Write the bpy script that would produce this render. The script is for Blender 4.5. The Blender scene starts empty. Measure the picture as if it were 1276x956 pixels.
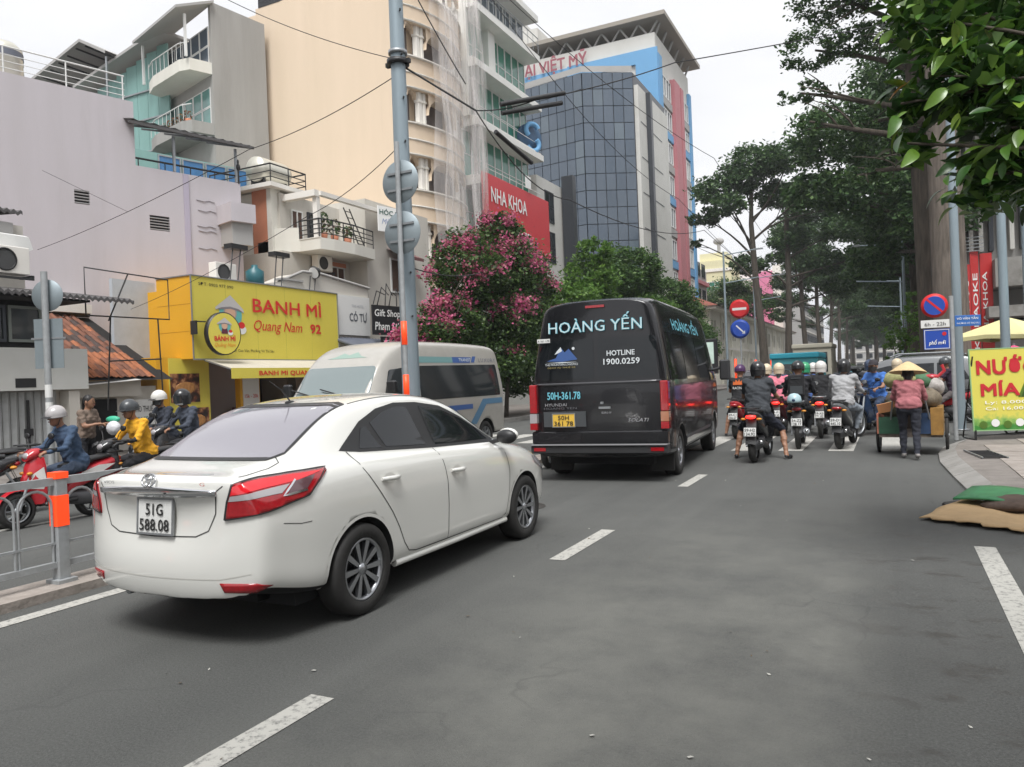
import bpy, bmesh, math, random
import numpy as np
from mathutils import Vector, Matrix, Euler
from mathutils.bvhtree import BVHTree
R = math.radians
random.seed(7); rng = np.random.default_rng(7)
SC = bpy.context.scene
COL = SC.collection
# ------------------------------------------------------------- camera
cam_d = bpy.data.cameras.new('camera'); cam = bpy.data.objects.new('camera', cam_d); COL.objects.link(cam)
cam_d.sensor_width = 36.0; cam_d.lens = 959.0 / 1276.0 * 36.0; cam_d.clip_start = 0.05; cam_d.clip_end = 3000
YAW, ROLL, PITCH = R(26.2), R(2.3), math.atan(-3.5 / 959.0)
_f = Vector((-math.sin(YAW) * math.cos(PITCH), math.cos(YAW) * math.cos(PITCH), math.sin(PITCH)))
_r0 = Vector((math.cos(YAW), math.sin(YAW), 0)); _u0 = _r0.cross(_f)
_r = math.cos(ROLL) * _r0 - math.sin(ROLL) * _u0; _u = math.cos(ROLL) * _u0 + math.sin(ROLL) * _r0
cam.matrix_world = Matrix(((_r.x, _u.x, -_f.x, 0), (_r.y, _u.y, -_f.y, 0), (_r.z, _u.z, -_f.z, 1.5), (0, 0, 0, 1)))
SC.camera = cam
# ------------------------------------------------------------- sky, sun, exposure (overcast noon)
SUN_EL, SUN_AZ = R(60), R(158)          # azimuth clockwise from +Y
W = bpy.data.worlds.new("World"); SC.world = W; W.use_nodes = True
nt = W.node_tree; N = nt.nodes; Lk = nt.links; N.clear()
out = N.new('ShaderNodeOutputWorld'); bg = N.new('ShaderNodeBackground')
sky = N.new('ShaderNodeTexSky'); sky.sky_type = 'NISHITA'; sky.sun_disc = False
sky.sun_elevation = SUN_EL; sky.sun_rotation = SUN_AZ; sky.dust_density = 4.0; sky.air_density = 1.0
hs = N.new('ShaderNodeHueSaturation'); hs.inputs['Saturation'].default_value = 0.25
tc = N.new('ShaderNodeTexCoord'); nz = N.new('ShaderNodeTexNoise'); nz.inputs['Scale'].default_value = 2.2; nz.inputs['Detail'].default_value = 5
mp = N.new('ShaderNodeMapping'); mp.inputs['Scale'].default_value = (1, 1, 3.0)
rp = N.new('ShaderNodeValToRGB'); rp.color_ramp.elements[0].position = .38; rp.color_ramp.elements[1].position = .62
rp.color_ramp.elements[0].color = (8.5, 8.6, 8.95, 1); rp.color_ramp.elements[1].color = (9.9, 9.95, 10.15, 1)
mx = N.new('ShaderNodeMix'); mx.data_type = 'RGBA'; mx.inputs[0].default_value = 0.88
Lk.new(sky.outputs[0], hs.inputs['Color']); Lk.new(tc.outputs['Generated'], mp.inputs[0]); Lk.new(mp.outputs[0], nz.inputs['Vector'])
Lk.new(nz.outputs['Fac'], rp.inputs[0]); Lk.new(hs.outputs[0], mx.inputs[6]); Lk.new(rp.outputs[0], mx.inputs[7])
Lk.new(mx.outputs[2], bg.inputs['Color']); bg.inputs['Strength'].default_value = 0.056; Lk.new(bg.outputs[0], out.inputs[0])
sd = bpy.data.lights.new('sun', 'SUN'); sd.energy = 1.9; sd.angle = R(26); sd.color = (1, .995, .98)
sun = bpy.data.objects.new('sun', sd); COL.objects.link(sun)
_sd = Vector((math.sin(SUN_AZ) * math.cos(SUN_EL), math.cos(SUN_AZ) * math.cos(SUN_EL), math.sin(SUN_EL)))
sun.rotation_euler = _sd.to_track_quat('Z', 'Y').to_euler()
SC.view_settings.view_transform = 'Standard'; SC.view_settings.look = 'None'
SC.view_settings.exposure = 1.06; SC.view_settings.gamma = 1.0
try: SC.view_settings.use_curve_mapping = False
except Exception: pass
# ------------------------------------------------------------- materials
MATS = {}
def mat(name, col, rough=.7, metal=0., var=.0, scale=3., bump=0., bscale=40., spec=.5, coat=0., dirt=0., emit=None, streak=False, trans=0., alpha=1.):
    if name in MATS: return MATS[name]
    m = bpy.data.materials.new(name); MATS[name] = m; m.use_nodes = True
    t = m.node_tree; n = t.nodes; l = t.links; b = n['Principled BSDF']
    c = (*col, 1) if len(col) == 3 else col
    b.inputs['Base Color'].default_value = c; b.inputs['Roughness'].default_value = rough; b.inputs['Metallic'].default_value = metal
    b.inputs['Specular IOR Level'].default_value = spec; b.inputs['Coat Weight'].default_value = coat; b.inputs['Coat Roughness'].default_value = .04
    b.inputs['Transmission Weight'].default_value = trans; b.inputs['Alpha'].default_value = alpha
    if emit: b.inputs['Emission Color'].default_value = (*emit[:3], 1); b.inputs['Emission Strength'].default_value = emit[3]
    if var or bump or dirt:
        g = n.new('ShaderNodeNewGeometry')
        mpn = n.new('ShaderNodeMapping'); l.new(g.outputs['Position'], mpn.inputs[0])
        if streak: mpn.inputs['Scale'].default_value = (1, 1, .12)
    if var or dirt:
        z = n.new('ShaderNodeTexNoise'); z.inputs['Scale'].default_value = scale; z.inputs['Detail'].default_value = 6; z.inputs['Roughness'].default_value = .62
        l.new(mpn.outputs[0], z.inputs['Vector'])
        r = n.new('ShaderNodeValToRGB'); e = r.color_ramp.elements; e[0].position = .28; e[1].position = .72
        lo = 1 - var; hi = 1 + var * .6
        e[0].color = (c[0] * lo, c[1] * lo, c[2] * lo * .98, 1); e[1].color = (min(1, c[0] * hi), min(1, c[1] * hi), min(1, c[2] * hi), 1)
        l.new(z.outputs['Fac'], r.inputs[0]); last = r.outputs[0]
        if dirt:
            z2 = n.new('ShaderNodeTexNoise'); z2.inputs['Scale'].default_value = scale * .45; z2.inputs['Detail'].default_value = 9; z2.inputs['Roughness'].default_value = .7
            l.new(mpn.outputs[0], z2.inputs['Vector'])
            r2 = n.new('ShaderNodeValToRGB'); r2.color_ramp.elements[0].position = .52; r2.color_ramp.elements[1].position = .74
            r2.color_ramp.elements[0].color = (0, 0, 0, 1); r2.color_ramp.elements[1].color = (dirt, dirt, dirt, 1)
            l.new(z2.outputs['Fac'], r2.inputs[0])
            mm = n.new('ShaderNodeMix'); mm.data_type = 'RGBA'; mm.inputs[7].default_value = (c[0] * .38, c[1] * .36, c[2] * .32, 1)
            l.new(r2.outputs[0], mm.inputs[0]); l.new(last, mm.inputs[6]); last = mm.outputs[2]
        l.new(last, b.inputs['Base Color'])
    if bump:
        zb = n.new('ShaderNodeTexNoise'); zb.inputs['Scale'].default_value = bscale; zb.inputs['Detail'].default_value = 4
        l.new(mpn.outputs[0], zb.inputs['Vector'])
        bp = n.new('ShaderNodeBump'); bp.inputs['Strength'].default_value = bump; bp.inputs['Distance'].default_value = .02
        l.new(zb.outputs['Fac'], bp.inputs['Height']); l.new(bp.outputs[0], b.inputs['Normal'])
    return m
def leafmat(name, cols, trans=.35, rough=.5, scale=.0):
    if name in MATS: return MATS[name]
    m = bpy.data.materials.new(name); MATS[name] = m; m.use_nodes = True
    t = m.node_tree; n = t.nodes; l = t.links; b = n['Principled BSDF']
    g = n.new('ShaderNodeNewGeometry'); r = n.new('ShaderNodeValToRGB'); els = r.color_ramp.elements
    while len(els) < len(cols): els.new(.5)
    for i, c in enumerate(cols): els[i].position = i / max(1, len(cols) - 1); els[i].color = (*c, 1)
    l.new(g.outputs['Random Per Island'], r.inputs[0]); l.new(r.outputs[0], b.inputs['Base Color'])
    b.inputs['Roughness'].default_value = rough; b.inputs['Specular IOR Level'].default_value = .35
    tr = n.new('ShaderNodeBsdfTranslucent'); l.new(r.outputs[0], tr.inputs[0]); ms = n.new('ShaderNodeMixShader'); ms.inputs[0].default_value = trans
    l.new(b.outputs[0], ms.inputs[1]); l.new(tr.outputs[0], ms.inputs[2]); l.new(ms.outputs[0], n['Material Output'].inputs[0])
    return m
# ------------------------------------------------------------- mesh builder
ID = Matrix.Identity(4)
def T(x=0, y=0, z=0): return Matrix.Translation((x, y, z))
def RX(a): return Matrix.Rotation(R(a), 4, 'X')
def RY(a): return Matrix.Rotation(R(a), 4, 'Y')
def RZ(a): return Matrix.Rotation(R(a), 4, 'Z')
class MB:
    def __init__(s): s.v = []; s.f = []; s.m = []; s.sm = []
    def add(s, vs, fs, mi=0, smooth=False, M=None):
        o = len(s.v)
        if M is not None: vs = [tuple(M @ Vector(p)) for p in vs]
        s.v.extend(vs); s.f.extend([tuple(i + o for i in f) for f in fs]); s.m.extend([mi] * len(fs)); s.sm.extend([smooth] * len(fs)); return s
    def box(s, x0, y0, z0, x1, y1, z1, mi=0, M=None):
        v = [(x0, y0, z0), (x1, y0, z0), (x1, y1, z0), (x0, y1, z0), (x0, y0, z1), (x1, y0, z1), (x1, y1, z1), (x0, y1, z1)]
        return s.add(v, [(3, 2, 1, 0), (4, 5, 6, 7), (0, 1, 5, 4), (1, 2, 6, 5), (2, 3, 7, 6), (3, 0, 4, 7)], mi, False, M)
    def cbox(s, c, d, mi=0, M=None):
        return s.box(c[0] - d[0] / 2, c[1] - d[1] / 2, c[2] - d[2] / 2, c[0] + d[0] / 2, c[1] + d[1] / 2, c[2] + d[2] / 2, mi, M)
    def quad(s, a, b, c, d, mi=0, smooth=False): return s.add([a, b, c, d], [(0, 1, 2, 3)], mi, smooth)
    def tube(s, pts, rad, n=8, mi=0, M=None, caps=True, flat=1.0):
        pts = [Vector(p) for p in pts]; k = len(pts)
        rad = [rad] * k if not isinstance(rad, (list, tuple)) else rad
        vs = []; up = None
        for i, p in enumerate(pts):
            d = (pts[min(i + 1, k - 1)] - pts[max(i - 1, 0)]).normalized()
            if up is None: up = d.orthogonal().normalized()
            up = (up - d * up.dot(d)); up = up.normalized() if up.length > 1e-6 else d.orthogonal().normalized()
            b = d.cross(up)
            for j in range(n):
                a = 2 * math.pi * j / n; vs.append(tuple(p + (up * math.cos(a) + b * math.sin(a) * flat) * rad[i]))
        fs = [(i * n + j, i * n + (j + 1) % n, (i + 1) * n + (j + 1) % n, (i + 1) * n + j) for i in range(k - 1) for j in range(n)]
        s.add(vs, fs, mi, True, M)
        if caps:
            s.add(vs[:n], [tuple(range(n))[::-1]], mi, False, M); s.add(vs[-n:], [tuple(range(n))], mi, False, M)
        return s
    def lathe(s, prof, n=16, mi=0, M=None, arc=360, smooth=True):   # prof (r,z) about Z
        vs = []; full = arc == 360; nn = n if full else n + 1
        for r, z in prof:
            for j in range(nn):
                a = R(arc) * j / n; vs.append((r * math.cos(a), r * math.sin(a), z))
        fs = []
        for i in range(len(prof) - 1):
            for j in range(n):
                j2 = (j + 1) % nn
                fs.append((i * nn + j, i * nn + j2, (i + 1) * nn + j2, (i + 1) * nn + j))
        return s.add(vs, fs, mi, smooth, M)
    def ball(s, c, r, nu=12, nv=8, mi=0, M=None):
        rx, ry, rz = r if isinstance(r, (tuple, list)) else (r, r, r)
        prof = [(math.sin(math.pi * i / nv), -math.cos(math.pi * i / nv)) for i in range(nv + 1)]
        MM = T(*c) @ Matrix.Diagonal((rx, ry, rz, 1)); MM = M @ MM if M is not None else MM
        return s.lathe(prof, nu, mi, MM)
    def prism(s, poly, y0, y1, mi=0, M=None, smooth=False):   # poly in (x,z), extruded along y
        n = len(poly); vs = [(x, y0, z) for x, z in poly] + [(x, y1, z) for x, z in poly]
        s.add(vs, [tuple(range(n)), tuple(range(2 * n - 1, n - 1, -1))], mi, False, M)
        return s.add(vs, [((i + 1) % n, i, i + n, (i + 1) % n + n) for i in range(n)], mi, smooth, M)
    def grid(s, rows, mi=0, smooth=True, M=None, closed=False):
        k = len(rows[0]); vs = [p for r in rows for p in r]; fs = []
        for i in range(len(rows) - 1):
            for j in range(k if closed else k - 1):
                j2 = (j + 1) % k
                fs.append((i * k + j, i * k + j2, (i + 1) * k + j2, (i + 1) * k + j))
        return s.add(vs, fs, mi, smooth, M)
    def mesh(s, name, mats, bevel=0):
        me = bpy.data.meshes.new(name); me.from_pydata(s.v, [], s.f)
        for m in mats: me.materials.append(m)
        me.polygons.foreach_set('material_index', s.m); me.polygons.foreach_set('use_smooth', s.sm)
        me.update(); return me
def link(name, me, parent=None):
    o = bpy.data.objects.new(name, me); COL.objects.link(o)
    if parent is not None: o.parent = parent
    return o
def mlist(m): return list(m) if isinstance(m, (list, tuple)) else [m]
def part(name, mb, m, parent=None, bevel=0, fixn=False, wn=False):
    me = mb.mesh(name, mlist(m))
    if fixn or bevel:
        bm = bmesh.new(); bm.from_mesh(me); bmesh.ops.remove_doubles(bm, verts=bm.verts, dist=1e-5); bmesh.ops.recalc_face_normals(bm, faces=bm.faces); bm.to_mesh(me); bm.free()
    o = link(name, me, parent)
    if bevel:
        b = o.modifiers.new('b', 'BEVEL'); b.width = bevel; b.segments = 2; b.limit_method = 'ANGLE'; b.angle_limit = R(40)
    return o
def tag(o, label=None, cat=None, group=None, kind=None):
    if label: o['label'] = label
    if cat: o['category'] = cat
    if group: o['group'] = group
    if kind: o['kind'] = kind
    return o
def thing(name, label, cat, loc=(0, 0, 0), rz=0, group=None, sc=1.):
    o = bpy.data.objects.new(name, None); COL.objects.link(o); o.location = loc; o.rotation_euler = (0, 0, R(rz)); o.empty_display_size = .2
    if sc != 1.: o.scale = (sc, sc, sc)
    return tag(o, label, cat, group)
def solo(name, mb, m, label, cat, group=None, **k): return tag(part(name, mb, m, None, **k), label, cat, group)
def struct(name, mb, m, **k): return tag(part(name, mb, m, None, **k), kind='structure')
def evalmesh(o):
    dg = bpy.context.evaluated_depsgraph_get(); dg.update(); return bpy.data.meshes.new_from_object(o.evaluated_get(dg), preserve_all_data_layers=True, depsgraph=dg)
FONT = {}
def text(s, parent, M, m, w=None, h=None, name='lettering', ext=.004, bold=0., align='LEFT', space=1.0, shear=0.):
    """text facing local -Y before M: x to the right, z up; scaled to width w and cap height h; origin bottom-left"""
    cu = bpy.data.curves.new('txt', 'FONT'); cu.body = s; cu.size = 1; cu.extrude = 0; cu.offset = min(0, bold); cu.resolution_u = 2; cu.space_character = space; cu.shear = shear
    o = bpy.data.objects.new('txt', cu); COL.objects.link(o)
    me = evalmesh(o); bpy.data.objects.remove(o); bpy.data.curves.remove(cu)
    n = len(me.vertices)
    if n == 0: return None
    co = np.zeros(n * 3); me.vertices.foreach_get('co', co); co = co.reshape(-1, 3)
    x0, x1 = co[:, 0].min(), co[:, 0].max(); y0, y1 = co[:, 1].min(), co[:, 1].max()
    cap = .73
    sy = (h / cap) if h else 1.; sx = (w / (x1 - x0)) if w else sy
    co[:, 0] = (co[:, 0] - x0) * sx; z = co[:, 1] * sy
    if align == 'CENTER': co[:, 0] -= (x1 - x0) * sx / 2
    out = np.zeros_like(co); out[:, 0] = co[:, 0]; out[:, 2] = z; out[:, 1] = -ext
    me.vertices.foreach_set('co', out.ravel()); me.materials.clear(); me.materials.append(m)
    if bold > 0:   # heavier strokes: shifted copies, each a hair in front of the last
        F_ = [tuple(p.vertices) for p in me.polygons]; d = max(.012, bold * .8) * sy; V_ = []; Q_ = []
        for k, (dx, dz) in enumerate(((-d, -d), (-d, d), (d, -d), (d, d), (0, 0))):
            V_ += [(p[0] + dx, p[1] - k * .0004, p[2] + dz) for p in out]; Q_ += [tuple(i + k * n for i in f) for f in F_]
        me = bpy.data.meshes.new(name); me.from_pydata(V_, [], Q_); me.materials.append(m)
    me.name = name; me.update(); ob = link(name, me, parent); ob.matrix_local = M
    return ob
# procedural window wall: local x along the wall, -y outward, z up
def wall(mb, x0, x1, z0, z1, y, holes, rev=.15, mi=0, mr=None):
    mr = mi if mr is None else mr
    xs = sorted(set([x0, x1] + [h[0] for h in holes] + [h[1] for h in holes])); zs = sorted(set([z0, z1] + [h[2] for h in holes] + [h[3] for h in holes]))
    xs = [x for x in xs if x0 - 1e-6 <= x <= x1 + 1e-6]; zs = [z for z in zs if z0 - 1e-6 <= z <= z1 + 1e-6]
    for j in range(len(zs) - 1):
        cz = (zs[j] + zs[j + 1]) / 2; run = None
        for i in range(len(xs)):
            solid = i < len(xs) - 1 and not any(h[0] < (xs[i] + xs[i + 1]) / 2 < h[1] and h[2] < cz < h[3] for h in holes)
            if solid and run is None: run = xs[i]
            if not solid and run is not None:
                mb.quad((run, y, zs[j]), (xs[i], y, zs[j]), (xs[i], y, zs[j + 1]), (run, y, zs[j + 1]), mi); run = None
    for a, b, c, d in holes:
        mb.quad((a, y, c), (b, y, c), (b, y + rev, c), (a, y + rev, c), mr); mb.quad((a, y, d), (a, y + rev, d), (b, y + rev, d), (b, y, d), mr)
        mb.quad((a, y, c), (a, y + rev, c), (a, y + rev, d), (a, y, d), mr); mb.quad((b, y, c), (b, y, d), (b, y + rev, d), (b, y + rev, c), mr)
def window(root, x0, x1, z0, z1, y, mf, mp, nx=2, nz=1, fw=.05, name='window', M=None, dep=.05, sill=None):
    f = MB(); w = fw
    f.box(x0, y - dep, z0, x1, y, z0 + w); f.box(x0, y - dep, z1 - w, x1, y, z1); f.box(x0, y - dep, z0 + w, x0 + w, y, z1 - w); f.box(x1 - w, y - dep, z0 + w, x1, y, z1 - w)
    for i in range(1, nx):
        xx = x0 + (x1 - x0) * i / nx; f.box(xx - w / 2, y - dep, z0 + w, xx + w / 2, y, z1 - w)
    for i in range(1, nz):
        zz = z0 + (z1 - z0) * i / nz
        for k in range(nx):
            a = x0 + (x1 - x0) * k / nx + w / 2; b = x0 + (x1 - x0) * (k + 1) / nx - w / 2
            f.box(a, y - dep * .8, zz - w / 2, b, y, zz + w / 2)
    if sill: f.box(x0 - .06, y - sill, z0 - .07, x1 + .06, y, z0 - .002)
    o = part(name, f, mf, root)
    p = MB(); p.quad((x0 + w, y - dep * .35, z0 + w), (x1 - w, y - dep * .35, z0 + w), (x1 - w, y - dep * .35, z1 - w), (x0 + w, y - dep * .35, z1 - w))
    q = part('pane', p, mp, o)
    if M is not None: o.matrix_local = M
    return o
def catmull(tab, n):
    """tab: list of rows (first column = parameter); returns rows resampled n per segment"""
    a = np.array(tab, float); o = []
    for i in range(len(a) - 1):
        p0 = a[max(i - 1, 0)]; p1 = a[i]; p2 = a[i + 1]; p3 = a[min(i + 2, len(a) - 1)]
        for k in range(n):
            t = k / n; o.append(.5 * ((2 * p1) + (-p0 + p2) * t + (2 * p0 - 5 * p1 + 4 * p2 - p3) * t * t + (-p0 + 3 * p1 - 3 * p2 + p3) * t ** 3))
    o.append(a[-1]); return np.array(o)
# ------------------------------------------------------------- shared materials
def asphalt():
    m = bpy.data.materials.new('asphalt'); m.use_nodes = True; t = m.node_tree; n = t.nodes; l = t.links; b = n['Principled BSDF']
    g = n.new('ShaderNodeNewGeometry')
    def noise(sc, det=4, vec=None, ro=.6):
        z = n.new('ShaderNodeTexNoise'); z.inputs['Scale'].default_value = sc; z.inputs['Detail'].default_value = det; z.inputs['Roughness'].default_value = ro
        l.new(vec or g.outputs['Position'], z.inputs['Vector']); return z.outputs['Fac']
    def ramp(f, a, b_, c0, c1):
        r = n.new('ShaderNodeValToRGB'); r.color_ramp.elements[0].position = a; r.color_ramp.elements[1].position = b_
        r.color_ramp.elements[0].color = (*c0, 1); r.color_ramp.elements[1].color = (*c1, 1); l.new(f, r.inputs[0]); return r.outputs[0]
    def mix(f, a, b_, mode='MIX'):
        x = n.new('ShaderNodeMix'); x.data_type = 'RGBA'; x.blend_type = mode
        for sock, v in ((0, f), (6, a), (7, b_)):
            if isinstance(v, (int, float)): x.inputs[sock].default_value = v
            elif isinstance(v, tuple): x.inputs[sock].default_value = (*v, 1)
            else: l.new(v, x.inputs[sock])
        return x.outputs[2]
    base = ramp(noise(.5, 5), .3, .7, (.082, .084, .080), (.108, .110, .104))
    grain = ramp(noise(75, 5, None, .75), .35, .68, (.62, .62, .62), (1.25, 1.25, 1.25))
    c = mix(1., base, grain, 'MULTIPLY')
    vo = n.new('ShaderNodeTexVoronoi'); vo.inputs['Scale'].default_value = 55; l.new(g.outputs['Position'], vo.inputs['Vector'])
    c = mix(ramp(vo.outputs['Distance'], .05, .14, (.55, .55, .55), (0, 0, 0)), c, (.21, .21, .195))
    # lengthwise wheel polish
    mp_ = n.new('ShaderNodeMapping'); mp_.inputs['Scale'].default_value = (1.1, .05, 1); l.new(g.outputs['Position'], mp_.inputs[0])
    c = mix(ramp(noise(1.6, 3, mp_.outputs[0]), .45, .7, (0, 0, 0), (.35, .35, .35)), c, (.125, .127, .12))
    # patch of paler older surface and dark wet patches on the right
    sx = n.new('ShaderNodeSeparateXYZ'); l.new(g.outputs['Position'], sx.inputs[0])
    def band(sock, a, b_):
        mr = n.new('ShaderNodeMapRange'); mr.inputs[1].default_value = a; mr.inputs[2].default_value = b_; l.new(sx.outputs[sock], mr.inputs[0]); return mr.outputs[0]
    def mul(a, b_):
        q = n.new('ShaderNodeMath'); q.operation = 'MULTIPLY'; l.new(a, q.inputs[0]); l.new(b_, q.inputs[1]); return q.outputs[0]
    right = mul(mul(band(0, -.75, .05), band(1, 10.5, 7.0)), band(0, 3, 1.6))
    mp2 = n.new('ShaderNodeMapping'); mp2.inputs['Scale'].default_value = (1.1, 1.7, 1); l.new(g.outputs['Position'], mp2.inputs[0])
    wetn = mul(ramp(noise(1.9, 8, mp2.outputs[0], .7), .53, .62, (0, 0, 0), (.8, .8, .8)), right)
    c = mix(wetn, c, (.05, .048, .043))
    lightn = mul(mul(ramp(noise(.8, 9, None, .7), .33, .6, (0, 0, 0), (.85, .85, .85)), band(1, 10, 4.5)), mul(band(0, -2.9, -1.6), band(0, .0, -.35)))
    c = mix(lightn, c, (.178, .178, .160))
    crack = n.new('ShaderNodeTexVoronoi'); crack.feature = 'DISTANCE_TO_EDGE'; crack.inputs['Scale'].default_value = .55
    wrp = n.new('ShaderNodeMixRGB'); wrp.blend_type = 'ADD'; wrp.inputs[0].default_value = .5; zz = n.new('ShaderNodeTexNoise'); zz.inputs['Scale'].default_value = 2.5; l.new(g.outputs['Position'], zz.inputs['Vector'])
    l.new(g.outputs['Position'], wrp.inputs[1]); l.new(zz.outputs['Color'], wrp.inputs[2]); l.new(wrp.outputs[0], crack.inputs['Vector'])
    cr = mul(ramp(crack.outputs['Distance'], .0, .008, (.5, .5, .5), (0, 0, 0)), ramp(noise(.35, 2), .5, .62, (0, 0, 0), (1, 1, 1)))
    c = mix(cr, c, (.05, .05, .05))
    l.new(c, b.inputs['Base Color'])
    ro = n.new('ShaderNodeMapRange'); ro.inputs[3].default_value = .86; ro.inputs[4].default_value = .38; l.new(wetn, ro.inputs[0]); l.new(ro.outputs[0], b.inputs['Roughness'])
    bp = n.new('ShaderNodeBump'); bp.inputs['Strength'].default_value = .8; bp.inputs['Distance'].default_value = .01; l.new(noise(130, 3), bp.inputs['Height']); l.new(bp.outputs[0], b.inputs['Normal'])
    return m
M_ASPH = asphalt()
def worn_paint():
    m = bpy.data.materials.new('road paint'); m.use_nodes = True; t = m.node_tree; n = t.nodes; l = t.links; b = n['Principled BSDF']
    g = n.new('ShaderNodeNewGeometry'); z = n.new('ShaderNodeTexNoise'); z.inputs['Scale'].default_value = 22; z.inputs['Detail'].default_value = 8; z.inputs['Roughness'].default_value = .75
    l.new(g.outputs['Position'], z.inputs['Vector']); r = n.new('ShaderNodeValToRGB'); e = r.color_ramp.elements
    e[0].position = .36; e[0].color = (.16, .16, .15, 1); e[1].position = .5; e[1].color = (.44, .43, .395, 1)
    l.new(z.outputs['Fac'], r.inputs[0]); l.new(r.outputs[0], b.inputs['Base Color']); b.inputs['Roughness'].default_value = .8
    return m
M_PAINT = worn_paint()
M_CONC = mat('concrete', (.27, .26, .245), .85, var=.2, scale=2.5, bump=.3, dirt=.6)
M_PAVE = mat('pavement dust', (.2, .18, .165), .9, var=.25, scale=4, bump=.3, dirt=.7)
M_TILE = mat('pavement tile', (.3, .265, .24), .85, var=.2, scale=5, bump=.2, dirt=.5)
M_GROUND = mat('ground earth', (.14, .13, .115), .95, var=.3, scale=.3)
M_STEEL = mat('galvanised steel', (.33, .345, .36), .45, .6, var=.12, scale=9)
M_FENCE = mat('fence grey paint', (.36, .375, .385), .5, .2, var=.15, scale=12, dirt=.35)
M_POLE = mat('pole grey paint', (.27, .33, .37), .45, .25, var=.12, scale=5, dirt=.3, streak=True)
M_SIGNBACK = mat('sign back grey', (.27, .315, .34), .45, .45, var=.06, scale=6)
M_ORANGE = mat('fluorescent orange', (1.0, .07, .01), .45, emit=(1, .08, .02, .25))
M_BLACK = mat('black plastic', (.018, .018, .019), .45)
M_RUBBER = mat('rubber', (.022, .021, .02), .75, var=.25, scale=30)
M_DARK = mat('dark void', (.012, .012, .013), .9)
M_WHITE = mat('white paint', (.74, .73, .7), .6, var=.06, scale=2)
M_WIRE = mat('wire black', (.02, .02, .022), .6)
M_CHROME = mat('chrome', (.75, .76, .78), .12, 1.)
M_ALU = mat('alloy', (.42, .43, .45), .3, .9)
M_GLASS = mat('dark window glass', (.02, .025, .028), .06, spec=.8)
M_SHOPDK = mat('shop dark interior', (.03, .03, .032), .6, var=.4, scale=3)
M_RED = mat('red paint', (.5, .03, .03), .4)
M_TXTBLK = mat('black ink', (.02, .02, .02), .6)
M_TXTWHT = mat('white ink', (.8, .8, .78), .55)
M_TXTRED = mat('red ink', (.62, .03, .025), .5)
M_PLATE = mat('plate white', (.72, .72, .7), .45)
M_WOOD = mat('brown shutter', (.09, .045, .03), .6, var=.2, scale=12)
# ============================================================= ground, road, kerbs, markings
g = MB(); g.quad((-900, -300, -.12), (900, -300, -.12), (900, 1500, -.12), (-900, 1500, -.12)); struct('ground', g, M_GROUND)
g = MB(); g.quad((-13, -20, 0), (60, -20, 0), (60, 420, 0), (-13, 420, 0)); struct('road', g, M_ASPH)
g = MB(); g.quad((-60, 38, -.004), (-13, 38, -.004), (-13, 46, -.004), (-60, 46, -.004)); struct('side_road', g, M_ASPH)
def slab(name, poly, z0, z1, m, kerbm=None, kw=.18):
    b = MB(); n = len(poly); b.add([(x, y, z1) for x, y in poly], [tuple(range(n))], 0); b.add([(x, y, z0) for x, y in poly] + [(x, y, z1) for x, y in poly], [(i, (i + 1) % n, (i + 1) % n + n, i + n) for i in range(n)], 0)
    return struct(name, b, m)
slab('pavement', [(-60, -20), (-12.7, -20), (-12.7, 38), (-14, 39.5), (-60, 39.5)], 0, .13, M_PAVE)
slab('pavement', [(-60, 46), (-14, 46), (-12.7, 47), (-12.7, 400), (-60, 400)], 0, .13, M_PAVE)
# right pavement with a rounded corner
cor = [(1.25, -20), (1.2, 9.5), (1.0, 10.2), (.93, 11.5), (.86, 13.2), (.9, 14.4), (1.02, 15.4), (1.28, 16.4), (1.85, 17.35), (2.6, 18.2), (3.6, 18.9), (5.2, 19.3), (60, 19.5)]
slab('pavement', cor + [(60, -20)], 0, .1, M_PAVE)
k = MB(); w = .24
off = []
for i, (x, y) in enumerate(cor):
    a = Vector(cor[max(i - 1, 0)]); b = Vector(cor[min(i + 1, len(cor) - 1)]); d = (b - a).normalized(); nrm = Vector((-d.y, d.x)); off.append((x + nrm.x * w, y + nrm.y * w))
for i in range(1, len(cor) - 1):
    p, q = cor[i], cor[i + 1]; a, b = off[i], off[i + 1]
    L_ = (Vector(q) - Vector(p)).length; ns = max(1, int(L_ / .8))
    if ns > 8: ns = 8
    for j in range(ns):
        t0, t1 = (j + .01) / ns, (j + .99) / ns
        lp = lambda A, B, t: (A[0] + (B[0] - A[0]) * t, A[1] + (B[1] - A[1]) * t)
        p0, p1, a0, a1 = lp(p, q, t0), lp(p, q, t1), lp(a, b, t0), lp(a, b, t1)
        kb = MB(); h = .112
        kb.add([(a0[0], a0[1], 0), (a1[0], a1[1], 0), (a1[0], a1[1], .03), (a0[0], a0[1], .03), (p0[0], p0[1], h), (p1[0], p1[1], h), (p0[0], p0[1], 0), (p1[0], p1[1], 0)],
               [(0, 1, 2, 3), (3, 2, 5, 4), (4, 5, 7, 6), (0, 3, 4, 6), (1, 7, 5, 2)])
        struct('kerb', kb, M_CONC, fixn=True)
# pavement tiles near the corner and the ramp
pt = bpy.data.objects.new('pavement_tiling', None); COL.objects.link(pt); pt['kind'] = 'structure'; pt.location = (0, 0, .1)
tm = MB(); tm.box(-.285, -.285, -.05, .285, .285, .012); tme = tm.mesh('tile', [M_TILE]); cnt = 0
for i in range(14):
    for j in range(14):
        x = 1.65 + i * .6; y = 10.6 + j * .6
        if y < 17.6 - max(0, 3.2 - x) * 1.5 + max(0, x - 3.2) * .3 and x < 8:
            if (x < 2.2 and y > 15.2): continue
            o = link('tile', tme, pt); o.location = (x, y, random.uniform(-.004, .004)); o.rotation_euler.z = R(random.uniform(-.4, .4)); cnt += 1
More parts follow.
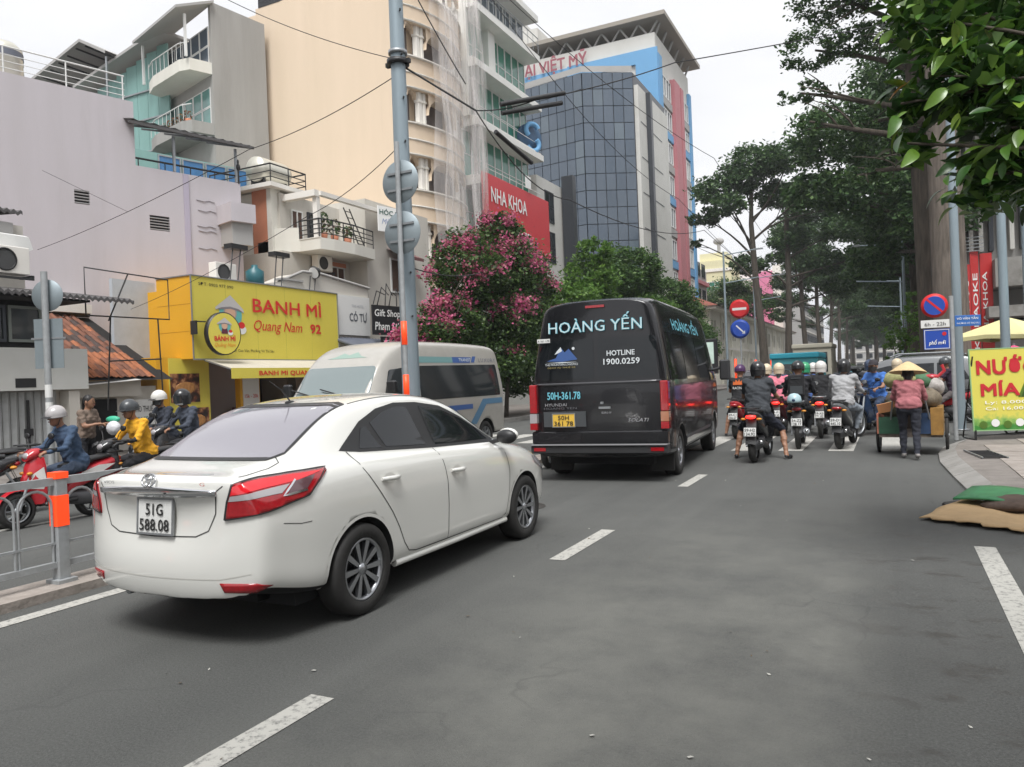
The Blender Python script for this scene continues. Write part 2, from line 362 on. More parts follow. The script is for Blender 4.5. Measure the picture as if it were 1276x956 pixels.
# drain inlet on the ramp
dr = thing('drain_grate', 'cast iron gully grate with slots set in the corner kerb ramp', 'drain', (1.08, 13.45, .112), 8)
b = MB(); b.box(-.02, -.55, 0, .0, .55, .02); b.box(.3, -.55, 0, .32, .55, .02); part('frame', b, M_STEEL, dr)
for i in range(6):
    b = MB(); b.box(0, -.5 + i * .18, 0, .3, -.42 + i * .18, .012); part('slot', b, M_DARK, dr)
# left kerb, median kerb
b = MB(); b.box(-12.7, -20, 0, -12.45, 38, .13); struct('kerb', b, M_CONC)
md = MB(); md.box(-6.08, -8, 0, -5.66, 15.0, .07); struct('median_kerb', md, mat('median plinth', (.33, .29, .26), .9, var=.3, scale=6, dirt=.7, bump=.4, bscale=25))
md = MB(); md.box(-6.3, 33, 0, -5.5, 300, .14); struct('median_kerb', md, M_CONC)
# markings
def strip(name, x0, y0, x1, y1, z=.004, skew=0):
    b = MB(); n = max(1, int(abs(y1 - y0) / 1)); b.quad((x0, y0, z), (x1, y0 + skew, z), (x1, y1 + skew, z), (x0, y1, z)); return struct(name, b, M_PAINT)
strip('lane_line', -5.47, -20, -5.33, 14.5)
for y in (.55, ): pass
for y0, y1 in ((-2.0, -.9), (1.3, 2.92), (5.85, 7.15), (10.15, 11.4)): strip('lane_dash', -2.6, y0, -2.46, y1, skew=0)
strip('edge_line', .56, -8, .71, 7.25)
for i in range(7): strip('crossing_bar', -.2 - .86 * i, 14.95, .22 - .86 * i, 18.2)
for i in range(6): strip('crossing_bar', -12.3 + i * 1.05, 16.5, -12.3 + i * 1.05 + .5, 19.2)
for y in (-2, 1.6, 5.2, 8.8, 12.4): strip('lane_dash', -9.35, y, -9.23, y + 1.5)
for i in range(20): strip('lane_dash', -2.55, 36 + i * 7, -2.4, 38.5 + i * 7)
# litter specks on the asphalt
lm = MB()
for i in range(70):
    x = random.uniform(-5.2, .9); y = random.uniform(1.5, 12); s_ = random.uniform(.004, .012); a = random.uniform(0, 6.3)
    dx, dy = math.cos(a) * s_, math.sin(a) * s_
    lm.add([(x - dx, y - dy, .006), (x + dy, y - dx, .008), (x + dx * 1.6, y + dy * 1.6, .012), (x - dy, y + dx, .007)], [(0, 1, 2, 3)], random.choice((0, 0, 1)))
tag(part('litter', lm, [mat('litter pale', (.45, .44, .4), .8), mat('litter leaf', (.12, .08, .04), .9)]), 'pale scraps of litter scattered on the asphalt', 'litter', kind='stuff')
# ============================================================= buildings (left side)
M_LAV = mat('lavender render', (.50, .465, .49), .85, var=.07, scale=1.1, dirt=.28, streak=True, bump=.12, bscale=60)
M_CREAM = mat('cream render', (.66, .53, .40), .85, var=.05, scale=.9, dirt=.14, streak=True)
M_RAWC = mat('raw concrete wall', (.33, .32, .305), .9, var=.16, scale=.9, dirt=.35, streak=True, bump=.2, bscale=20)
M_GREENNET = mat('green tinted sheet', (.20, .36, .335), .5, var=.12, scale=1.5, streak=True)
M_HOTEL = mat('hotel off white', (.66, .64, .58), .8, var=.06, scale=1.2, dirt=.2, streak=True)
M_HOTEL2 = mat('hotel recess cream', (.55, .52, .47), .8, var=.07, scale=1.5, dirt=.2, streak=True)
M_BRICKP = mat('salmon paint', (.55, .22, .13), .8, var=.08, scale=2, dirt=.15)
M_MOULD = mat('white moulding', (.76, .73, .68), .7, var=.04, scale=2, dirt=.12)
M_ROOFSHEET = mat('dark corrugated sheet', (.085, .08, .08), .6, var=.25, scale=3)
M_TILEROOF = mat('old clay tile', (.19, .08, .05), .85, var=.45, scale=6, dirt=.5, bump=.3)
M_YEL = mat('sign yellow', (.66, .56, .085), .5, var=.04, scale=1.2)
M_AMB = mat('amber cladding', (.72, .37, .02), .5, var=.05, scale=1.5)
M_TEALG = mat('green glass', (.03, .19, .13), .12, var=.35, scale=.8, spec=.7)
M_TEALG2 = mat('pale teal glass', (.10, .24, .22), .12, var=.3, scale=1.2, spec=.7)
M_BLUEG = mat('slate blue glass', (.075, .1, .135), .12, var=.15, scale=.25, spec=.8)
M_BLUEG2 = mat('darker slate glass', (.06, .085, .12), .08, var=.15, scale=.25, spec=.8)
M_BLUEG3 = mat('paler slate glass', (.10, .13, .16), .12, var=.15, scale=.25, spec=.8)
M_MULL = mat('dark mullion', (.06, .065, .075), .4, .5)
M_ALUW = mat('white window frame', (.68, .68, .66), .45)
M_SKYBLUE = mat('sky blue paint', (.14, .34, .58), .7, var=.06, scale=.5)
M_PINKRED = mat('rose paint', (.46, .17, .19), .7, var=.06, scale=.5)
M_BANDWH = mat('weathered white panel', (.58, .57, .54), .8, var=.06, scale=.5, dirt=.2)
M_GREYB = mat('grey building', (.36, .35, .34), .8, var=.08, scale=.5)
def ac_unit(loc, rz, label, parent=None):
    t = thing('air_conditioner', label, 'air conditioner', loc, rz, 'air conditioner outdoor units')
    b = MB(); b.box(-.4, -.15, .06, .4, .15, .62); part('casing', b, M_MOULD, t, bevel=.015)
    b = MB(); b.lathe([(.235, 0), (.235, .015), (.20, .02), (.2, 0)], 24, 0, T(-.1, -.152, .34) @ RX(90)); part('fan_ring', b, M_BLACK, t)
    b = MB(); b.lathe([(0, 0), (.2, 0)], 20, 0, T(-.1, -.155, .34) @ RX(90))
    f = part('fan_grille', b, mat('grille dark', (.06, .06, .06), .6), t)
    for k in range(-2, 3): pass
    b = MB(); b.box(-.45, -.2, 0, -.38, .2, .05); b.box(.38, -.2, 0, .45, .2, .05); b.box(-.45, -.2, -.05, .45, -.16, -.002); part('bracket', b, M_BLACK, t)
    return t
# ---- lavender building: long blank wall turned 16 degrees
a16 = 16
lav = thing('lavender_building', 'blank lavender rendered side wall with stepped parapet and two small vents', 'building', (-20, 15.8, 0), 90 - a16)
b = MB()
wall(b, -14, 0, 0, 10.27, 0, [(-1.72 - .0, -1.32, 7.0, 7.4), ], .12)
wall(b, 0, 3.35, 0, 8.38, 0, [(.35, .95, 6.5, 6.95)], .12)
b.box(-14, .12, 0, -.001, 9, 10.268); b.box(0, .12, 0, 3.35, 9, 8.378)
b.quad((-.001, 0, 8.38), (-.001, .12, 8.38), (-.001, .12, 10.27), (-.001, 0, 10.27)); b.quad((3.35, 0, 0), (3.35, .12, 0), (3.35, .12, 8.38), (3.35, 0, 8.38)); b.quad((-14, 0, 10.27), (0, 0, 10.27), (0, .12, 10.27), (-14, .12, 10.27))
b.quad((0, 0, 8.38), (3.35, 0, 8.38), (3.35, .12, 8.38), (0, .12, 8.38))
part('wall', b, M_LAV, lav)
b = MB(); b.box(1.42, -.05, 0, 1.58, -.002, 8.36); part('wall_rib', b, mat('lavender rib', (.42, .38, .46), .8), lav)
for vx, vz in ((-1.72, 7.0), (.35, 6.5)):
    v = MB(); v.quad((vx, .1, vz), (vx + .6, .1, vz), (vx + .6, .1, vz + .45), (vx, .1, vz + .45)); vo = part('vent', v, M_DARK, lav)
    for k in range(5):
        s_ = MB(); wv = .4 if vx < 0 else .6; s_.box(vx + .002, .0, vz + .02 + k * .085, vx + wv - .002, .07, vz + .05 + k * .085); part('louvre', s_, mat('vent louvre', (.3, .29, .29), .8), vo)
# parapet coping with rust stains + rail posts
r_ = MB(); r_.tube([(-8, .08, 11.0), (-4, .08, 11.0), (-.2, .08, 11.0)], .022, 6); part('handrail', r_, M_ALUW, lav)
for i in range(6):
    x = -7.9 + i * 1.53; p = MB(); p.tube([(x, .08, 10.25), (x, .08, 11.0)], .02, 6); part('rail_post', p, M_ALUW, lav)
for k in range(3):
    p = MB(); p.tube([(-8, .08, 10.42 + k * .18), (-.2, .08, 10.42 + k * .18)], .012, 5); part('rail', p, M_ALUW, lav)
p = MB(); p.tube([(0, .05, 8.62), (3.3, .05, 8.62)], .03, 6); 
for x in (0.1, .9, 1.7, 2.5, 3.3): p.tube([(x, .05, 8.36), (x, .05, 8.62)], .018, 5)
part('terrace_rail', p, M_BLACK, lav)
# sloping terrace roof on posts
p = MB(); n = 26
rows = []
for i in range(n + 1):
    x = -.3 + 4.0 * i / n; z = .045 * (i % 2); rows.append([(x, -.35, 9.62 - .06 * i / n + z), (x, 2.6, 10.5 - .05 * i / n + z)])
p.grid(rows, 0, False); p.box(-.3, -.37, 9.5, 3.7, -.3, 9.58, 0)
ro = part('terrace_roof', p, M_ROOFSHEET, lav)
for i in range(6):
    q = MB(); x = -.2 + i * .75; q.add([(x, -.3, 9.5), (x + .06, -.3, 9.5), (x + .06, 2.6, 10.36), (x, 2.6, 10.36), (x, -.3, 9.56), (x + .06, -.3, 9.56), (x + .06, 2.6, 10.42), (x, 2.6, 10.42)], [(0, 3, 2, 1), (4, 5, 6, 7), (0, 1, 5, 4), (1, 2, 6, 5), (2, 3, 7, 6), (3, 0, 4, 7)]); part('roof_beam', q, M_BLACK, ro)
for x in (1.15, 3.2):
    q = MB(); q.box(x, .0, 8.4, x + .07, .07, 9.5); part('roof_post', q, M_STEEL, lav)
b = MB()
b.tube([(3.3, .0, 8.36), (3.3, 0, 8.8)], .03, 6); b.ball((3.3, 0, 8.9), (.07, .07, .12)); b.ball((3.3, 0, 9.08), (.03, .03, .09)); part('finial_lamp', b, M_BLACK, lav)
b = MB(); b.box(2.5, -.9, 6.9, 3.35, -.005, 7.5); b.box(2.6, -.75, 6.2, 3.3, -.005, 6.9, 1); part('wall_niche', b, [M_LAV, M_GREYB], lav)
for z in (7.62, 7.3, 6.8, 6.65, 6.1):
    b = MB(); x = 1.8 + random.random() * .1; b.tube([(x, -.01, z), (x + .25, -.02, z - .03), (x + .4, -.01, z + .02), (x + .6, -.02, z - .02)], .012, 4); part('crack_line', b, mat('crack grey', (.3, .28, .3), .9), lav)
# round water tank seen above the parapet
wt = thing('water_tank', 'upright stainless water tank on the lavender building roof', 'water tank', (-22.6, 13.6, 10.27), 0)
b = MB(); b.lathe([(0, 0), (.5, 0), (.5, .1), (.52, .12), (.5, .3), (.52, .32), (.5, .55), (.52, .57), (.5, .8), (.52, .82), (.5, 1.0), (.35, 1.15), (.12, 1.2), (0, 1.2)], 24, 0, T(0, 0, .35)); part('tank', b, mat('tank steel', (.62, .6, .52), .35, .5), wt)
b = MB(); b.lathe([(.523, .7), (.523, .88)], 24, 0, T(0, 0, .35)); part('band', b, mat('tank band', (.12, .13, .16), .5), wt)
b = MB()
for a in range(4): b.cbox((.4 * math.cos(a * 1.57), .4 * math.sin(a * 1.57), .17), (.06, .06, .34))
part('stand', b, M_BLACK, wt)
# ---- raw concrete building behind with two rounded balconies
gx = thing('concrete_building', 'raw concrete building with two rounded balconies and a lean-to roof above', 'building', (-27.5, 26.0, 0), 90 - a16)
b = MB(); b.box(0, 0, 0, 2.75, 4.7, 16.9); b.add([(0, 0, 16.9), (2.75, 0, 16.9), (2.75, 0, 19.3), (0, 0, 19.5)], [(0, 1, 2, 3)]); b.add([(0, .2, 16.9), (2.75, .2, 16.9), (2.75, .2, 19.3), (0, .2, 19.5), (0, 0, 16.9), (0, 0, 19.5), (2.75, 0, 19.3)], [(3, 2, 1, 0), (4, 5, 3, 0), (5, 6, 2, 3)])
b.box(.2, 4.6, 16.9, 2.7, 4.8, 19.0); b.box(2.5, .2, 16.9, 2.7, 4.6, 19.0)
part('wall', b, M_RAWC, gx)
for z0, gm in ((16.4, M_BLUEG), (13.6, M_TEALG2)):
    b = MB(); ol = [(.3, 0.0), (-1.0, .15), (-1.25, .7), (-1.3, 3.3), (-1.1, 4.2), (.3, 4.5)]
    b.add([(x, y, z0 - .25) for x, y in ol] + [(x, y, z0 + .28) for x, y in ol], [tuple(range(6)), tuple(range(11, 5, -1))] + [((i + 1) % 6, i, i + 6, (i + 1) % 6 + 6) for i in range(6)]); part('balcony', b, M_HOTEL if z0 > 15 else M_RAWC, gx)
    b = MB(); b.tube([(x, y, z0 + 1.0) for x, y in ol[1:5]], .025, 6)
    for k in range(9): t_ = k / 8; b.tube([(-1.27, .4 + 3.4 * t_, z0 + .28), (-1.27, .4 + 3.4 * t_, z0 + 1.0)], .013, 4)
    part('balcony_rail', b, M_ALUW, gx)
    for k in range(5):
        for r2 in range(2):
            window(gx, k * .86, k * .86 + .84, z0 - .25 + r2 * 1.2 + (.0), z0 - .25 + r2 * 1.2 + 1.18 - (.3 if r2 else 0), 0, M_ALUW, gm, 1, 1, .045, M=Matrix(((0, 1, 0, -.03), (1, 0, 0, .25), (0, 0, 1, .2), (0, 0, 0, 1))) @ Matrix.Identity(4), dep=-.04)
b = MB(); b.add([(-1.7, -.2, 18.6), (-1.7, 4.5, 18.5), (.1, 4.6, 19.3), (.1, -.2, 19.4), (-1.7, -.2, 18.72), (-1.7, 4.5, 18.62), (.1, 4.6, 19.42), (.1, -.2, 19.52)], [(0, 1, 2, 3), (7, 6, 5, 4), (0, 4, 5, 1), (1, 5, 6, 2), (2, 6, 7, 3), (3, 7, 4, 0)]); part('canopy_roof', b, M_GREYB, gx)
for y in (.1, 4.6):
    b = MB(); b.box(-1.2, y, 16.7, -1.1, y + .1, 18.6); part('canopy_post', b, M_ALUW, gx)
# flower pots on the lower balcony
for k in range(5):
    pp = thing('potted_plant', 'reddish potted plant %s' % ('at the left end of the concrete balcony', 'second along the concrete balcony', 'in the middle of the concrete balcony', 'fourth along the concrete balcony', 'at the right end of the concrete balcony')[4 - k], 'plant', (0, 0, 0), 0, 'potted plants on the lower balcony')
    pp.location = gx.matrix_basis @ Vector((0, 0, 0)) if False else (Matrix.Translation(gx.location) @ Matrix.Rotation(R(90 - a16), 4, 'Z')) @ Vector((-.85, .8 + k * .6, 13.88))
    b = MB(); b.lathe([(.0, 0), (.1, 0), (.14, .22), (.0, .2)], 10); part('pot', b, M_BRICKP, pp)
    b = MB()
    for q in range(40):
        d = Vector(rng.normal(size=3)); d.normalize(); c = Vector((0, 0, .42)) + d * .2; s_ = .05; u_ = Vector(rng.normal(size=3)).normalized() * s_; v_ = d.cross(u_).normalized() * s_
        b.add([tuple(c - u_), tuple(c + v_), tuple(c + u_), tuple(c - v_)], [(0, 1, 2, 3)])
    part('leaves', b, leafmat('dry plant', [(.1, .09, .03), (.22, .07, .04), (.12, .14, .05)]), pp)
# green netted extension left of it, with sheet roofs
gn = thing('green_clad_building', 'building clad in green translucent sheets under grey lean-to roofs', 'building', (-31.2, 26.6, 0), 0)
b = MB(); b.box(-10, .3, 0, -.0, 9, 14.2); part('wall', b, M_GREYB, gn)
for k in range(14):
    b = MB(); x = -k * .75; zt = 18.7 - k * .2; b.box(x - .74, .1, 8.2, x - .01, .18, zt); part('green_sheet', b, M_GREENNET, gn)
for z in (12.2, 13.6, 15.2, 16.6):
    b = MB(); b.box(-9.9, .02, z, .0, .09, z + .07); part('cladding_rail', b, M_STEEL, gn)
b = MB(); b.add([(.2, -.6, 19.0), (-6.2, -.6, 17.5), (-6.2, 3, 17.6), (.2, 3, 19.3), (.2, -.6, 19.14), (-6.2, -.6, 17.64), (-6.2, 3, 17.74), (.2, 3, 19.44)], [(0, 1, 2, 3), (7, 6, 5, 4), (0, 4, 5, 1), (1, 5, 6, 2), (2, 6, 7, 3), (3, 7, 4, 0)]); part('sheet_roof', b, M_GREYB, gn)
b = MB(); b.add([(-2.8, -1.2, 18.5), (-4.7, -1.2, 19.5), (-9.2, -1.2, 18.2), (-2.8, 3, 18.5), (-4.7, 3, 19.5), (-9.2, 3, 18.2), (-2.8, -1.2, 18.35), (-4.7, -1.2, 19.35), (-9.2, -1.2, 18.05)], [(0, 1, 4, 3), (1, 2, 5, 4), (0, 6, 7, 1), (1, 7, 8, 2)]); part('gable_roof', b, M_GREYB, gn)
for k in range(9):
    b = MB(); x = -3.0 - k * .7; z = 18.4 + (-2.8 - x) * .5 if x > -4.7 else 19.35 - (-4.7 - x) * .3; b.tube([(x, -1.1, z - .1), (x, 2.9, z - .1)], .05, 4); part('roof_bar', b, M_BLACK, gn)
for x in (-3.0, -8.6):
    b = MB(); b.tube([(x, -1.0, 14), (x, -1.0, 18.3)], .06, 5); part('roof_post', b, M_STEEL, gn)
# blue window under the terrace roof
bw = thing('blue_shopfront', 'blue glazed room showing under the dark terrace roof', 'building', (-25.0, 21.5, 0), 74)
b = MB(); b.box(-3, .1, 0, 3.2, 4, 10.9); part('wall', b, M_GREENNET, bw)
for k in range(4): window(bw, -.6 + k * .95, .3 + k * .95, 9.0, 10.85, 0.1, M_STEEL, mat('blue film', (.05, .16, .34), .2, var=.3, scale=1.5), 1, 2, .05)
# ---- cream tower with rounded balconies wrapped in netting
ct = thing('cream_apartment_building', 'tall cream building with blank side wall and arched balconies wrapped in netting', 'building', (-19, 29, 0), 90)
b = MB(); b.box(.45, .45, 0, 5.5, 13, 20.4); b.box(0, .5, 0, .45, 8.6, 20.4)   # body
part('wall', b, M_CREAM, ct)
def cap(mb, x0, x1, z, dd, hh, bulge, y0=0., n=10, mi=0):
    pts = []
    for i in range(n + 1):
        t = i / n; x = x0 + (x1 - x0) * t; y = y0 - bulge * math.sin(math.pi * min(1, max(0, t))) ** .8; pts.append((x, y))
    mb.grid([[(x, y, z) for x, y in pts], [(x, y - dd, z + .04) for x, y in pts], [(x, y - dd, z + hh - .04) for x, y in pts], [(x, y, z + hh) for x, y in pts]], mi, False)
    mb.add([(x, y - dd * .5, z + hh - .002) for x, y in pts] + [(x1, .6, z + hh - .002), (x0, .6, z + hh - .002)], [tuple(range(n + 3))], mi)
    mb.add([(x, y - dd * .5, z + .002) for x, y in pts] + [(x1, .6, z + .002), (x0, .6, z + .002)], [tuple(range(n + 3))[::-1]], mi)
for k in range(6):
    zf = 3.3 + k * 3.02; bg_ = .75
    b = MB(); pts = [(5.5 * i / 12, .2 - bg_ * math.sin(math.pi * i / 12) ** .8) for i in range(13)]
    b.grid([[(x, y, zf - .5) for x, y in pts], [(x, y, zf + .9) for x, y in pts]], 0, True); b.grid([[(x, y + .12, zf + .9) for x, y in pts], [(x, y + .12, zf - .5) for x, y in pts]], 0, True)
    b.add([(x, y, zf - .5) for x, y in pts] + [(5.5, .5, zf - .5), (0, .5, zf - .5)], [tuple(range(15))[::-1]])
    bal = part('balcony', b, M_CREAM, ct)
    b = MB(); cap(b, 0, 5.5, zf + .9, .12, .12, bg_, .2); cap(b, 0, 5.5, zf + .18, .06, .1, bg_, .2); cap(b, 0, 5.5, zf - .5, .08, .1, bg_, .2); part('moulding', b, M_MOULD, bal)
    # arcade above the parapet: columns + arch head
    for x0_, x1_ in ((.05, .25), (.95, 1.2), (1.25, 1.4), (3.9, 4.05), (4.1, 4.35), (5.25, 5.5)):
        yy = .25 - bg_ * .8 * math.sin(math.pi * (x0_ + .15) / 5.5); b = MB(); b.box(x0_, yy, zf + 1.02, x1_, yy + .22, zf + 2.52 - .01)
        b.box(x0_ - .03, yy - .04, zf + 2.05, x1_ + .03, yy + .26, zf + 2.15)
        part('column', b, M_MOULD, ct)
    for x0_, x1_ in ((.25, .95), (1.4, 3.9), (4.35, 5.25)):
        yc = .25 - bg_ * .8 * math.sin(math.pi * (x0_ + x1_) / 2 / 5.5) * .98; w = (x1_ - x0_) / 2; h_ = min(w, 1.0); zc = zf + 2.52 - h_
        ps = [(x0_ + w - w * math.cos(math.pi * i / 10), zc + h_ * .96 * math.sin(math.pi * i / 10)) for i in range(11)]
        q = MB(); q.add([(x0_, yc, zf + 2.53)] + [(x, yc, z) for x, z in ps] + [(x1_, yc, zf + 2.53)], [tuple(range(13))[::-1]])
        q.add([(x, yc, z) for x, z in ps] + [(x, yc + .2, z) for x, z in ps], [(i, i + 1, i + 12, i + 11) for i in range(10)]); part('arch', q, M_CREAM, ct)
        q = MB(); q.quad((x0_, .44, zf + .4), (x1_, .44, zf + .4), (x1_, .44, zf + 2.5), (x0_, .44, zf + 2.5)); part('doorway', q, mat('arch dark', (.15, .12, .11), .5, var=.5, scale=2), ct)
# corner recess columns visible past the pole (dark windows on the corner)
# netting draped over the facade: several thin translucent panels
def netmat():
    m = bpy.data.materials.new('debris netting'); m.use_nodes = True; t = m.node_tree; n = t.nodes; l = t.links; b = n['Principled BSDF']
    b.inputs['Base Color'].default_value = (.8, .76, .74, 1); b.inputs['Roughness'].default_value = .6
    g = n.new('ShaderNodeNewGeometry'); mp_ = n.new('ShaderNodeMapping'); mp_.inputs['Scale'].default_value = (1.6, 1.6, .3); l.new(g.outputs['Position'], mp_.inputs[0])
    z = n.new('ShaderNodeTexNoise'); z.inputs['Scale'].default_value = 1.0; z.inputs['Detail'].default_value = 5; l.new(mp_.outputs[0], z.inputs['Vector'])
    mr = n.new('ShaderNodeMapRange'); mr.inputs[1].default_value = .3; mr.inputs[2].default_value = .7; mr.inputs[3].default_value = .10; mr.inputs[4].default_value = .34; l.new(z.outputs['Fac'], mr.inputs[0]); l.new(mr.outputs[0], b.inputs['Alpha'])
    return m
M_NET = netmat()
for k, (x0_, x1_, z0_, z1_, yy) in enumerate(((1.2, 5.9, .8, 22, -.95), (3.9, 6.1, 4, 21, -1.25), (1.5, 3.2, 2, 19, -1.1), (5.5, 5.95, 6, 17, -.7))):
    rows = []
    for i in range(25):
        x = x0_ + (x1_ - x0_) * i / 24; row = []
        for j in range(25):
            z = z0_ + (z1_ - z0_) * j / 24; ph = .12 * math.sin(i * 1.1 + j * .15 + k) + .08 * math.sin(j * .7 + i * .2); row.append((x + .06 * math.sin(j * .5), yy + ph + .45 * (abs(x - 3) / 3) ** 2, z))
        rows.append(row)
    b = MB(); b.grid(rows, 0, True); nn = part('netting', b, M_NET, ct)
b = MB(); b.tube([(0, .3, 20.4), (0, .3, 21.2), (0, 4, 21.2)], .03, 5); b.box(-.02, 7.0, 20.4, .6, 8.4, 20.9); part('roof_rail', b, M_BLACK, ct)
b = MB(); b.lathe([(0, 0), (.6, 0), (.6, 1.3), (.3, 1.5), (0, 1.5)], 16, 0, T(1.0, 7.6, 20.6)); part('roof_tank', b, M_STEEL, ct)
# ---- dental clinic building with green glazing
dn = thing('dental_clinic_building', 'white building with bands of green windows above a red NHA KHOA sign', 'building', (-19.05, 34.55, 0), 90)
b = MB(); b.box(0, .35, 0, 8.2, 12, 22.9); part('wall', b, M_BANDWH, dn)
for k, z in enumerate((8.6, 11.6, 14.6, 17.6, 20.6, 23.0)):
    b = MB(); b.box(0, -.75, z, 8.2, .34, z + .35); b.box(0, -.6, z + .35, 8.2, .34, z + .5); part('floor_band', b, M_WHITE, dn)
for k, z in enumerate((5.7, 9.1, 12.1, 15.1, 18.1, 21.1)):
    h_ = 2.5 if k < 5 else 1.9
    for i in range(9):
        x = .1 + i * .89
        if k == 4 and i == 3: continue
        window(dn, x, x + .87, z, z + h_, .3, M_ALUW, M_TEALG if k < 5 else M_BLUEG3, 1, 2, .045)
b = MB(); b.box(2.72, -.1, 18.1, 3.5, .3, 20.6); b.box(-.1, -.3, 15.1, .1, .3, 23.0); part('pier', b, M_WHITE, dn)
b = MB(); b.tube([(0, -.7, 22.0), (8.2, -.7, 22.0)], .03, 5); b.tube([(0, -.7, 21.6), (8.2, -.7, 21.6)], .02, 5); part('terrace_rail', b, M_STEEL, dn)
for k in range(12):
    b = MB(); b.tube([(.1 + k * .73, -.7, 21.1), (.1 + k * .73, -.7, 22.0)], .018, 5); part('rail_post', b, M_STEEL, dn)
for z in (12.7, 15.7):
    b = MB(); b.tube([(0, -.45, z), (8.2, -.45, z)], .02, 5); part('balcony_bar', b, M_ALUW, dn)
sg = thing('clinic_sign', 'long red shop sign with white letters NHA KHOA on the green glazed building', 'sign', (-18.2, 34.4, 0), 90)
b = MB(); b.box(0, -.12, 8.7, 8.3, .0, 12.15); part('board', b, mat('clinic red', (.58, .035, .045), .45, var=.05, scale=1), sg, bevel=.02)
text('NHA KHOA', sg, T(.75, -.13, 10.75), M_TXTWHT, w=4.3, h=.8, bold=.012, ext=.03)
text('Đại Nam', sg, T(.75, -.13, 9.1), M_TXTWHT, w=4.6, h=1.0, bold=.012, ext=.03)
b = MB(); b.box(5.2, -1.0, 12.5, 5.9, -.98, 13.2); solo('paper_notice', MB().box(-18.0, 39.3, 12.3, -17.97, 40.0, 13.0), M_TXTWHT, 'small white notice panel above the red clinic sign', 'notice')
# ---- glass curtain wall tower
gt = thing('glass_tower', 'slate blue curtain wall tower with slightly folded front and white street side', 'building', (-18.6, 63, 0), 0)
P1 = Vector((0, 0)); P2 = Vector((-3.7, -2.2)); P3 = Vector((-10.3, -1.2))
H_ = 27.0
b = MB(); pl = [P1, P2, P3, Vector((-10.6, 14)), Vector((0, 10))]
b.add([(p.x, p.y + .15, 0) for p in pl] + [(p.x, p.y + .15, H_) for p in pl], [(0, 1, 2, 3, 4)[::-1], (5, 6, 7, 8, 9)] + [(i, (i + 1) % 5, (i + 1) % 5 + 5, i + 5) for i in range(5)]); part('core', b, M_MULL, gt, fixn=True)
for (A, B_, nc) in ((P3, P2, 8), (P2, P1, 5)):
    d = (B_ - A); L_ = d.length; ang = math.degrees(math.atan2(d.y, d.x)); cw = L_ / nc; nr = 17; rh = (H_ - 3.0) / nr
    pmesh = [MB().box(.03, -.06, .03, cw - .03, .02, rh - .03).mesh('glass_panel', [m]) for m in (M_BLUEG, M_BLUEG2, M_BLUEG3)]
    for i in range(nc):
        for j in range(nr):
            o = link('glass_panel', pmesh[random.choices((0, 1, 2), (6, 2, 2 if j < 8 else 1))[0]], gt)
            p = A + d * (i / nc); o.location = (p.x, p.y, 3 + j * rh); o.rotation_euler = (0, R(random.uniform(-.3, .3)), R(ang))
    b = MB(); ps = [(A.x, A.y), (B_.x, B_.y)]; b.add([(A.x, A.y - .1, H_), (B_.x, B_.y - .1, H_), (B_.x, B_.y - .1, H_ + .5), (A.x, A.y - .1, H_ + .5), (A.x, A.y + .3, H_ + .5), (B_.x, B_.y + .3, H_ + .5)], [(0, 1, 2, 3), (3, 2, 5, 4)]); part('coping', b, M_GREYB, gt)
b = MB(); b.box(.0, .3, 0, .35, 9.8, 26.0)
part('street_wall', b, M_BANDWH, gt)
for k in range(7):
    b = MB(); b.box(.352, .8, 5 + k * 3, .38, 7.5, 5.05 + k * 3); part('joint', b, M_MULL, gt)
b = MB(); b.box(.352, 2.6, 9, .75, 3.2, 26); part('duct', b, M_MULL, gt)
# low white building with vertical sign between the clinic and the tower
lw = thing('narrow_white_building', 'narrow off white building squeezed between the clinic and the glass tower', 'building', (-19.4, 44, 0), 90)
b = MB(); b.box(0, 0, 0, 5.5, 8, 14.3); part('wall', b, M_BANDWH, lw)
for k in range(2): window(lw, 1.2, 2.6, 9 + k * 2.6, 11 + k * 2.6, -.003, M_MULL, M_GLASS, 2, 2, .06)
b = MB(); b.box(3.9, -.9, 8, 4.5, -.1, 15.0); part('dark_fin', b, M_MULL, lw)
ss = thing('blue_letter_sign', 'round blue letter S sign sticking out beside the green glazed building', 'sign', (-18.6, 41.9, 15.9), 60)
b = MB()
for a0, a1, cz in ((20, 240, .55), (-160, 60, -.55)):
    pts = [(.72 * math.cos(R(a)), 0, cz + .52 * math.sin(R(a))) for a in range(a0, a1 + 1, 15)]; b.tube([(p[0] * .62, 0, p[2] * .75) for p in pts], .15, 8)
part('letter', b, M_SKYBLUE, ss); part('backing', MB().lathe([(0, 0), (.9, 0), (.9, .2), (0, .2)], 28, 0, T(0, .5, 0) @ RX(90)), mat('sign navy', (.05, .12, .22), .5), ss)
# ---- blue and rose hospital tower
bt = thing('blue_rose_tower', 'tall building painted sky blue and rose with a floating roof canopy', 'building', (-19.2, 73, 0), 0)
b = MB(); b.box(-18, 0, 0, 0, 13.5, 34.4); part('wall', b, M_BANDWH, bt)
b = MB(); b.box(-9, -.25, 31.6, .25, -.003, 32.9); b.box(-1.9, -.28, 0, .25, -.003, 31.59); b.box(-18, -.2, 32.0, -9.01, -.003, 32.8); part('blue_band', b, M_SKYBLUE, bt)
b = MB(); b.box(-10, -.4, 26.2, -3, -.26, 29.6, 0); part('cream_panel', b, mat('cream panel', (.55, .5, .38), .8, var=.2, scale=1, dirt=.3), bt)
b = MB(); b.box(-2.6, -.45, 24, -1.9, -.29, 29.8); part('louvre_shaft', b, M_GREYB, bt)
text('ĐẠI VIỆT MỸ', bt, T(-14.6, -.3, 32.75), mat('sign maroon', (.28, .08, .1), .5), w=7.8, h=1.15, bold=.03, ext=.15)
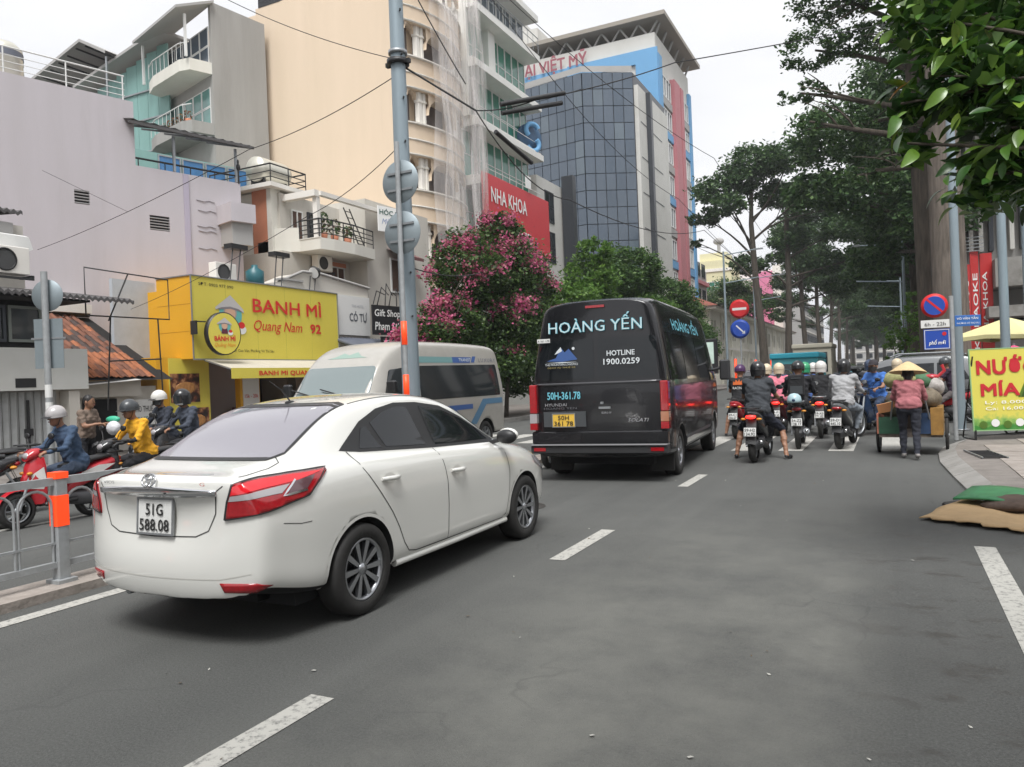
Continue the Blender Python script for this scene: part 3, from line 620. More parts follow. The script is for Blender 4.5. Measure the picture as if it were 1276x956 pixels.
b = MB(); b.box(-15, -.7, 35.6, 1.2, 14.5, 36.0); part('roof_canopy', b, mat('canopy brown', (.3, .27, .23), .8), bt)
for i in range(8):
    for s_ in (0, 1):
        b = MB(); x = -14 + i * 1.9; b.tube([(x, .4, 34.3), (x + (.9 if s_ else -.9), .4, 35.6)], .12, 5); part('canopy_strut', b, M_GREYB, bt)
for i in range(6):
    b = MB(); y = 1 + i * 2.4; b.tube([(-.3, y, 34.3), (.3, y, 35.6)], .12, 5); part('canopy_strut', b, M_GREYB, bt)
b = MB(); b.box(-18.2, 1, 34.4, -14.2, 8, 39.2); b.box(-14.19, 1, 34.4, -12.6, 6, 38.2); part('stair_tower', b, M_BANDWH, bt)
# street side: pilasters + windows
for y0_, y1_, m in ((0, 1.3, M_SKYBLUE), (5.2, 7.4, M_PINKRED), (7.9, 9.0, M_PINKRED), (12.6, 13.5, M_SKYBLUE)):
    b = MB(); b.box(.003, y0_, 0, .5 if m is M_PINKRED else .3, y1_, 32.4 if m is M_SKYBLUE else 31.5); part('pilaster', b, m, bt)
for k in range(9):
    z = 3.4 + k * 3.2
    for y0_, y1_ in ((1.5, 3.2), (3.3, 5.0), (9.3, 10.8), (11.0, 12.5)):
        window(bt, y0_, y1_, z, z + 2.0, 0, M_ALUW, M_BLUEG3, 2, 1, .09, M=Matrix(((0, -1, 0, .03), (1, 0, 0, 0), (0, 0, 1, 0), (0, 0, 0, 1))), dep=.12)
    for ya_, yb_ in ((1.3, 5.2), (9.0, 12.6)): part('spandrel', MB().box(.004, ya_, z - .9, .2, yb_, z - .15), M_SKYBLUE if k % 2 else M_GREYB, bt)
b = MB(); b.box(-1.8, -.3, 0, .5, 1.4, 9.5); part('rose_base', b, M_PINKRED, bt)
# grey rest of the block behind the hospital tower
gb = thing('grey_corner_block', 'grey rose trimmed block just right of the rose tower', 'building', (-19.3, 86.8, 0), 90)
b = MB(); b.box(0, 0, 0, 6, 8, 13.5); part('wall', b, M_GREYB, gb)
for k in range(4):
    b = MB(); b.box(-.1, -.3, 2.7 + k * 3, 6.1, -.003, 3.1 + k * 3); part('floor_band', b, M_PINKRED, gb)
    window(gb, .8, 2.6, 3.6 + k * 3, 5.2 + k * 3, -.003, M_MULL, M_GLASS, 2, 1); window(gb, 3.4, 5.2, 3.6 + k * 3, 5.2 + k * 3, -.003, M_MULL, M_GLASS, 2, 1)
# ---- hotel with curved balcony
ho = thing('hotel_building', 'off white hotel with black railed corner balcony and salmon stripe behind the yellow sign', 'building', (-17.6, 21.16, 0), 90)
# local x = +Y (street), local y = into the block (-X), outward -y
b = MB(); b.box(-.6, 1.2, 0, 3.1, 9, 6.35); b.box(3.1, .35, 0, 7.6, 9, 8.75); b.box(-.2, 1.6, 6.8, 3.1, 9, 8.5); b.box(.0, 2.6, 0, 3, 9, 8.45)
part('wall', b, M_HOTEL2, ho)
b = MB(); b.box(-.5, 1.9, 5.4, -.1, 2.6, 8.6); part('orange_stripe', b, M_BRICKP, ho)
b = MB(); b.box(-.45, 2.6, 0, -.05, 6, 8.55); b.box(-.52, 1.7, 5.4, -.05, 1.9, 8.6); b.box(-1.4, 3.4, 4.6, -.46, 6, 6.55); part('wing_wall', b, M_HOTEL, ho)
window_ = window(ho, 0, .62, 7.15, 8.15, 0, M_ALUW, M_WOOD, 2, 1, .05, M=Matrix(((0, 1, 0, -.455), (-1, 0, 0, 3.25), (0, 0, 1, 0), (0, 0, 0, 1))))
# balcony slab, solid parapet and rail
sl = [(-.5, 1.9), (0, .9), (0, 0), (.6, -.12), (1.7, -.18), (3.15, 0), (3.15, 1.2), (-.5, 2.4)]
b = MB(); n = len(sl); b.add([(x, y, 6.35) for x, y in sl] + [(x, y, 6.75) for x, y in sl], [tuple(range(n))[::-1], tuple(range(n, 2 * n))] + [(i, (i + 1) % n, (i + 1) % n + n, i + n) for i in range(n)]); part('balcony_slab', b, M_HOTEL, ho, fixn=True)
b = MB(); b.add([(-.5, 1.9, 6.75), (0, .95, 6.75), (0, .95, 7.2), (-.5, 1.9, 7.2), (-.4, 1.95, 7.2), (.1, 1.0, 7.2), (.1, 1.0, 6.75)], [(0, 1, 2, 3), (3, 2, 5, 4), (1, 6, 5, 2)]); b.box(-.02, 0, 6.75, .0, .95, 6.78); part('parapet', b, M_HOTEL, ho)
rl = [(0.02, .95), (0.02, .05), (.6, -.08), (1.7, -.13), (3.1, .03)]
for z in (6.92, 7.08, 7.24, 7.42):
    b = MB(); b.tube([(x, y, z) for x, y in rl], .018 if z < 7.4 else .028, 5); part('rail', b, M_BLACK, ho)
for x, y in rl + [(0.02, .5), (1.15, -.11), (2.4, -.07)]:
    b = MB(); b.tube([(x, y, 6.75), (x, y, 7.42)], .02, 5); part('rail_post', b, M_BLACK, ho)
# pergola frame above the balcony
b = MB(); b.box(-.1, .1, 8.2, .15, 2.6, 8.42); b.box(.15, .02, 8.25, 4.8, .2, 8.4); b.box(.02, .12, 6.76, .2, .3, 8.2); part('pergola_beam', b, M_MOULD, ho)
b = MB(); b.box(-.8, 1.4, 8.6, 1.2, 4.5, 8.75); part('roof_slab', b, M_MOULD, ho)
for z in (8.95, 9.15, 9.4):
    b = MB(); b.tube([(-.7, 4.4, z), (-.7, 1.5, z), (1.1, 1.5, z), (1.1, 3, z)], .02 if z < 9.3 else .03, 5); part('roof_rail', b, M_BLACK, ho)
for x, y in ((-.7, 4.4), (-.7, 3), (-.7, 1.5), (.2, 1.5), (1.1, 1.5), (1.1, 3)):
    b = MB(); b.tube([(x, y, 8.75), (x, y, 9.4)], .02, 5); part('rail_post', b, M_BLACK, ho)
window(ho, .35, .95, 6.8, 8.0, 1.6, M_ALUW, M_WOOD, 2, 1, .05); window(ho, 1.2, 2.0, 6.8, 8.05, 1.6, M_MULL, M_GLASS, 1, 1, .06)
window(ho, 1.9, 2.75, 5.35, 6.1, 1.2, M_ALUW, M_WOOD, 2, 1, .05); b = MB(); b.box(1.85, 1.13, 6.1, 2.8, 1.2, 6.25); part('lintel', b, M_BRICKP, ho)
wn = window(ho, 4.6, 6.1, 5.25, 6.65, .35, M_ALUW, M_WOOD, 2, 1, .07)
b = MB()
for i in range(11):
    pass
b.grid([[(4.4, .34, 7.0), (6.3, .34, 7.0)], [(4.4, -.2, 6.75), (6.3, -.2, 6.75)], [(4.4, -.2, 6.62), (6.3, -.2, 6.62)]], 0, False); part('window_awning', b, mat('maroon awning', (.16, .07, .07), .7, var=.2), ho)
# inclined ladder, AC
b = MB()
for dx in (0, .35): b.tube([(2.6 + dx, .3, 6.8), (2.1 + dx, .6, 8.25)], .025, 5)
for k in range(6): t_ = k / 6 + .08; b.tube([(2.6 - .5 * t_, .3 + .3 * t_, 6.8 + 1.45 * t_), (2.95 - .5 * t_, .3 + .3 * t_, 6.8 + 1.45 * t_)], .018, 4)
solo_l = part('ladder', b, M_BLACK, None); solo_l.matrix_world = Matrix.Translation((-17.6, 21.16, 0)) @ Matrix.Rotation(R(90), 4, 'Z'); tag(solo_l, 'black iron ladder leaning behind the hotel balcony rail', 'ladder')
ac_unit((-18.55, 22.35, 5.72), 90, 'grey air conditioner unit under the hotel balcony')
hw = Matrix.Translation((-17.6, 21.16, 0)) @ Matrix.Rotation(R(90), 4, 'Z')
for k, (x, h_, lb) in enumerate(((.55, .75, 'green leafy pot plant at the balcony door of the hotel'), (1.15, .6, 'reddish pot plant behind the middle of the hotel rail'), (1.9, .45, 'low pot plant at the right of the hotel balcony'))):
    pp = thing('potted_plant', lb, 'plant', tuple(hw @ Vector((x, .3, 6.76))), 0, 'potted plants on the hotel balcony')
    b = MB(); b.lathe([(.0, 0), (.11, 0), (.15, .25), (.0, .23)], 10); part('pot', b, M_BRICKP, pp); b = MB()
    for q in range(70):
        d = Vector(rng.normal(size=3)); d.normalize(); c = Vector((0, 0, .25 + h_ / 2)) + Vector((d.x * .2, d.y * .2, d.z * h_ / 2)); s_ = .06; u_ = Vector(rng.normal(size=3)).normalized() * s_; v_ = d.cross(u_).normalized() * s_
        b.add([tuple(c - u_), tuple(c + v_), tuple(c + u_), tuple(c - v_)], [(0, 1, 2, 3)])
    part('leaves', b, leafmat('pot plant', [(.04, .09, .03), (.07, .14, .04), (.18, .08, .05)]), pp)
b = thing('roof_water_tank', 'horizontal stainless water tank on the hotel roof behind its rail', 'water tank', tuple(hw @ Vector((.2, 2.4, 8.75))), 90)
q = MB(); q.lathe([(0, -.75), (.42, -.72), (.45, -.6), (.45, .6), (.42, .72), (0, .75)], 20, 0, T(0, 0, .65) @ RY(90)); part('tank', q, mat('tank steel', (.6, .6, .6), .3, .6), b); q = MB(); q.box(-.6, -.3, 0, -.5, .3, .3); q.box(.5, -.3, 0, .6, .3, .3); part('cradle', q, M_BLACK, b)
hs_ = thing('hotel_sign', 'white sign with dark letters HỚC SẢN hung at the hotel balcony', 'sign', (-17.45, 24.35, 7.45), 78)
b = MB(); b.box(0, -.04, 0, 1.6, 0, .98); part('board', b, M_TXTWHT, hs_, bevel=.01)
text('HÓC SẢN', hs_, T(.08, -.045, .66), mat('sign green ink', (.02, .1, .08), .5), w=1.4, h=.2, bold=.02); text('Mộc Sơn', hs_, T(.18, -.045, .3), mat('sign blue ink', (.25, .32, .5), .5), w=1.1, h=.22, shear=.3); text('0908 173', hs_, T(.35, -.045, .1), M_TXTBLK, w=.8, h=.09)
# ---- yellow banh mi shop
sh = thing('sandwich_shop', 'one storey yellow sandwich shop with food photo panels and dark doorway', 'building', (-17.5, 14.2, 0), 90)
b = MB(); b.box(0, .0, 0, .35, 5, 2.5); b.box(.35, 0, 0, 1.75, .2, 2.5); b.box(2.9, .0, 0, 3.7, .2, 2.5); b.box(5.9, 0, 0, 6.9, .2, 2.5); b.box(0, 4.8, 0, 6.9, 5, 4.9); b.box(.85, .0, 2.5, 6.9, 4.8, 4.4)
part('wall', b, M_AMB, sh)
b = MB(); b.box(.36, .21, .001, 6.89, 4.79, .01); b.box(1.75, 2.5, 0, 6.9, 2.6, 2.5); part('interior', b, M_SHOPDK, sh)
b = MB(); b.box(.37, -.02, .0, 1.74, -.002, 2.48); part('front_panel', b, M_YEL, sh)
b = MB(); b.box(3.0, -.03, .6, 3.65, -.002, 2.2); mn = part('menu_board', b, M_PLATE, sh); text('Bánh mì', mn, T(3.08, -.035, 1.9), M_TXTRED, w=.45, h=.12); text('15k - 20k', mn, T(3.05, -.035, 1.3), M_TXTRED, w=.55, h=.12)
def foodmat():
    m = bpy.data.materials.new('food print'); m.use_nodes = True; t = m.node_tree; n = t.nodes; l = t.links
    g = n.new('ShaderNodeTexCoord'); z = n.new('ShaderNodeTexVoronoi'); z.inputs['Scale'].default_value = 3.2; l.new(g.outputs['Object'], z.inputs['Vector'])
    zz = n.new('ShaderNodeTexNoise'); zz.inputs['Scale'].default_value = 5; zz.inputs['Detail'].default_value = 6; l.new(g.outputs['Object'], zz.inputs['Vector'])
    r = n.new('ShaderNodeValToRGB'); e = r.color_ramp.elements; e[0].color = (.02, .01, .008, 1); e[1].color = (.4, .2, .09, 1); e[0].position = .42; e[1].position = .62; e.new(.53).color = (.13, .04, .02, 1)
    l.new(zz.outputs['Fac'], r.inputs[0]); l.new(r.outputs[0], n['Principled BSDF'].inputs['Base Color']); n['Principled BSDF'].inputs['Roughness'].default_value = .4; return m
M_FOOD = foodmat()
for x0_, x1_, z0_, z1_ in ((.4, 1.36, 1.26, 2.06), (.75, 1.66, .4, 1.1)):
    b = MB(); b.box(x0_, -.05, z0_, x1_, -.022, z1_); fp = part('food_picture', b, M_FOOD, sh)
    b = MB(); c0 = ((x0_ + x1_) / 2, -.053, (z0_ + z1_) / 2); b.ball(c0, (.34, .006, .17), 14, 6); part('sandwich_print', b, mat('bread print', (.42, .2, .07), .5, var=.4, scale=14), fp)
b = MB(); b.box(4.0, .8, 0, 5.8, 1.5, 1.0, 0); solo_c = part('counter', b, mat('counter dark red', (.16, .02, .02), .5), sh)
# big box sign
bs = thing('banh_mi_sign', 'large yellow box sign reading BANH MI Quang Nam 92 with amber side', 'sign', (-17.0, 15.0, 0), 90)
b = MB(); b.box(0, 0, 2.45, 6.15, .02, 4.72); part('face', b, M_YEL, bs)
b = MB(); b.box(-.002, .022, 2.45, 6.15, 1.35, 4.72); part('side_cladding', b, M_AMB, bs)
b = MB(); b.box(-.03, -.03, 2.41, 6.18, -.001, 2.45); b.box(-.03, -.03, 4.72, 6.18, 1.35, 4.75); b.box(-.03, -.03, 2.45, -.003, -.0, 4.72); b.box(6.15, -.03, 2.45, 6.18, 0, 4.72); part('edge_trim', b, M_STEEL, bs)
for x in (1.2, 2.4, 3.6, 4.8):
    b = MB(); b.box(x, -.004, 2.46, x + .012, -.0005, 4.71); part('seam', b, mat('yellow seam', (.5, .46, .08), .6), bs)
for z in (3.2, 3.95):
    b = MB(); b.box(-.006, .03, z, -.001, 1.34, z + .012); part('seam', b, mat('amber seam', (.45, .22, .01), .6), bs)
text('BANH MÌ', bs, T(2.22, -.006, 3.86), M_TXTRED, w=3.05, h=.42, bold=.012, ext=.03)
text('Quang Nam', bs, T(2.25, -.006, 3.32), M_TXTRED, w=2.1, h=.33, ext=.01, shear=.3, bold=0); text('92', bs, T(4.75, -.006, 3.32), M_TXTRED, w=.5, h=.3, ext=.01, bold=.03)
text('SĐT: 0903 977 090', bs, T(.25, -.006, 4.48), M_TXTBLK, w=1.25, h=.09); text('31 Trần Cao Vân, Phường Võ Thị Sáu', bs, T(1.15, -.006, 2.66), M_TXTBLK, w=1.9, h=.08)
# generic round portrait of a woman in a conical hat (plain stand-in)
def disc(mb, cx, cz, rx, rz, y, mi=0, a0=0, a1=360, n=28):
    pts = [(cx + rx * math.cos(R(a0 + (a1 - a0) * i / n)), y, cz + rz * math.sin(R(a0 + (a1 - a0) * i / n))) for i in range(n if a1 - a0 == 360 else n + 1)]
    mb.add(pts, [tuple(range(len(pts)))], mi)
MPOR = [mat('print teal', (.12, .42, .4), .5), mat('print skin', (.62, .38, .26), .5), mat('print hat', (.5, .48, .47), .5), mat('print hat shade', (.22, .2, .21), .5), mat('print maroon', (.11, .02, .04), .5), mat('print hair', (.35, .3, .3), .5), M_PLATE, M_TXTRED]
def portrait(par, cx, cz, s, y=-.008):
    b = MB(); disc(b, cx + .02 * s, cz - .05 * s, .52 * s, .52 * s, y, 0)
    b.add([(cx - .3 * s, y - .002, cz - .62 * s), (cx + .3 * s, y - .002, cz - .62 * s), (cx + .22 * s, y - .002, cz - .18 * s), (cx - .22 * s, y - .002, cz - .18 * s)], [(0, 1, 2, 3)], 4)
    disc(b, cx, cz + .02 * s, .3 * s, .3 * s, y - .003, 5); disc(b, cx, cz - .02 * s, .24 * s, .25 * s, y - .004, 1)
    b.add([(cx - .66 * s, y - .005, cz + .08 * s), (cx - .4 * s, y - .005, cz + .17 * s), (cx, y - .005, cz + .22 * s), (cx + .4 * s, y - .005, cz + .15 * s), (cx + .64 * s, y - .005, cz + .02 * s), (cx + .6 * s, y - .005, cz + .16 * s), (cx + .02 * s, y - .005, cz + .62 * s), (cx - .66 * s, y - .005, cz + .16 * s)], [(0, 1, 2, 3, 4, 5, 6, 7)], 2)
    b.add([(cx - .66 * s, y - .006, cz + .08 * s), (cx - .4 * s, y - .006, cz + .17 * s), (cx, y - .006, cz + .22 * s), (cx + .4 * s, y - .006, cz + .15 * s), (cx + .64 * s, y - .006, cz + .02 * s), (cx + .4 * s, y - .006, cz + .08 * s), (cx, y - .006, cz + .14 * s), (cx - .4 * s, y - .006, cz + .1 * s)], [(0, 1, 2, 3, 4, 5, 6, 7)], 3)
    disc(b, cx + .5 * s, cz - .58 * s, .22 * s, .16 * s, y - .006, 6); disc(b, cx + .5 * s, cz - .42 * s, .16 * s, .12 * s, y - .007, 7)
    return part('portrait_print', b, MPOR, par)
portrait(bs, 1.35, 3.78, .82)
rs = thing('round_projecting_sign', 'oval yellow sign with black rim and small portrait left of the box sign', 'sign', (-16.55, 15.62, 3.12), 90 - 8)
b = MB(); b.lathe([(0, -.09), (.56, -.09), (.58, -.07), (.58, .09), (0, .09)], 32, 0, Matrix.Diagonal((.92, 1, 1.03, 1)) @ RX(90)); part('rim', b, M_BLACK, rs)
b = MB(); b.lathe([(0, 0), (.55, 0)], 32, 0, Matrix.Diagonal((.92, 1, 1.03, 1)) @ T(0, -.093, 0) @ RX(90)); part('face', b, M_YEL, rs)
portrait(rs, 0, .22, .36, -.1)
text('BÁNH MÌ', rs, T(-.33, -.1, -.2), M_TXTRED, w=.66, h=.13, bold=.03); text('Quảng Nam', rs, T(-.33, -.1, -.36), mat('ink orange', (.7, .25, .02), .5), w=.66, h=.11, shear=.3)
b = MB(); b.box(-.75, .1, -.02, -.7, .35, .35); b.box(-.74, .0, .3, -.5, .06, .33); part('bracket', b, M_BLACK, rs)
aw = thing('shop_awning', 'shallow yellow fronted awning lettered BANH MI QUANG NAM 92 over the shop door', 'awning', (-17.0, 15.0, 0), 90)
b = MB(); b.grid([[(.35, 0, 2.43), (5.6, 0, 2.43)], [(.35, -1.0, 2.14), (5.6, -1.0, 2.14)]], 0, False); part('canopy', b, mat('awning fabric', (.5, .46, .38), .8, var=.1, scale=4), aw)
b = MB(); b.box(.35, -1.02, 1.86, 5.6, -1.0, 2.15); va = part('valance', b, M_YEL, aw); text('BANH MI QUANG NAM 92', va, T(1.35, -1.03, 1.94), M_TXTRED, w=3.4, h=.13, bold=.03)
for k in range(9):
    b = MB(); x = .35 + k * .65; b.tube([(x, 0, 2.4), (x, -1.0, 2.11)], .012, 4); part('rib', b, M_STEEL, aw)
# lamps and clutter on the sign top
for x, lb in ((1.7, 'left'), (3.5, 'middle')):
    fl = thing('sign_floodlight_bracket', 'black angled floodlight bracket on the %s of the box sign top' % lb, 'lamp', (-17.1, 15 + x - .2, 4.75), 90)
    b = MB()
    for d in (0, .3): b.tube([(d, 0, 0), (d + .35, .2, 1.0)], .02, 5)
    part('arm', b, M_BLACK, fl); b = MB(); b.box(.2, .1, .98, .85, .4, 1.12); part('lamp_head', b, M_BLACK, fl)
dl = thing('dish_floodlight', 'round white faced floodlight on two struts at the right end of the box sign', 'lamp', (-17.1, 19.9, 4.75), 90)
b = MB()
for d in (0, .25): b.tube([(d, 0, 0), (d + .2, .1, .5)], .018, 5)
part('arm', b, M_BLACK, dl); b = MB(); b.lathe([(0, 0), (.2, 0), (.22, .05), (.1, .25), (0, .28)], 16, 0, T(.25, 0, .6) @ RY(65)); part('lamp_head', b, M_BLACK, dl)
b = MB(); b.lathe([(0, 0), (.19, 0)], 16, 0, T(.245, 0, .6) @ RY(65)); part('lens', b, M_TXTWHT, dl)
ac_unit((-17.9, 17.0, 4.75), 90, 'air conditioner unit standing on the shop roof behind the sign')
b = MB(); b.lathe([(0, 0), (.28, 0), (.28, .5), (.1, .62), (.1, .7), (0, .7)], 14); o = solo('blue_barrel', b, mat('barrel teal', (.02, .11, .13), .4), 'dark teal plastic barrel on the shop roof beside the air conditioner', 'barrel'); o.location = (-17.8, 18.2, 4.75)
b = MB(); b.box(0, 0, 0, .12, 1.35, 2.25); o = solo('pale_blue_panel', b, mat('pale poster', (.46, .5, .54), .6, var=.1, scale=3), 'pale grey blue vertical sign panel left of the amber box sign', 'sign'); o.location = (-18.9, 13.95, 2.45)
# ---- CO TU building right of the sign
cb = thing('low_annex_building', 'low pale annex with CÓ TƯ panel between box sign and gift shop sign', 'building', (-17.2, 20.9, 0), 90)
b = MB(); b.box(-.6, .0, 0, 2.4, 1.0, 2.6); pr_ = [(-2.1, 4.75), (-2.1, 4.95), (-1.2, 5.3), (-.3, 5.32), (2.35, 5.08), (2.35, 2.6), (-2.1, 2.6)]; b.prism(pr_[::-1], .02, 1.0); part('wall', b, M_HOTEL2, cb, fixn=True)
b = MB(); b.box(-2.15, -.05, 5.0, -1.2, .3, 5.06, M=None); b.tube([(-2.1, 0, 5.0), (-1.2, 0, 5.36), (-.3, 0, 5.38), (2.4, 0, 5.12)], .05, 5); part('coping', b, M_GREYB, cb)
b = MB(); b.box(.15, -.06, 3.35, 2.3, .018, 4.75); cp = part('sign_panel', b, M_PLATE, cb); text('CÓ TƯ', cp, T(1.1, -.065, 3.85), mat('ink grey', (.12, .13, .15), .5), w=1.0, h=.3, bold=.02); text('THE HOTEL', cp, T(1.25, -.065, 4.35), mat('ink pale', (.4, .42, .45), .5), w=.7, h=.1)
ta = thing('tiled_awning', 'dark ribbed lean-to awning below the gift shop sign', 'awning', (-17.2, 21.2, 0), 90)
for i in range(16):
    b = MB(); x = i * .18; b.tube([(x, 0, 3.2), (x, -1.0, 2.85)], .085, 6); part('rib', b, mat('awning tile', (.09, .1, .13), .5, var=.2), ta)
gs = thing('gift_shop_sign', 'black projecting sign with white letters Gift Shop Pham Sơn and red edge', 'sign', (-16.7, 22.7, 3.36), 80)
b = MB(); b.box(0, -.06, 0, 1.55, 0, 1.08); bd = part('board', b, mat('sign black', (.02, .02, .022), .5), gs)
text('Gift Shop', bd, T(.1, -.065, .68), M_TXTWHT, w=1.3, h=.26, bold=.01, shear=.1); text('Pham Sơn', bd, T(.1, -.065, .18), M_TXTWHT, w=1.35, h=.3, bold=.01, shear=.1)
b = MB(); b.box(1.55, -.065, -.02, 1.78, .0, 1.1); part('red_edge', b, M_RED, gs)
b = MB(); b.box(.4, -.05, -.42, 1.4, .0, -.06); part('lower_board', b, mat('sign black', (.02, .02, .022), .5), gs); text('VIETNAM', gs, T(.5, -.06, -.33), M_TXTWHT, w=.8, h=.15); b = MB(); b.box(1.45, -.05, -.35, 1.8, 0, -.04); part('yellow_tag', b, M_YEL, gs)
for k in range(5):
    b = MB(); b.tube([(.1 + k * .3, .1 * (k % 2), 1.1), (.3 + k * .25, 0, 1.6 + .15 * (k % 3)), (.8 + k * .2, .1, 1.5)], .02, 4); part('bracket', b, M_BLACK, gs)
# ---- left corner shop with roller shutter and corrugated roof
ls = thing('shuttered_shop', 'small two storey shop with grey folding shutter under a black corrugated roof', 'building', (-16.0, 11.2, 0), 90)
b = MB(); b.box(-8, .35, 0, -.2, 6, 2.6); b.box(-.45, .02, 0, -.2, .35, 1.66); b.box(-8, .9, 2.6, -.75, 6, 5.3); b.box(-.9, .6, 2.6, -.55, .9, 3.5); part('wall', b, M_HOTEL2, ls)
b = MB(); b.box(-8, -.05, 1.7, -.03, .05, 2.58); part('fascia', b, mat('fascia white', (.6, .6, .57), .6, var=.04), ls)
b = MB(); b.box(-1.62, -.06, 1.76, -1.2, -.052, 1.95); part('fascia_plate', b, M_BLACK, ls)
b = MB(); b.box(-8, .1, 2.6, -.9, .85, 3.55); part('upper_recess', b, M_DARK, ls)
window(ls, -2.9, -1.7, 2.7, 3.45, .09, M_MULL, M_GLASS, 2, 1, .06); window(ls, -1.65, -.95, 2.7, 3.45, .09, mat('greenish frame', (.2, .22, .2), .5), M_GLASS, 1, 1, .06)
for k in range(2):
    pass
for i in range(44):   # folding shutter leaves
    b = MB(); x = -7.8 + i * .165; b.add([(x, .3, 0.13), (x + .08, .24, 0.13), (x + .155, .3, 0.13), (x, .3, 1.68), (x + .08, .24, 1.68), (x + .155, .3, 1.68)], [(0, 1, 4, 3), (1, 2, 5, 4)]); part('shutter_leaf', b, mat('shutter grey', (.4, .41, .41), .55, .2, var=.12, scale=6, dirt=.25), ls)
    if i == 43: break
b = MB(); b.box(-1.25, .2, .5, -1.2, .23, 1.5); b.box(-1.32, .19, .75, -1.14, .22, .9); part('shutter_lock', b, M_BLACK, ls)
def corr(name, x0, x1, y0, y1, z0, z1, par, w=.14, m=M_ROOFSHEET, th=.03):
    n = int((x1 - x0) / (w / 4)); rows = []; rows2 = []
    for i in range(n + 1):
        x = x0 + (x1 - x0) * i / n; h = .03 * math.sin(i * math.pi / 2)
        rows.append([(x, y0, z0 + h), (x, y1, z1 + h)])
    b = MB(); b.grid(rows, 0, True); b.grid([[(p[0], p[1], p[2] - th) for p in r_][::-1] for r_ in rows], 0, True); b.add([r_[0] for r_ in rows] + [(r_[0][0], r_[0][1], r_[0][2] - th * 2.5) for r_ in rows], [(i, i + 1, i + 2 + n, i + 1 + n) for i in range(n)], 0)
    return part(name, b, m, par)
corr('corrugated_roof', -8, .7, -.7, 1.2, 3.66, 3.95, ls)
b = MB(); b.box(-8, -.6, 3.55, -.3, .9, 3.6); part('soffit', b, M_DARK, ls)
corr('upper_corrugated_roof', -8, -1.05, .4, 4, 5.5, 5.8, ls)
b = MB(); b.box(-1.7, .5, 4.9, -1.2, .88, 5.25); part('bracket_box', b, M_GREYB, ls)
b = MB(); b.add([(-1.75, .3, 4.95), (-1.0, .3, 4.95), (-.92, .3, 4.7), (-1.2, .3, 4.55), (-1.6, .3, 4.62), (-1.75, .45, 5.0), (-1.0, .45, 5.0)], [(0, 4, 3, 2, 1), (0, 1, 6, 5)]); solo_d = part('white_sheet_panel', b, M_PLATE, ls)
ac_unit((-16.05, 9.55, 4.02), 90, 'air conditioner unit on brackets above the corrugated roof at the left edge')
# wire frame sign skeleton
wf = thing('empty_sign_frame', 'empty rusty steel sign frame standing between shuttered shop and tiled roof', 'sign frame', (-15.7, 11.0, 0), 84)
for p in ([(0, 0, 3.3), (0, 0, 4.35), (2.0, 0, 4.25), (2.0, 0, 3.3), (0, 0, 3.3)], [(.4, 0, 1.2), (.55, 0, 3.3)], [(1.75, 0, 1.6), (1.7, 0, 3.3)], [(.5, 0, 3.2), (1.0, 0, 4.3)], [(.5, 0, 2.3), (1.75, 0, 2.35)]):
    b = MB(); b.tube(p, .018, 5); part('bar', b, M_BLACK, wf)
# ---- old tiled roof house
th_ = thing('tiled_roof_house', 'old low house with rusty clay tile roof between the shutters and the yellow shop', 'building', (-17.4, 12.0, 0), 90)
b = MB(); b.box(-.8, .15, 0, 2.2, 5, 1.75); b.box(-.8, -.1, 1.5, 1.55, .14, 1.9); part('wall', b, M_HOTEL2, th_)
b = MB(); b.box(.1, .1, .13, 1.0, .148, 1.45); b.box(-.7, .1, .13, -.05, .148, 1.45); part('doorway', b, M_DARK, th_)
b = MB(); b.box(1.35, .06, .7, 2.1, .14, 1.4); ad = part('advert_board', b, M_PLATE, th_); text('CHO THUÊ', ad, T(1.4, .05, 1.08), M_TXTBLK, w=.6, h=.16); text('CAFE', ad, T(1.5, .05, .82), mat('ink green', (.03, .25, .18), .5), w=.35, h=.14)
tl = MB(); tl.add([(0, 0, 0), (.07, 0, .035), (.14, 0, .0), (.2, 0, -.01), (0, .34, .03), (.07, .34, .065), (.14, .34, .03), (.2, .34, .02)], [(0, 1, 5, 4), (1, 2, 6, 5), (2, 3, 7, 6)]); tl.add([(0, 0, -.015), (.07, 0, .02), (.14, 0, -.015), (0, 0, 0), (.07, 0, .035), (.14, 0, 0)], [(0, 1, 4, 3), (1, 2, 5, 4)])
tms = [tl.mesh('tile', [m]) for m in (M_TILEROOF, mat('clay tile orange', (.33, .12, .055), .85, var=.4, scale=8, dirt=.2), mat('clay tile black', (.07, .05, .045), .9, var=.4, scale=7))]
for j in range(11):
    for i in range(15):
        y = -.35 + j * .28; z = 1.98 + j * .16; x = -1.05 + i * .19
        if x < -1.0 + j * .17 : continue
        o = link('tile', tms[random.choices((0, 1, 2), (3, 5 if j < 4 else .6, .7 if j < 4 else 3))[0]], th_); o.location = (x, y, z + random.uniform(-.01, .01)); o.rotation_euler = (R(29 + random.uniform(-2, 2)), 0, R(random.uniform(-2, 2)))
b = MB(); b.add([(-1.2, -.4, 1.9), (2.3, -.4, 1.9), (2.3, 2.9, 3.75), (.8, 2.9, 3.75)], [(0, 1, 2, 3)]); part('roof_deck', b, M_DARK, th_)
b = MB(); b.tube([(-1.2, -.4, 1.98), (-.2, 1.3, 2.98), (.85, 2.9, 3.85), (2.3, 2.9, 3.85)], .09, 7); part('ridge', b, M_ROOFSHEET, th_); b = MB(); b.box(1.1, 2.6, 3.85, 2.2, 3.0, 4.1); part('ridge_cap', b, M_MOULD, th_)
b = MB(); b.add([(-.8, -.5, 1.75), (1.2, -.6, 1.9), (1.2, -.2, 1.95), (-.8, -.1, 1.8)], [(0, 1, 2, 3)]); part('sheet_flashing', b, M_PLATE, th_)
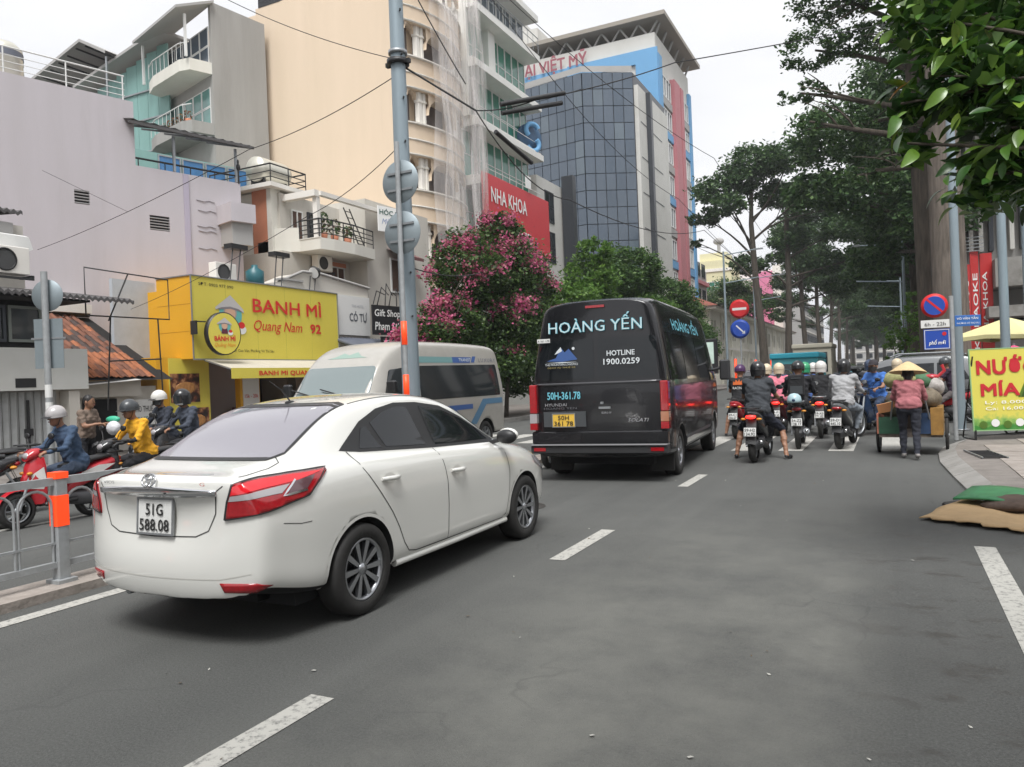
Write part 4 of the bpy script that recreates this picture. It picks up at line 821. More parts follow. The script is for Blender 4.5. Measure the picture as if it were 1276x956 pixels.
# row of shop fronts further along the left street behind the bougainvillea
sf = thing('row_shopfront', 'dim ground floor shopfront row behind the bougainvillea', 'building', (-18.0, 28.8, 0), 90)
b = MB(); b.box(0, 1.6, 0, 14, 3, 5.2); part('wall', b, M_GREYB, sf)
for k in range(5):
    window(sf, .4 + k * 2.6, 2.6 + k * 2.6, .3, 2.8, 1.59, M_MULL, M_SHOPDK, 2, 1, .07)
# ---- colonial two storey school building beyond the junction
co = thing('two_storey_colonial_building', 'long cream two storey building with red tiled eaves and dark shuttered windows', 'building', (-17.0, 82, 0), 90)
M_COL = mat('colonial cream', (.72, .70, .62), .85, var=.08, scale=.6, dirt=.25, streak=True)
M_RTILE = mat('red tile roof', (.25, .085, .06), .85, var=.3, scale=4)
b = MB(); hol = []
for i in range(12):
    for z0_ in (1.2, 5.2):
        for d in (0, 1.2):
            hol.append((1.5 + i * 6 + d * 1.2, 2.4 + i * 6 + d * 1.2, z0_, z0_ + 2.0))
wall(b, 0, 74, 0, 8.2, 0, hol, .25); b.box(0, .25, 0, 74, 12, 8.19); b.quad((0, 0, 0), (0, .25, 0), (0, .25, 8.2), (0, 0, 8.2))
part('wall', b, M_COL, co)
for h in hol: window(co, h[0], h[1], h[2], h[3], .24, M_WOOD, M_GLASS, 2, 1, .09)
for i in range(13):
    b = MB(); b.box(.1 + i * 6, -.18, 0, .55 + i * 6, -.002, 8.15); part('pilaster', b, M_COL, co)
b = MB(); b.box(-.1, -.25, 4.1, 74, -.185, 4.35); part('string_course', b, M_MOULD, co)
b = MB(); b.box(-.8, -1.0, 8.2, 74, 12.8, 8.5); part('eaves', b, M_COL, co)
b = MB(); b.add([(-1, -1.2, 8.5), (75, -1.2, 8.5), (75, 13, 8.5), (-1, 13, 8.5), (5, 5.9, 11.6), (70, 5.9, 11.6)], [(0, 1, 5, 4), (2, 3, 4, 5), (3, 0, 4), (1, 2, 5)]); part('roof', b, M_RTILE, co)
wn_ = 0
# yellow block and others on the skyline
yb = thing('pale_yellow_tower', 'pale yellow stair tower with small teal windows above the tiled roof', 'building', (-29.4, 128, -11.2), 0)
M_PY = mat('pale yellow', (.66, .62, .40), .8, var=.05, scale=.3); b = MB(); b.box(0, 0, 0, 6.8, 8, 31); b.box(1.6, 1, 31, 6, 6, 32.4); b.box(-6, 2, 0, -.01, 9, 26.5); part('wall', b, M_PY, yb)
for k in range(6):
    window(yb, 2.4, 5.0, 8 + k * 3.6, 9.6 + k * 3.6, -.005, M_ALUW, M_TEALG, 3, 2, .12, dep=.1); b = MB(); b.box(-.12, -.15, 11.2 + k * 3.6, 6.9, -.002, 11.7 + k * 3.6); part('band', b, M_MOULD, yb); window(yb, -4.5, -1.5, 8.6 + k * 3.3, 10.4 + k * 3.3, 1.995, M_ALUW, M_BLUEG3, 3, 1, .1)
b = MB(); b.tube([(4.6, 2, 32.4), (4.6, 2, 34)], .3, 6); b.ball((4.6, 2, 34.4), (.9, .5, .6)); part('rooftop_dish', b, M_GREYB, yb)
pk = thing('pink_gabled_building', 'bright pink gabled building glimpsed between the tree trunks', 'building', (-24, 150, 0), 0)
M_PK = mat('pink render', (.62, .2, .33), .8); b = MB(); b.prism([(0, 0), (5, 0), (5, 20), (2.5, 20), (0, 16)], 0, 8); part('wall', b, M_PK, pk, fixn=True)
b = MB(); b.box(5.01, -.3, 0, 6.5, 3, 21); part('white_wall', b, M_MOULD, pk)
for k in range(3): window(pk, 2.0, 3.0, 9 + k * 3.3, 10.4 + k * 3.3, -.005, M_MULL, M_GLASS, 1, 1, .1)
def block(name, label, loc, rz, w, d, h, m, floors, bays, wm=M_GLASS):
    t = thing(name, label, 'building', loc, rz); b = MB(); b.box(0, 0, 0, w, d, h); part('wall', b, m, t); fh = h / floors
    for k in range(floors):
        for i in range(bays): window(t, w * (i + .2) / bays, w * (i + .8) / bays, fh * k + fh * .3, fh * k + fh * .78, -.005, M_MULL, wm, 2, 1, .08, dep=.08)
        b = MB(); b.box(-.05, -.2, fh * (k + 1) - .25, w + .05, -.003, fh * (k + 1)); part('floor_band', b, M_MOULD, t)
    return t
block('white_apartment_block', 'white apartment block far down the left side of the street', (-20, 156, 0), 90, 30, 12, 21, M_WHITE, 6, 9)
block('end_street_block', 'long pale block closing the far end of the street behind the trees', (-16, 330, 0), 0, 50, 12, 22, M_GREYB, 6, 14)
block('grey_street_block', 'grey block closing the far end of the left side', (-18, 195, 0), 90, 60, 12, 18, M_GREYB, 5, 16)
# ---- right side buildings seen between trunks
rb = thing('red_sign_building', 'grey shop building with stacked red vertical signs at right edge', 'building', (3.1, 43, 0), 0)
b = MB(); b.box(0, 0, 0, 10, 12, 3.4); b.box(0, .8, 3.4, 10, 12, 20); part('wall', b, M_GREYB, rb)
for k in range(12):
    b = MB(); b.box(.1 + k * .42, .3, 6.8, .28 + k * .42, .795, 20); part('facade_fin', b, M_BANDWH if k % 3 else M_MULL, rb)
b = MB(); b.box(1.35, -1.6, 4.9, 4.5, .79, 6.2); part('concrete_box', b, M_CONC, rb); b = MB(); b.box(1.0, -2.0, 3.5, 5.5, .79, 4.0); part('canopy_slab', b, M_CONC, rb)
for k in range(5):
    b = MB(); b.box(.1, -.9, 6.7 + k * .16, 1.0, -.85, 6.74 + k * .16); part('louvre_bar', b, M_STEEL, rb)
for k, (x, z0_, z1_, y, s_) in enumerate(((.05, 1.8, 6.1, -.9, 'SALON TÓC'), (.42, 1.6, 6.7, -.7, 'KARAOKE'), (.83, 2.0, 6.6, -.5, 'NHA KHOA'))):
    v = thing('red_vertical_sign', ('slim red vertical sign nearest the grey pole', 'middle red vertical sign with white letters', 'rearmost dark red vertical sign beside concrete box')[k], 'sign', (3.1 + x, 43 + y, 0), 8, 'red vertical signs')
    b = MB(); b.box(0, -.12, z0_, .34 if k < 2 else .5, 0, z1_); part('board', b, M_RED, v)
    text(s_, v, T(.27, -.13, z0_ + .5) @ RY(-90), M_TXTWHT, w=(z1_ - z0_) * .7, h=.2, bold=.02)
for k, (y, w_, h_, m, lb) in enumerate(((60, 14, 14, M_GREYB, 'grey shophouse on the right side behind the large trunks'), (80, 20, 11, M_HOTEL2, 'cream shophouse further along the right side'), (106, 24, 15, M_GREYB, 'dull grey block far along the right side'), (140, 40, 12, M_HOTEL2, 'pale low block far along the right side'))):
    block('right_side_shophouse', lb, (7.5, y + w_ , 0), -90, w_, 10, h_, m, int(h_ / 3.5), int(w_ / 3))
block('cross_street_shop', 'grey shop row facing the cross street at right', (9.5, 30, 0), 0, 22, 10, 9, M_GREYB, 3, 7)
# ============================================================= trees
slab('pavement', [(1.05, 29.2), (1.3, 28.2), (2.2, 27.6), (60, 27.4), (60, 400), (1.0, 400)], 0, .12, M_PAVE)
def quadmesh(name, V, mats, mi=None):
    """V: (N,4,3) quads"""
    n = len(V); me = bpy.data.meshes.new(name); me.vertices.add(n * 4); me.vertices.foreach_set('co', V.reshape(-1).astype(np.float32))
    me.loops.add(n * 4); me.loops.foreach_set('vertex_index', np.arange(n * 4, dtype=np.int32)); me.polygons.add(n)
    me.polygons.foreach_set('loop_start', np.arange(0, n * 4, 4, dtype=np.int32)); me.polygons.foreach_set('loop_total', np.full(n, 4, dtype=np.int32))
    for m in mats: me.materials.append(m)
    if mi is not None: me.polygons.foreach_set('material_index', mi.astype(np.int32))
    me.update(calc_edges=True); me.validate(); return me
def rnd_unit(n):
    v = rng.normal(size=(n, 3)); return v / np.linalg.norm(v, axis=1, keepdims=True)
def leaves(P, size, aspect=.5, droop=.3, up=.5):
    """diamond leaves at points P"""
    n = len(P); d = rnd_unit(n); d[:, 2] = d[:, 2] * .6 - droop; d /= np.linalg.norm(d, axis=1, keepdims=True)
    nrm = rnd_unit(n) * (1 - up) + np.array([0, 0, 1]) * up; s = np.cross(d, nrm); s /= (np.linalg.norm(s, axis=1, keepdims=True) + 1e-9)
    L_ = (size * rng.uniform(.6, 1.3, n))[:, None]
    return np.stack([P - d * L_ * .5, P + s * L_ * aspect * .5, P + d * L_ * .5, P - s * L_ * aspect * .5], axis=1)
def clump_points(clusters, dens, sub=.32, per=26):
    """clusters [(c, r)] ellipsoids -> leaf points gathered in sub clumps near their surface"""
    out = []
    for c, r in clusters:
        r = np.array(r if hasattr(r, '__len__') else (r, r, r), float); vol = r[0] * r[1] * r[2]; ns = max(6, int(dens * vol ** .72))
        u = rnd_unit(ns) * (rng.uniform(.35, 1.0, ns) ** .45)[:, None]; u[:, 2] *= np.where(u[:, 2] < 0, .75, 1)
        cc = np.array(c) + u * r
        s = sub * (r.mean()) * rng.uniform(.5, 1.2, ns)
        p = cc[:, None, :] + rng.normal(size=(ns, per, 3)) * s[:, None, None] * np.array([.55, .55, .35]); out.append(p.reshape(-1, 3))
    return np.concatenate(out)
def limb(mb, a, b, ra, rb, bend=.12, n=7, k=6, droop=.0):
    a, b = Vector(a), Vector(b); L_ = (b - a).length; off = Vector(rng.normal(size=3)) * L_ * bend; off.z = abs(off.z) * .3
    pts = []; rad = []
    for i in range(k + 1):
        t = i / k; pts.append(a.lerp(b, t) + off * math.sin(math.pi * t) + Vector((0, 0, -droop * L_ * math.sin(math.pi * t)))); rad.append(ra + (rb - ra) * t)
    mb.tube(pts, rad, n)
    return pts
M_BARK = mat('dark bark', (.08, .066, .052), .95, var=.55, scale=13, bump=.9, bscale=14, streak=True)
M_BARKL = mat('pale bark', (.15, .125, .105), .95, var=.5, scale=11, bump=.8, bscale=12, streak=True, dirt=.4)
L_DARK = leafmat('dark tree leaves', [(.022, .05, .018), (.042, .088, .03), (.065, .125, .04), (.10, .165, .055)], .3)
L_MID = leafmat('mid tree leaves', [(.025, .06, .016), (.045, .10, .025), (.075, .15, .035), (.11, .18, .045)], .35)
L_BRIGHT = leafmat('bright tree leaves', [(.05, .12, .018), (.09, .19, .03), (.15, .26, .05), (.06, .14, .025)], .4)
L_FG = leafmat('broad glossy leaves', [(.018, .05, .012), (.03, .085, .016), (.06, .14, .022), (.11, .21, .03), (.022, .06, .014)], .3, rough=.35)
L_BOUG = leafmat('bougainvillea leaves', [(.018, .045, .012), (.04, .08, .02), (.065, .12, .03), (.1, .16, .04)], .3)
L_FLOW = leafmat('magenta bracts', [(.40, .05, .16), (.52, .09, .22), (.60, .17, .28), (.44, .12, .16), (.56, .24, .28)], .35)
def tree(name, label, loc, trunk, clusters, limbs, leafm, lsize, dens, barkm=M_BARK, group=None, cat='tree', sub=.32, per=26, twigs=2, aspect=.5, rl=.09, droop=.2):
    """trunk: [(x,y,z,r)...]; clusters local; limbs: start fraction list per cluster"""
    t = thing(name, label, cat, loc, 0, group)
    b = MB(); b.tube([p[:3] for p in trunk], [p[3] for p in trunk], 12)
    if trunk[0][3] > .3:
        for a in range(5): an = a * 1.256 + .4; r0 = trunk[0][3]; b.tube([(trunk[0][0] + math.cos(an) * r0 * 1.25, trunk[0][1] + math.sin(an) * r0 * 1.25, -.1), (trunk[0][0] + math.cos(an) * r0 * .8, trunk[0][1] + math.sin(an) * r0 * .8, .5), (trunk[0][0] + math.cos(an) * r0 * .6, trunk[0][1] + math.sin(an) * r0 * .6, 1.4)], [r0 * .3, r0 * .35, r0 * .3], 7)
    part('trunk', b, barkm, t)
    T_ = np.array(trunk)
    for i, (c, r) in enumerate(clusters):
        f = limbs[i % len(limbs)]; z = T_[0, 2] + (T_[-1, 2] - T_[0, 2]) * f; st = [np.interp(z, T_[:, 2], T_[:, q]) for q in (0, 1, 3)]
        b = MB(); rr = min(st[2] * .62, rl); pts = limb(b, (st[0], st[1], z), c, rr, rr * .3, .08)
        rx = r if not hasattr(r, '__len__') else max(r)
        for k in range(twigs):
            a = pts[random.randint(2, 5)]; e = Vector(c) + Vector(rng.normal(size=3)) * rx * .55; limb(b, a, e, rr * .35, rr * .1, .1, 5, 4)
        part('limb', b, barkm, t)
    P = clump_points(clusters, dens, sub, per)
    o = link('crown', quadmesh('crown', leaves(P, lsize, aspect, droop), [leafm]), t); o['kind'] = 'stuff'
    return t
def copytree(o, loc, rz, sc, label):
    c = o.copy(); COL.objects.link(c); c.location = loc; c.rotation_euler.z = R(rz); c.scale = (sc, sc, sc)
    if label: c['label'] = label
    for ch in list(o.children): d = ch.copy(); COL.objects.link(d); d.parent = c
    return c
# two tall trees on the left of the far street
g_ = 'tall dark trees lining the far street'
def E_(r, k=.6): return (r, r, r * k)
A1 = tree('tall_street_tree', 'tall flat crowned tree left of two at the junction with a long bare side branch', (-9.5, 68, 0), [(0, 0, -.1, .42), (-.1, 0, 4, .33), (-.5, .1, 9, .27), (-.7, 0, 14, .2), (-.5, 0, 18, .1)],
     [((-3.2, 0, 17.2), E_(2.2)), ((-.4, 1, 19.3), E_(2.6)), ((2.6, -1, 18.8), E_(2.3)), ((4.6, 0, 16.4), E_(1.7)), ((-4.8, 1, 15.2), E_(1.5)), ((-2.2, -2, 15.4), E_(1.6)), ((1.4, 2, 16.6), E_(2.0)), ((-1.2, 0, 17.6), E_(1.8)), ((-5.4, .5, 13.0), (.7, .6, .4)), ((5.4, 1, 14.6), E_(1.0))], [.62, .8, .78, .7, .62, .68, .8, .85, .5, .7], L_DARK, .36, 27, group=g_, rl=.11)
A2 = tree('tall_street_tree', 'tall dark tree right of the pair with layered crown lower than its neighbour', (-9.4, 84, 0), [(0, 0, -.1, .45), (.1, 0, 5, .34), (.3, .1, 10, .28), (.3, 0, 16, .26), (.5, 0, 20, .14)],
     [((3.0, 0, 17.6), E_(2.6)), ((0, 1, 19.4), E_(2.2)), ((5.6, -1, 15.2), E_(2.4)), ((-3.6, 0, 12.6), E_(2.0)), ((3.6, 1, 12.2), E_(2.3)), ((7.6, 0, 12.4), E_(2.0)), ((-5.6, 1, 10.2), E_(1.6)), ((.5, 1, 14.8), E_(2.2)), ((5.2, 2, 9.8), E_(1.8))], [.75, .85, .65, .5, .5, .55, .42, .7, .4], L_DARK, .38, 25, group=g_, rl=.12)
lbl = ['dark trunk standing right behind the tall pair, third in the left row', 'slim dark tree midway down the left row of the far street', 'leaning pale trunked tree in the left row of the far street', 'dark tree at the far end of the left row', 'hazy tree closing the street view on the left side', 'small dark tree at the vanishing point of the left row', 'tree of the far centre median, nearest', 'second tree on the far centre median']
for i, (x, y, s_, rz_) in enumerate(((-9.2, 101, .98, 70), (-8.8, 118, .95, 160), (-9.0, 140, 1.0, 230), (-9.0, 165, 1.0, 20), (-9.0, 195, 1.05, 130), (-9.0, 235, 1.1, 250))): copytree((A1, A2)[i % 2], (x, y, 0), rz_, s_, lbl[i])
lbr = ['dark leafy tree behind the two big trunks on the right pavement', 'third tree from the junction on the right side, crown over the road', 'fourth tree on the right side of the far street', 'fifth tree of the right row with crown meeting the left row', 'distant tree on the right row', 'furthest dark tree on the right row', 'rear filler tree behind the right row']
B1 = tree('tall_street_tree', 'broad dark tree behind the two big trunks on the right pavement', (2.0, 44, 0), [(0, 0, -.1, .55), (.1, 0, 5, .45), (-.3, .1, 10, .36), (-.3, 0, 16, .2)],
     [((-3.6, 0, 13.6), E_(2.8, .7)), ((0, 1, 16.4), E_(3.2, .7)), ((3, -1, 14), E_(3, .7)), ((-2.4, 0, 10.4), E_(2.4, .7)), ((2.6, 1, 10.2), E_(2.6, .7)), ((-5.0, 0, 10.8), E_(1.8, .7)), ((.2, -1.5, 8.6), E_(2.0, .7)), ((-2.6, 2, 7.6), E_(1.6, .6))], [.75, .85, .8, .6, .6, .55, .5, .45], L_DARK, .30, 30, group=g_, rl=.12)
for i, (x, y, s_, rz_) in enumerate(((1.9, 60, 1.05, 70), (2.2, 78, 1.05, 200), (2.0, 98, 1.1, 320), (2.2, 122, 1.15, 120), (2.2, 150, 1.2, 10), (2.4, 185, 1.2, 210), (-3.0, 215, 1.15, 90))): copytree(B1, (x, y, 0), rz_, s_, lbr[i])
for i, (x, y, s_, rz_) in enumerate(((-6.2, 262, 1.1, 0), (-1.5, 275, 1.2, 100), (3.5, 268, 1.2, 60), (-11.5, 285, 1.2, 200))): copytree(B1, (x, y, 0), rz_, s_, ('tree closing the far end of the street, left of centre', 'tree closing the far end of the street, at centre', 'tree closing the far end of the street, right of centre', 'tree closing the far end of the street, far left')[i])
# big pale trunks right
T1 = tree('giant_street_tree', 'giant tree with darker slimmer trunk leaning left, its crown spreading over the road', (1.37, 30.8, 0), [(0, 0, -.1, .50), (-.02, 0, 2, .40), (-.12, 0, 7.5, .36), (-.25, 0, 13, .32), (-.2, 0, 19, .22)],
     [((-3.4, -1.0, 12.9), E_(1.2, .6)), ((-3.9, -1.2, 11.4), (.9, .8, .35)), ((-2.6, -1.0, 14.6), E_(1.5, .6)), ((-1.5, -.6, 13.0), E_(1.1, .6)), ((-2.5, -.6, 10.0), (.9, .9, .4)), ((-1.4, -1, 16), E_(1.8)), ((-3.6, -2, 10.1), (.6, .6, .28)), ((-1.6, 0, 9.0), E_(.9, .5)), ((1, 1, 17), E_(2.4)), ((-1.1, .6, 10.8), E_(1.0, .6)), ((1.2, -1, 13.4), E_(1.7)), ((-2.2, -.6, 8.3), (.8, .8, .35)), ((-3.0, -1.0, 15.8), E_(1.3, .6))], [.62, .55, .7, .68, .55, .8, .5, .48, .85, .6, .7, .45, .75], L_DARK, .165, 70, M_BARK, rl=.13, sub=.26, per=24, twigs=3)
T2 = tree('giant_street_tree', 'giant tree with thick pale grey trunk behind the no parking sign', (1.85, 28.8, 0), [(0, 0, -.1, .66), (0, 0, 1.5, .54), (-.05, 0, 7, .50), (-.1, 0, 12, .46), (0, 0, 18, .32)],
     [((-1.6, .6, 15), E_(1.9)), ((1.8, .6, 14), E_(2.4)), ((0.2, 1, 18), E_(2.6)), ((2.8, 0, 10), E_(1.8)), ((-.8, 2.6, 9.8), E_(1.5))], [.7, .7, .9, .55, .55], L_DARK, .18, 50, M_BARKL, rl=.18, sub=.26)
mb_ = MB(); mb_.tube([(-.44, 0, 7.6), (-.5, 0, 4.6), (-.47, 0, 1.2)], .05, 6); part('climbing_cable', mb_, M_BLACK, T2)
# mid green bush tree
tree('small_leafy_tree', 'fresh green small tree left of the giant trunks beyond the grey car', (.55, 36.2, 0), [(0, 0, -.1, .12), (0, 0, 1.4, .09), (.1, 0, 2.6, .06)],
     [((-.5, 0, 2.6), E_(.75, .8)), ((.3, 0, 3.4), E_(.8, .8)), ((.5, 0, 2.2), E_(.7, .8)), ((-.3, 0, 1.6), E_(.6, .7)), ((.5, -.2, 4.2), E_(.45, .8))], [.5, .8, .6, .4], L_BRIGHT, .15, 60, sub=.28, rl=.04)
# rounded trees behind the black van
rt = 'rounded trees on the left pavement behind the black van'
tree('rounded_tree', 'bright leafy tree just right of the bougainvillea', (-14, 37, 0), [(0, 0, -.1, .16), (0, 0, 3, .12), (0, 0, 5, .08)], [((0, 1.0, 6.6), E_(1.5, .8)), ((0, -1.3, 5.2), E_(1.4, .8)), ((0, 2.2, 5.0), E_(1.5, .8)), ((.5, .6, 8.0), E_(.9, .8)), ((0, 0, 4), E_(1.5, .7))], [.6, .8, .7], L_BRIGHT, .25, 75, group=rt, sub=.28, aspect=.42, droop=.5)
tree('rounded_tree', 'dark domed tree in the middle of the row behind the van', (-14.2, 45.5, 0), [(0, 0, -.1, .2), (0, 0, 3, .15), (0, 0, 6, .08)], [((0, 0, 8.0), E_(1.9, .7)), ((0, -1.8, 7.0), E_(1.5, .7)), ((0, 2.2, 7.2), E_(1.6, .7)), ((.3, 3.5, 6.0), E_(1.3, .7)), ((0, 0, 5.4), E_(2.2, .6))], [.6, .8, .7], L_MID, .22, 90, group=rt, sub=.25)
tree('rounded_tree', 'low bright green tree nearest above the van roof', (-13.0, 46.0, 0), [(0, 0, -.1, .16), (0, 0, 3, .12), (0, 0, 4.4, .07)], [((0, -1.5, 5.2), E_(1.6, .6)), ((0, 1.5, 5.0), E_(1.7, .6)), ((0, 4.0, 4.4), E_(1.5, .6)), ((0, 0, 3.6), E_(2.2, .6)), ((0, -3.4, 4.4), E_(1.3, .6))], [.6, .8, .7], L_BRIGHT, .22, 85, group=rt, sub=.25)
tree('rounded_tree', 'mid green domed tree at the right end of the row above the van', (-14, 55.5, 0), [(0, 0, -.1, .16), (0, 0, 3, .12), (0, 0, 5.4, .07)], [((0, -1.5, 7.0), E_(1.9, .7)), ((0, 1.8, 6.0), E_(1.8, .7)), ((0, 4.5, 4.4), E_(2.0, .7)), ((0, 0, 4.2), E_(2.4, .6)), ((0, 7, 3.4), E_(1.8, .7))], [.6, .8, .7], L_MID, .22, 90, group=rt, sub=.25)
tree('street_tree', 'full green tree behind the red tiled eaves of the colonial building', (-21, 118, 0), [(0, 0, -.1, .4), (0, 0, 8, .3), (0, 0, 12, .1)], [((0, 0, 13), E_(4)), ((3, 1, 11), E_(3)), ((-3, 0, 11), E_(3.2))], [.7], L_MID, .4, 14)
for k, (x, y, s_) in enumerate(((-7.6, 88, 1.0), (-6.4, 96, 1.0))): 
    tree('median_shrub', ('clipped dark shrub on the far median left of the small signs', 'second clipped dark shrub further up the median')[k], (x + 1.5, y, .14), [(0, 0, -.1, .06), (0, 0, .6, .04), (0, 0, 1.0, .03)], [((0, 0, 1.1), (1.5, 1.5, .9)), ((.8, 0, .9), (1.0, 1.0, .7))], [.8], L_MID, .16, 50, cat='shrub', sub=.25)
# bougainvillea
def bougain():
    t = thing('bougainvillea', 'tall bougainvillea mound covered in magenta flowers beside the beige van', 'flowering shrub', (-13.4, 26.2, .13), 0)
    b = MB()
    for k in range(6): a = k * 1.05; b.tube([(math.cos(a) * .2, math.sin(a) * .2, -.1), (math.cos(a) * .35, math.sin(a) * .35, 1.6), (math.cos(a) * .9, math.sin(a) * 1.1, 3.4)], [.09, .07, .04], 6)
    part('stem', b, M_BARK, t)
    cl = [((0, .6, 5.6), (1.3, 1.7, 1.7)), ((0, -1.7, 5.1), (1.2, 1.6, 1.5)), ((0, 2.4, 5.2), (1.1, 1.4, 1.5)), ((0, .3, 3.6), (1.5, 2.3, 1.5)), ((0, -3.0, 3.2), (1.0, 1.3, 1.1)), ((0, 2.2, 3.2), (1.3, 1.6, 1.4)), ((0, -4.3, 2.7), (.8, 1.0, .8)), ((0, -.8, 2.0), (1.4, 2.4, 1.1)), ((0, .6, 7.1), (.8, 1.0, .6)), ((0, 1.6, 1.6), (1.2, 1.8, 1.1)), ((0, -5.0, 2.6), (.5, .7, .7)), ((.4, 3.2, 2.6), (.8, .9, 1.6))]
    P = clump_points(cl, 115, .27, 26); o = link('foliage', quadmesh('foliage', leaves(P, .15, .6, .3), [L_BOUG]), t); o['kind'] = 'stuff'
    # flowers: gathered in patches on the outer, upper surface
    F = []
    for c, r in cl:
        n = int(12 * r[0] * r[1] * r[2]) + 12
        u = rnd_unit(n); u[:, 2] = np.abs(u[:, 2]) * .9 - .15; cc = np.array(c) + u * np.array(r) * rng.uniform(.9, 1.1, n)[:, None]
        keep = (cc[:, 2] > 3.7 + rng.normal(size=n) * .7) | (cc[:, 1] < -4.0); cc = cc[keep]
        for q in cc: k = int(rng.choice((4, 8, 30, 90, 150))); F.append(q + rng.normal(size=(k, 3)) * np.array([.16, .18, .15]))
    F = np.concatenate(F); o = link('flowers', quadmesh('flowers', leaves(F, .11, .85, .1, .2), [L_FLOW]), t); o['kind'] = 'stuff'
    t.scale = (1, 1.14, 1.03)
    # arching sprays
    for k in range(14):
        b = MB(); y = rng.uniform(-4.5, 2.8); z = rng.uniform(4.5, 6.5) - max(0, -y - 1.5) * .9; x = rng.uniform(-.5, 1.0); dy = rng.uniform(-.9, .9)
        pts = [(x, y, z), (x + .3, y + dy * .5, z + .7), (x + .5, y + dy, z + .85)]; b.tube(pts, [.02, .012, .006], 4); part('spray_stem', b, M_BARK, t)
        pp = np.concatenate([np.array(pts[1]) + rng.normal(size=(22, 3)) * .12, np.array(pts[2]) + rng.normal(size=(22, 3)) * .1]); o = link('spray_flowers', quadmesh('spray', leaves(pp, .09, .75, .1), [L_FLOW if k % 3 else L_BOUG]), t); o['kind'] = 'stuff'
bougain()
# foreground tree at upper right: broad leaves, its trunk right of the frame
def fgtree():
    t = thing('broad_leaved_tree', 'nearby broad leaved tree hanging glossy green leaves into the upper right', 'tree', (2.6, 6.4, .1), 0)
    b = MB(); b.tube([(0, 0, -.1), (0, .05, 1.6), (-.1, 0, 2.6), (-.2, 0, 4.0), (-.3, 0, 6)], [.14, .12, .11, .09, .04], 10); part('trunk', b, M_BARK, t)
    base = Vector((2.6, 6.4, .1)); tips = []
    for (x, y, z, r) in ((.35, 5.7, 3.35, .26), (.15, 5.7, 2.95, .12), (.3, 5.75, 3.75, .3), (.75, 5.9, 3.0, .34), (.6, 5.9, 2.72, .26), (.95, 6.0, 2.8, .22), (.85, 6, 3.5, .4), (1.2, 6.2, 3.1, .45), (1.2, 6.2, 3.8, .5), (.7, 6.3, 4.1, .45), (.3, 6.0, 4.1, .3), (1.1, 6.6, 2.9, .3), (.55, 5.75, 3.25, .28), (.12, 5.65, 3.2, .13)):
        b = MB(); a = Vector((-.1, 0, 2.4 + rng.uniform(0, 1.2))); limb(b, a, Vector((x, y, z)) - base, .035, .008, .06, 6, 6); part('limb', b, M_BARK, t); tips.append((np.array((x, y, z)) - np.array(base), r))
    # broad leaf mesh, folded along the midrib
    def leafmesh(m, bend):
        b = MB(); n = 6; L_ = .13; rows = []
        for i in range(n + 1):
            u = i / n; w = .031 * math.sin(math.pi * min(1, u * .92 + .04)) ** .8 * (1.15 - .3 * u); z = -bend * u * u; rows.append([(-w, u * L_, z * L_ + w * .35), (0, u * L_, z * L_), (w, u * L_, z * L_ + w * .35)])
        b.grid(rows, 0, True); b.tube([(0, -.025, .004), (0, 0, 0)], .0016, 4); return b.mesh('leaf', [m])
    shades = [mat('leaf %d' % i, c, .32, spec=.5, var=.15, scale=30) for i, c in enumerate([(.02, .055, .012), (.03, .085, .015), (.06, .14, .02), (.11, .21, .025), (.17, .27, .03), (.32, .14, .02)])]
    lm = [[leafmesh(m, bd) for bd in (.15, .45)] for m in shades]
    cnt = 0
    for k in range(300):
        c, r = tips[rng.choice(len(tips), p=np.array([q[1] ** 1.3 for q in tips]) / sum(q[1] ** 1.3 for q in tips))]
        u = rnd_unit(1)[0]; u = u - np.array([.25, .55, .05]); u /= np.linalg.norm(u)   # outer shell towards the road
        p = c + u * r * rng.uniform(.75, 1.12)
        w = [2, 3, 4, 4, 2.2, .2]; o = link('leaf', lm[random.choices(range(6), w)[0]][random.randint(0, 1)], t); o.location = p
        out = Vector((u[0] * .8 + rng.normal() * .5 - .35, u[1] * .8 + rng.normal() * .5, -.35 + rng.normal() * .4)); q = out.to_track_quat('Y', 'Z'); q = q @ Euler((0, rng.normal() * .5, 0)).to_quaternion(); o.rotation_mode = 'QUATERNION'; o.rotation_quaternion = q; s_ = rng.uniform(.75, 1.3); o.scale = (s_, s_, s_)
    P = []
    for c, r in tips:
        n = int(1500 * r ** 1.6); u = rnd_unit(n) * (rng.uniform(.1, 1, n) ** .5)[:, None] * r * .98; P.append(c + u + np.array([.05, .12, 0]))
    for c, r in (((-1.5, .3, 3.1), .6), ((-1.1, .2, 3.7), .7), ((-1.3, .6, 4.4), .7), ((-.7, 0, 2.9), .5), ((-1.4, .4, 2.85), .4)):
        u = rnd_unit(900) * (rng.uniform(.1, 1, 900) ** .5)[:, None] * r; P.append(np.array(c) + u)
    P = np.concatenate(P); o = link('foliage', quadmesh('foliage', leaves(P, .16, .42, .35, .5), [L_FG]), t); o['kind'] = 'stuff'
fgtree()
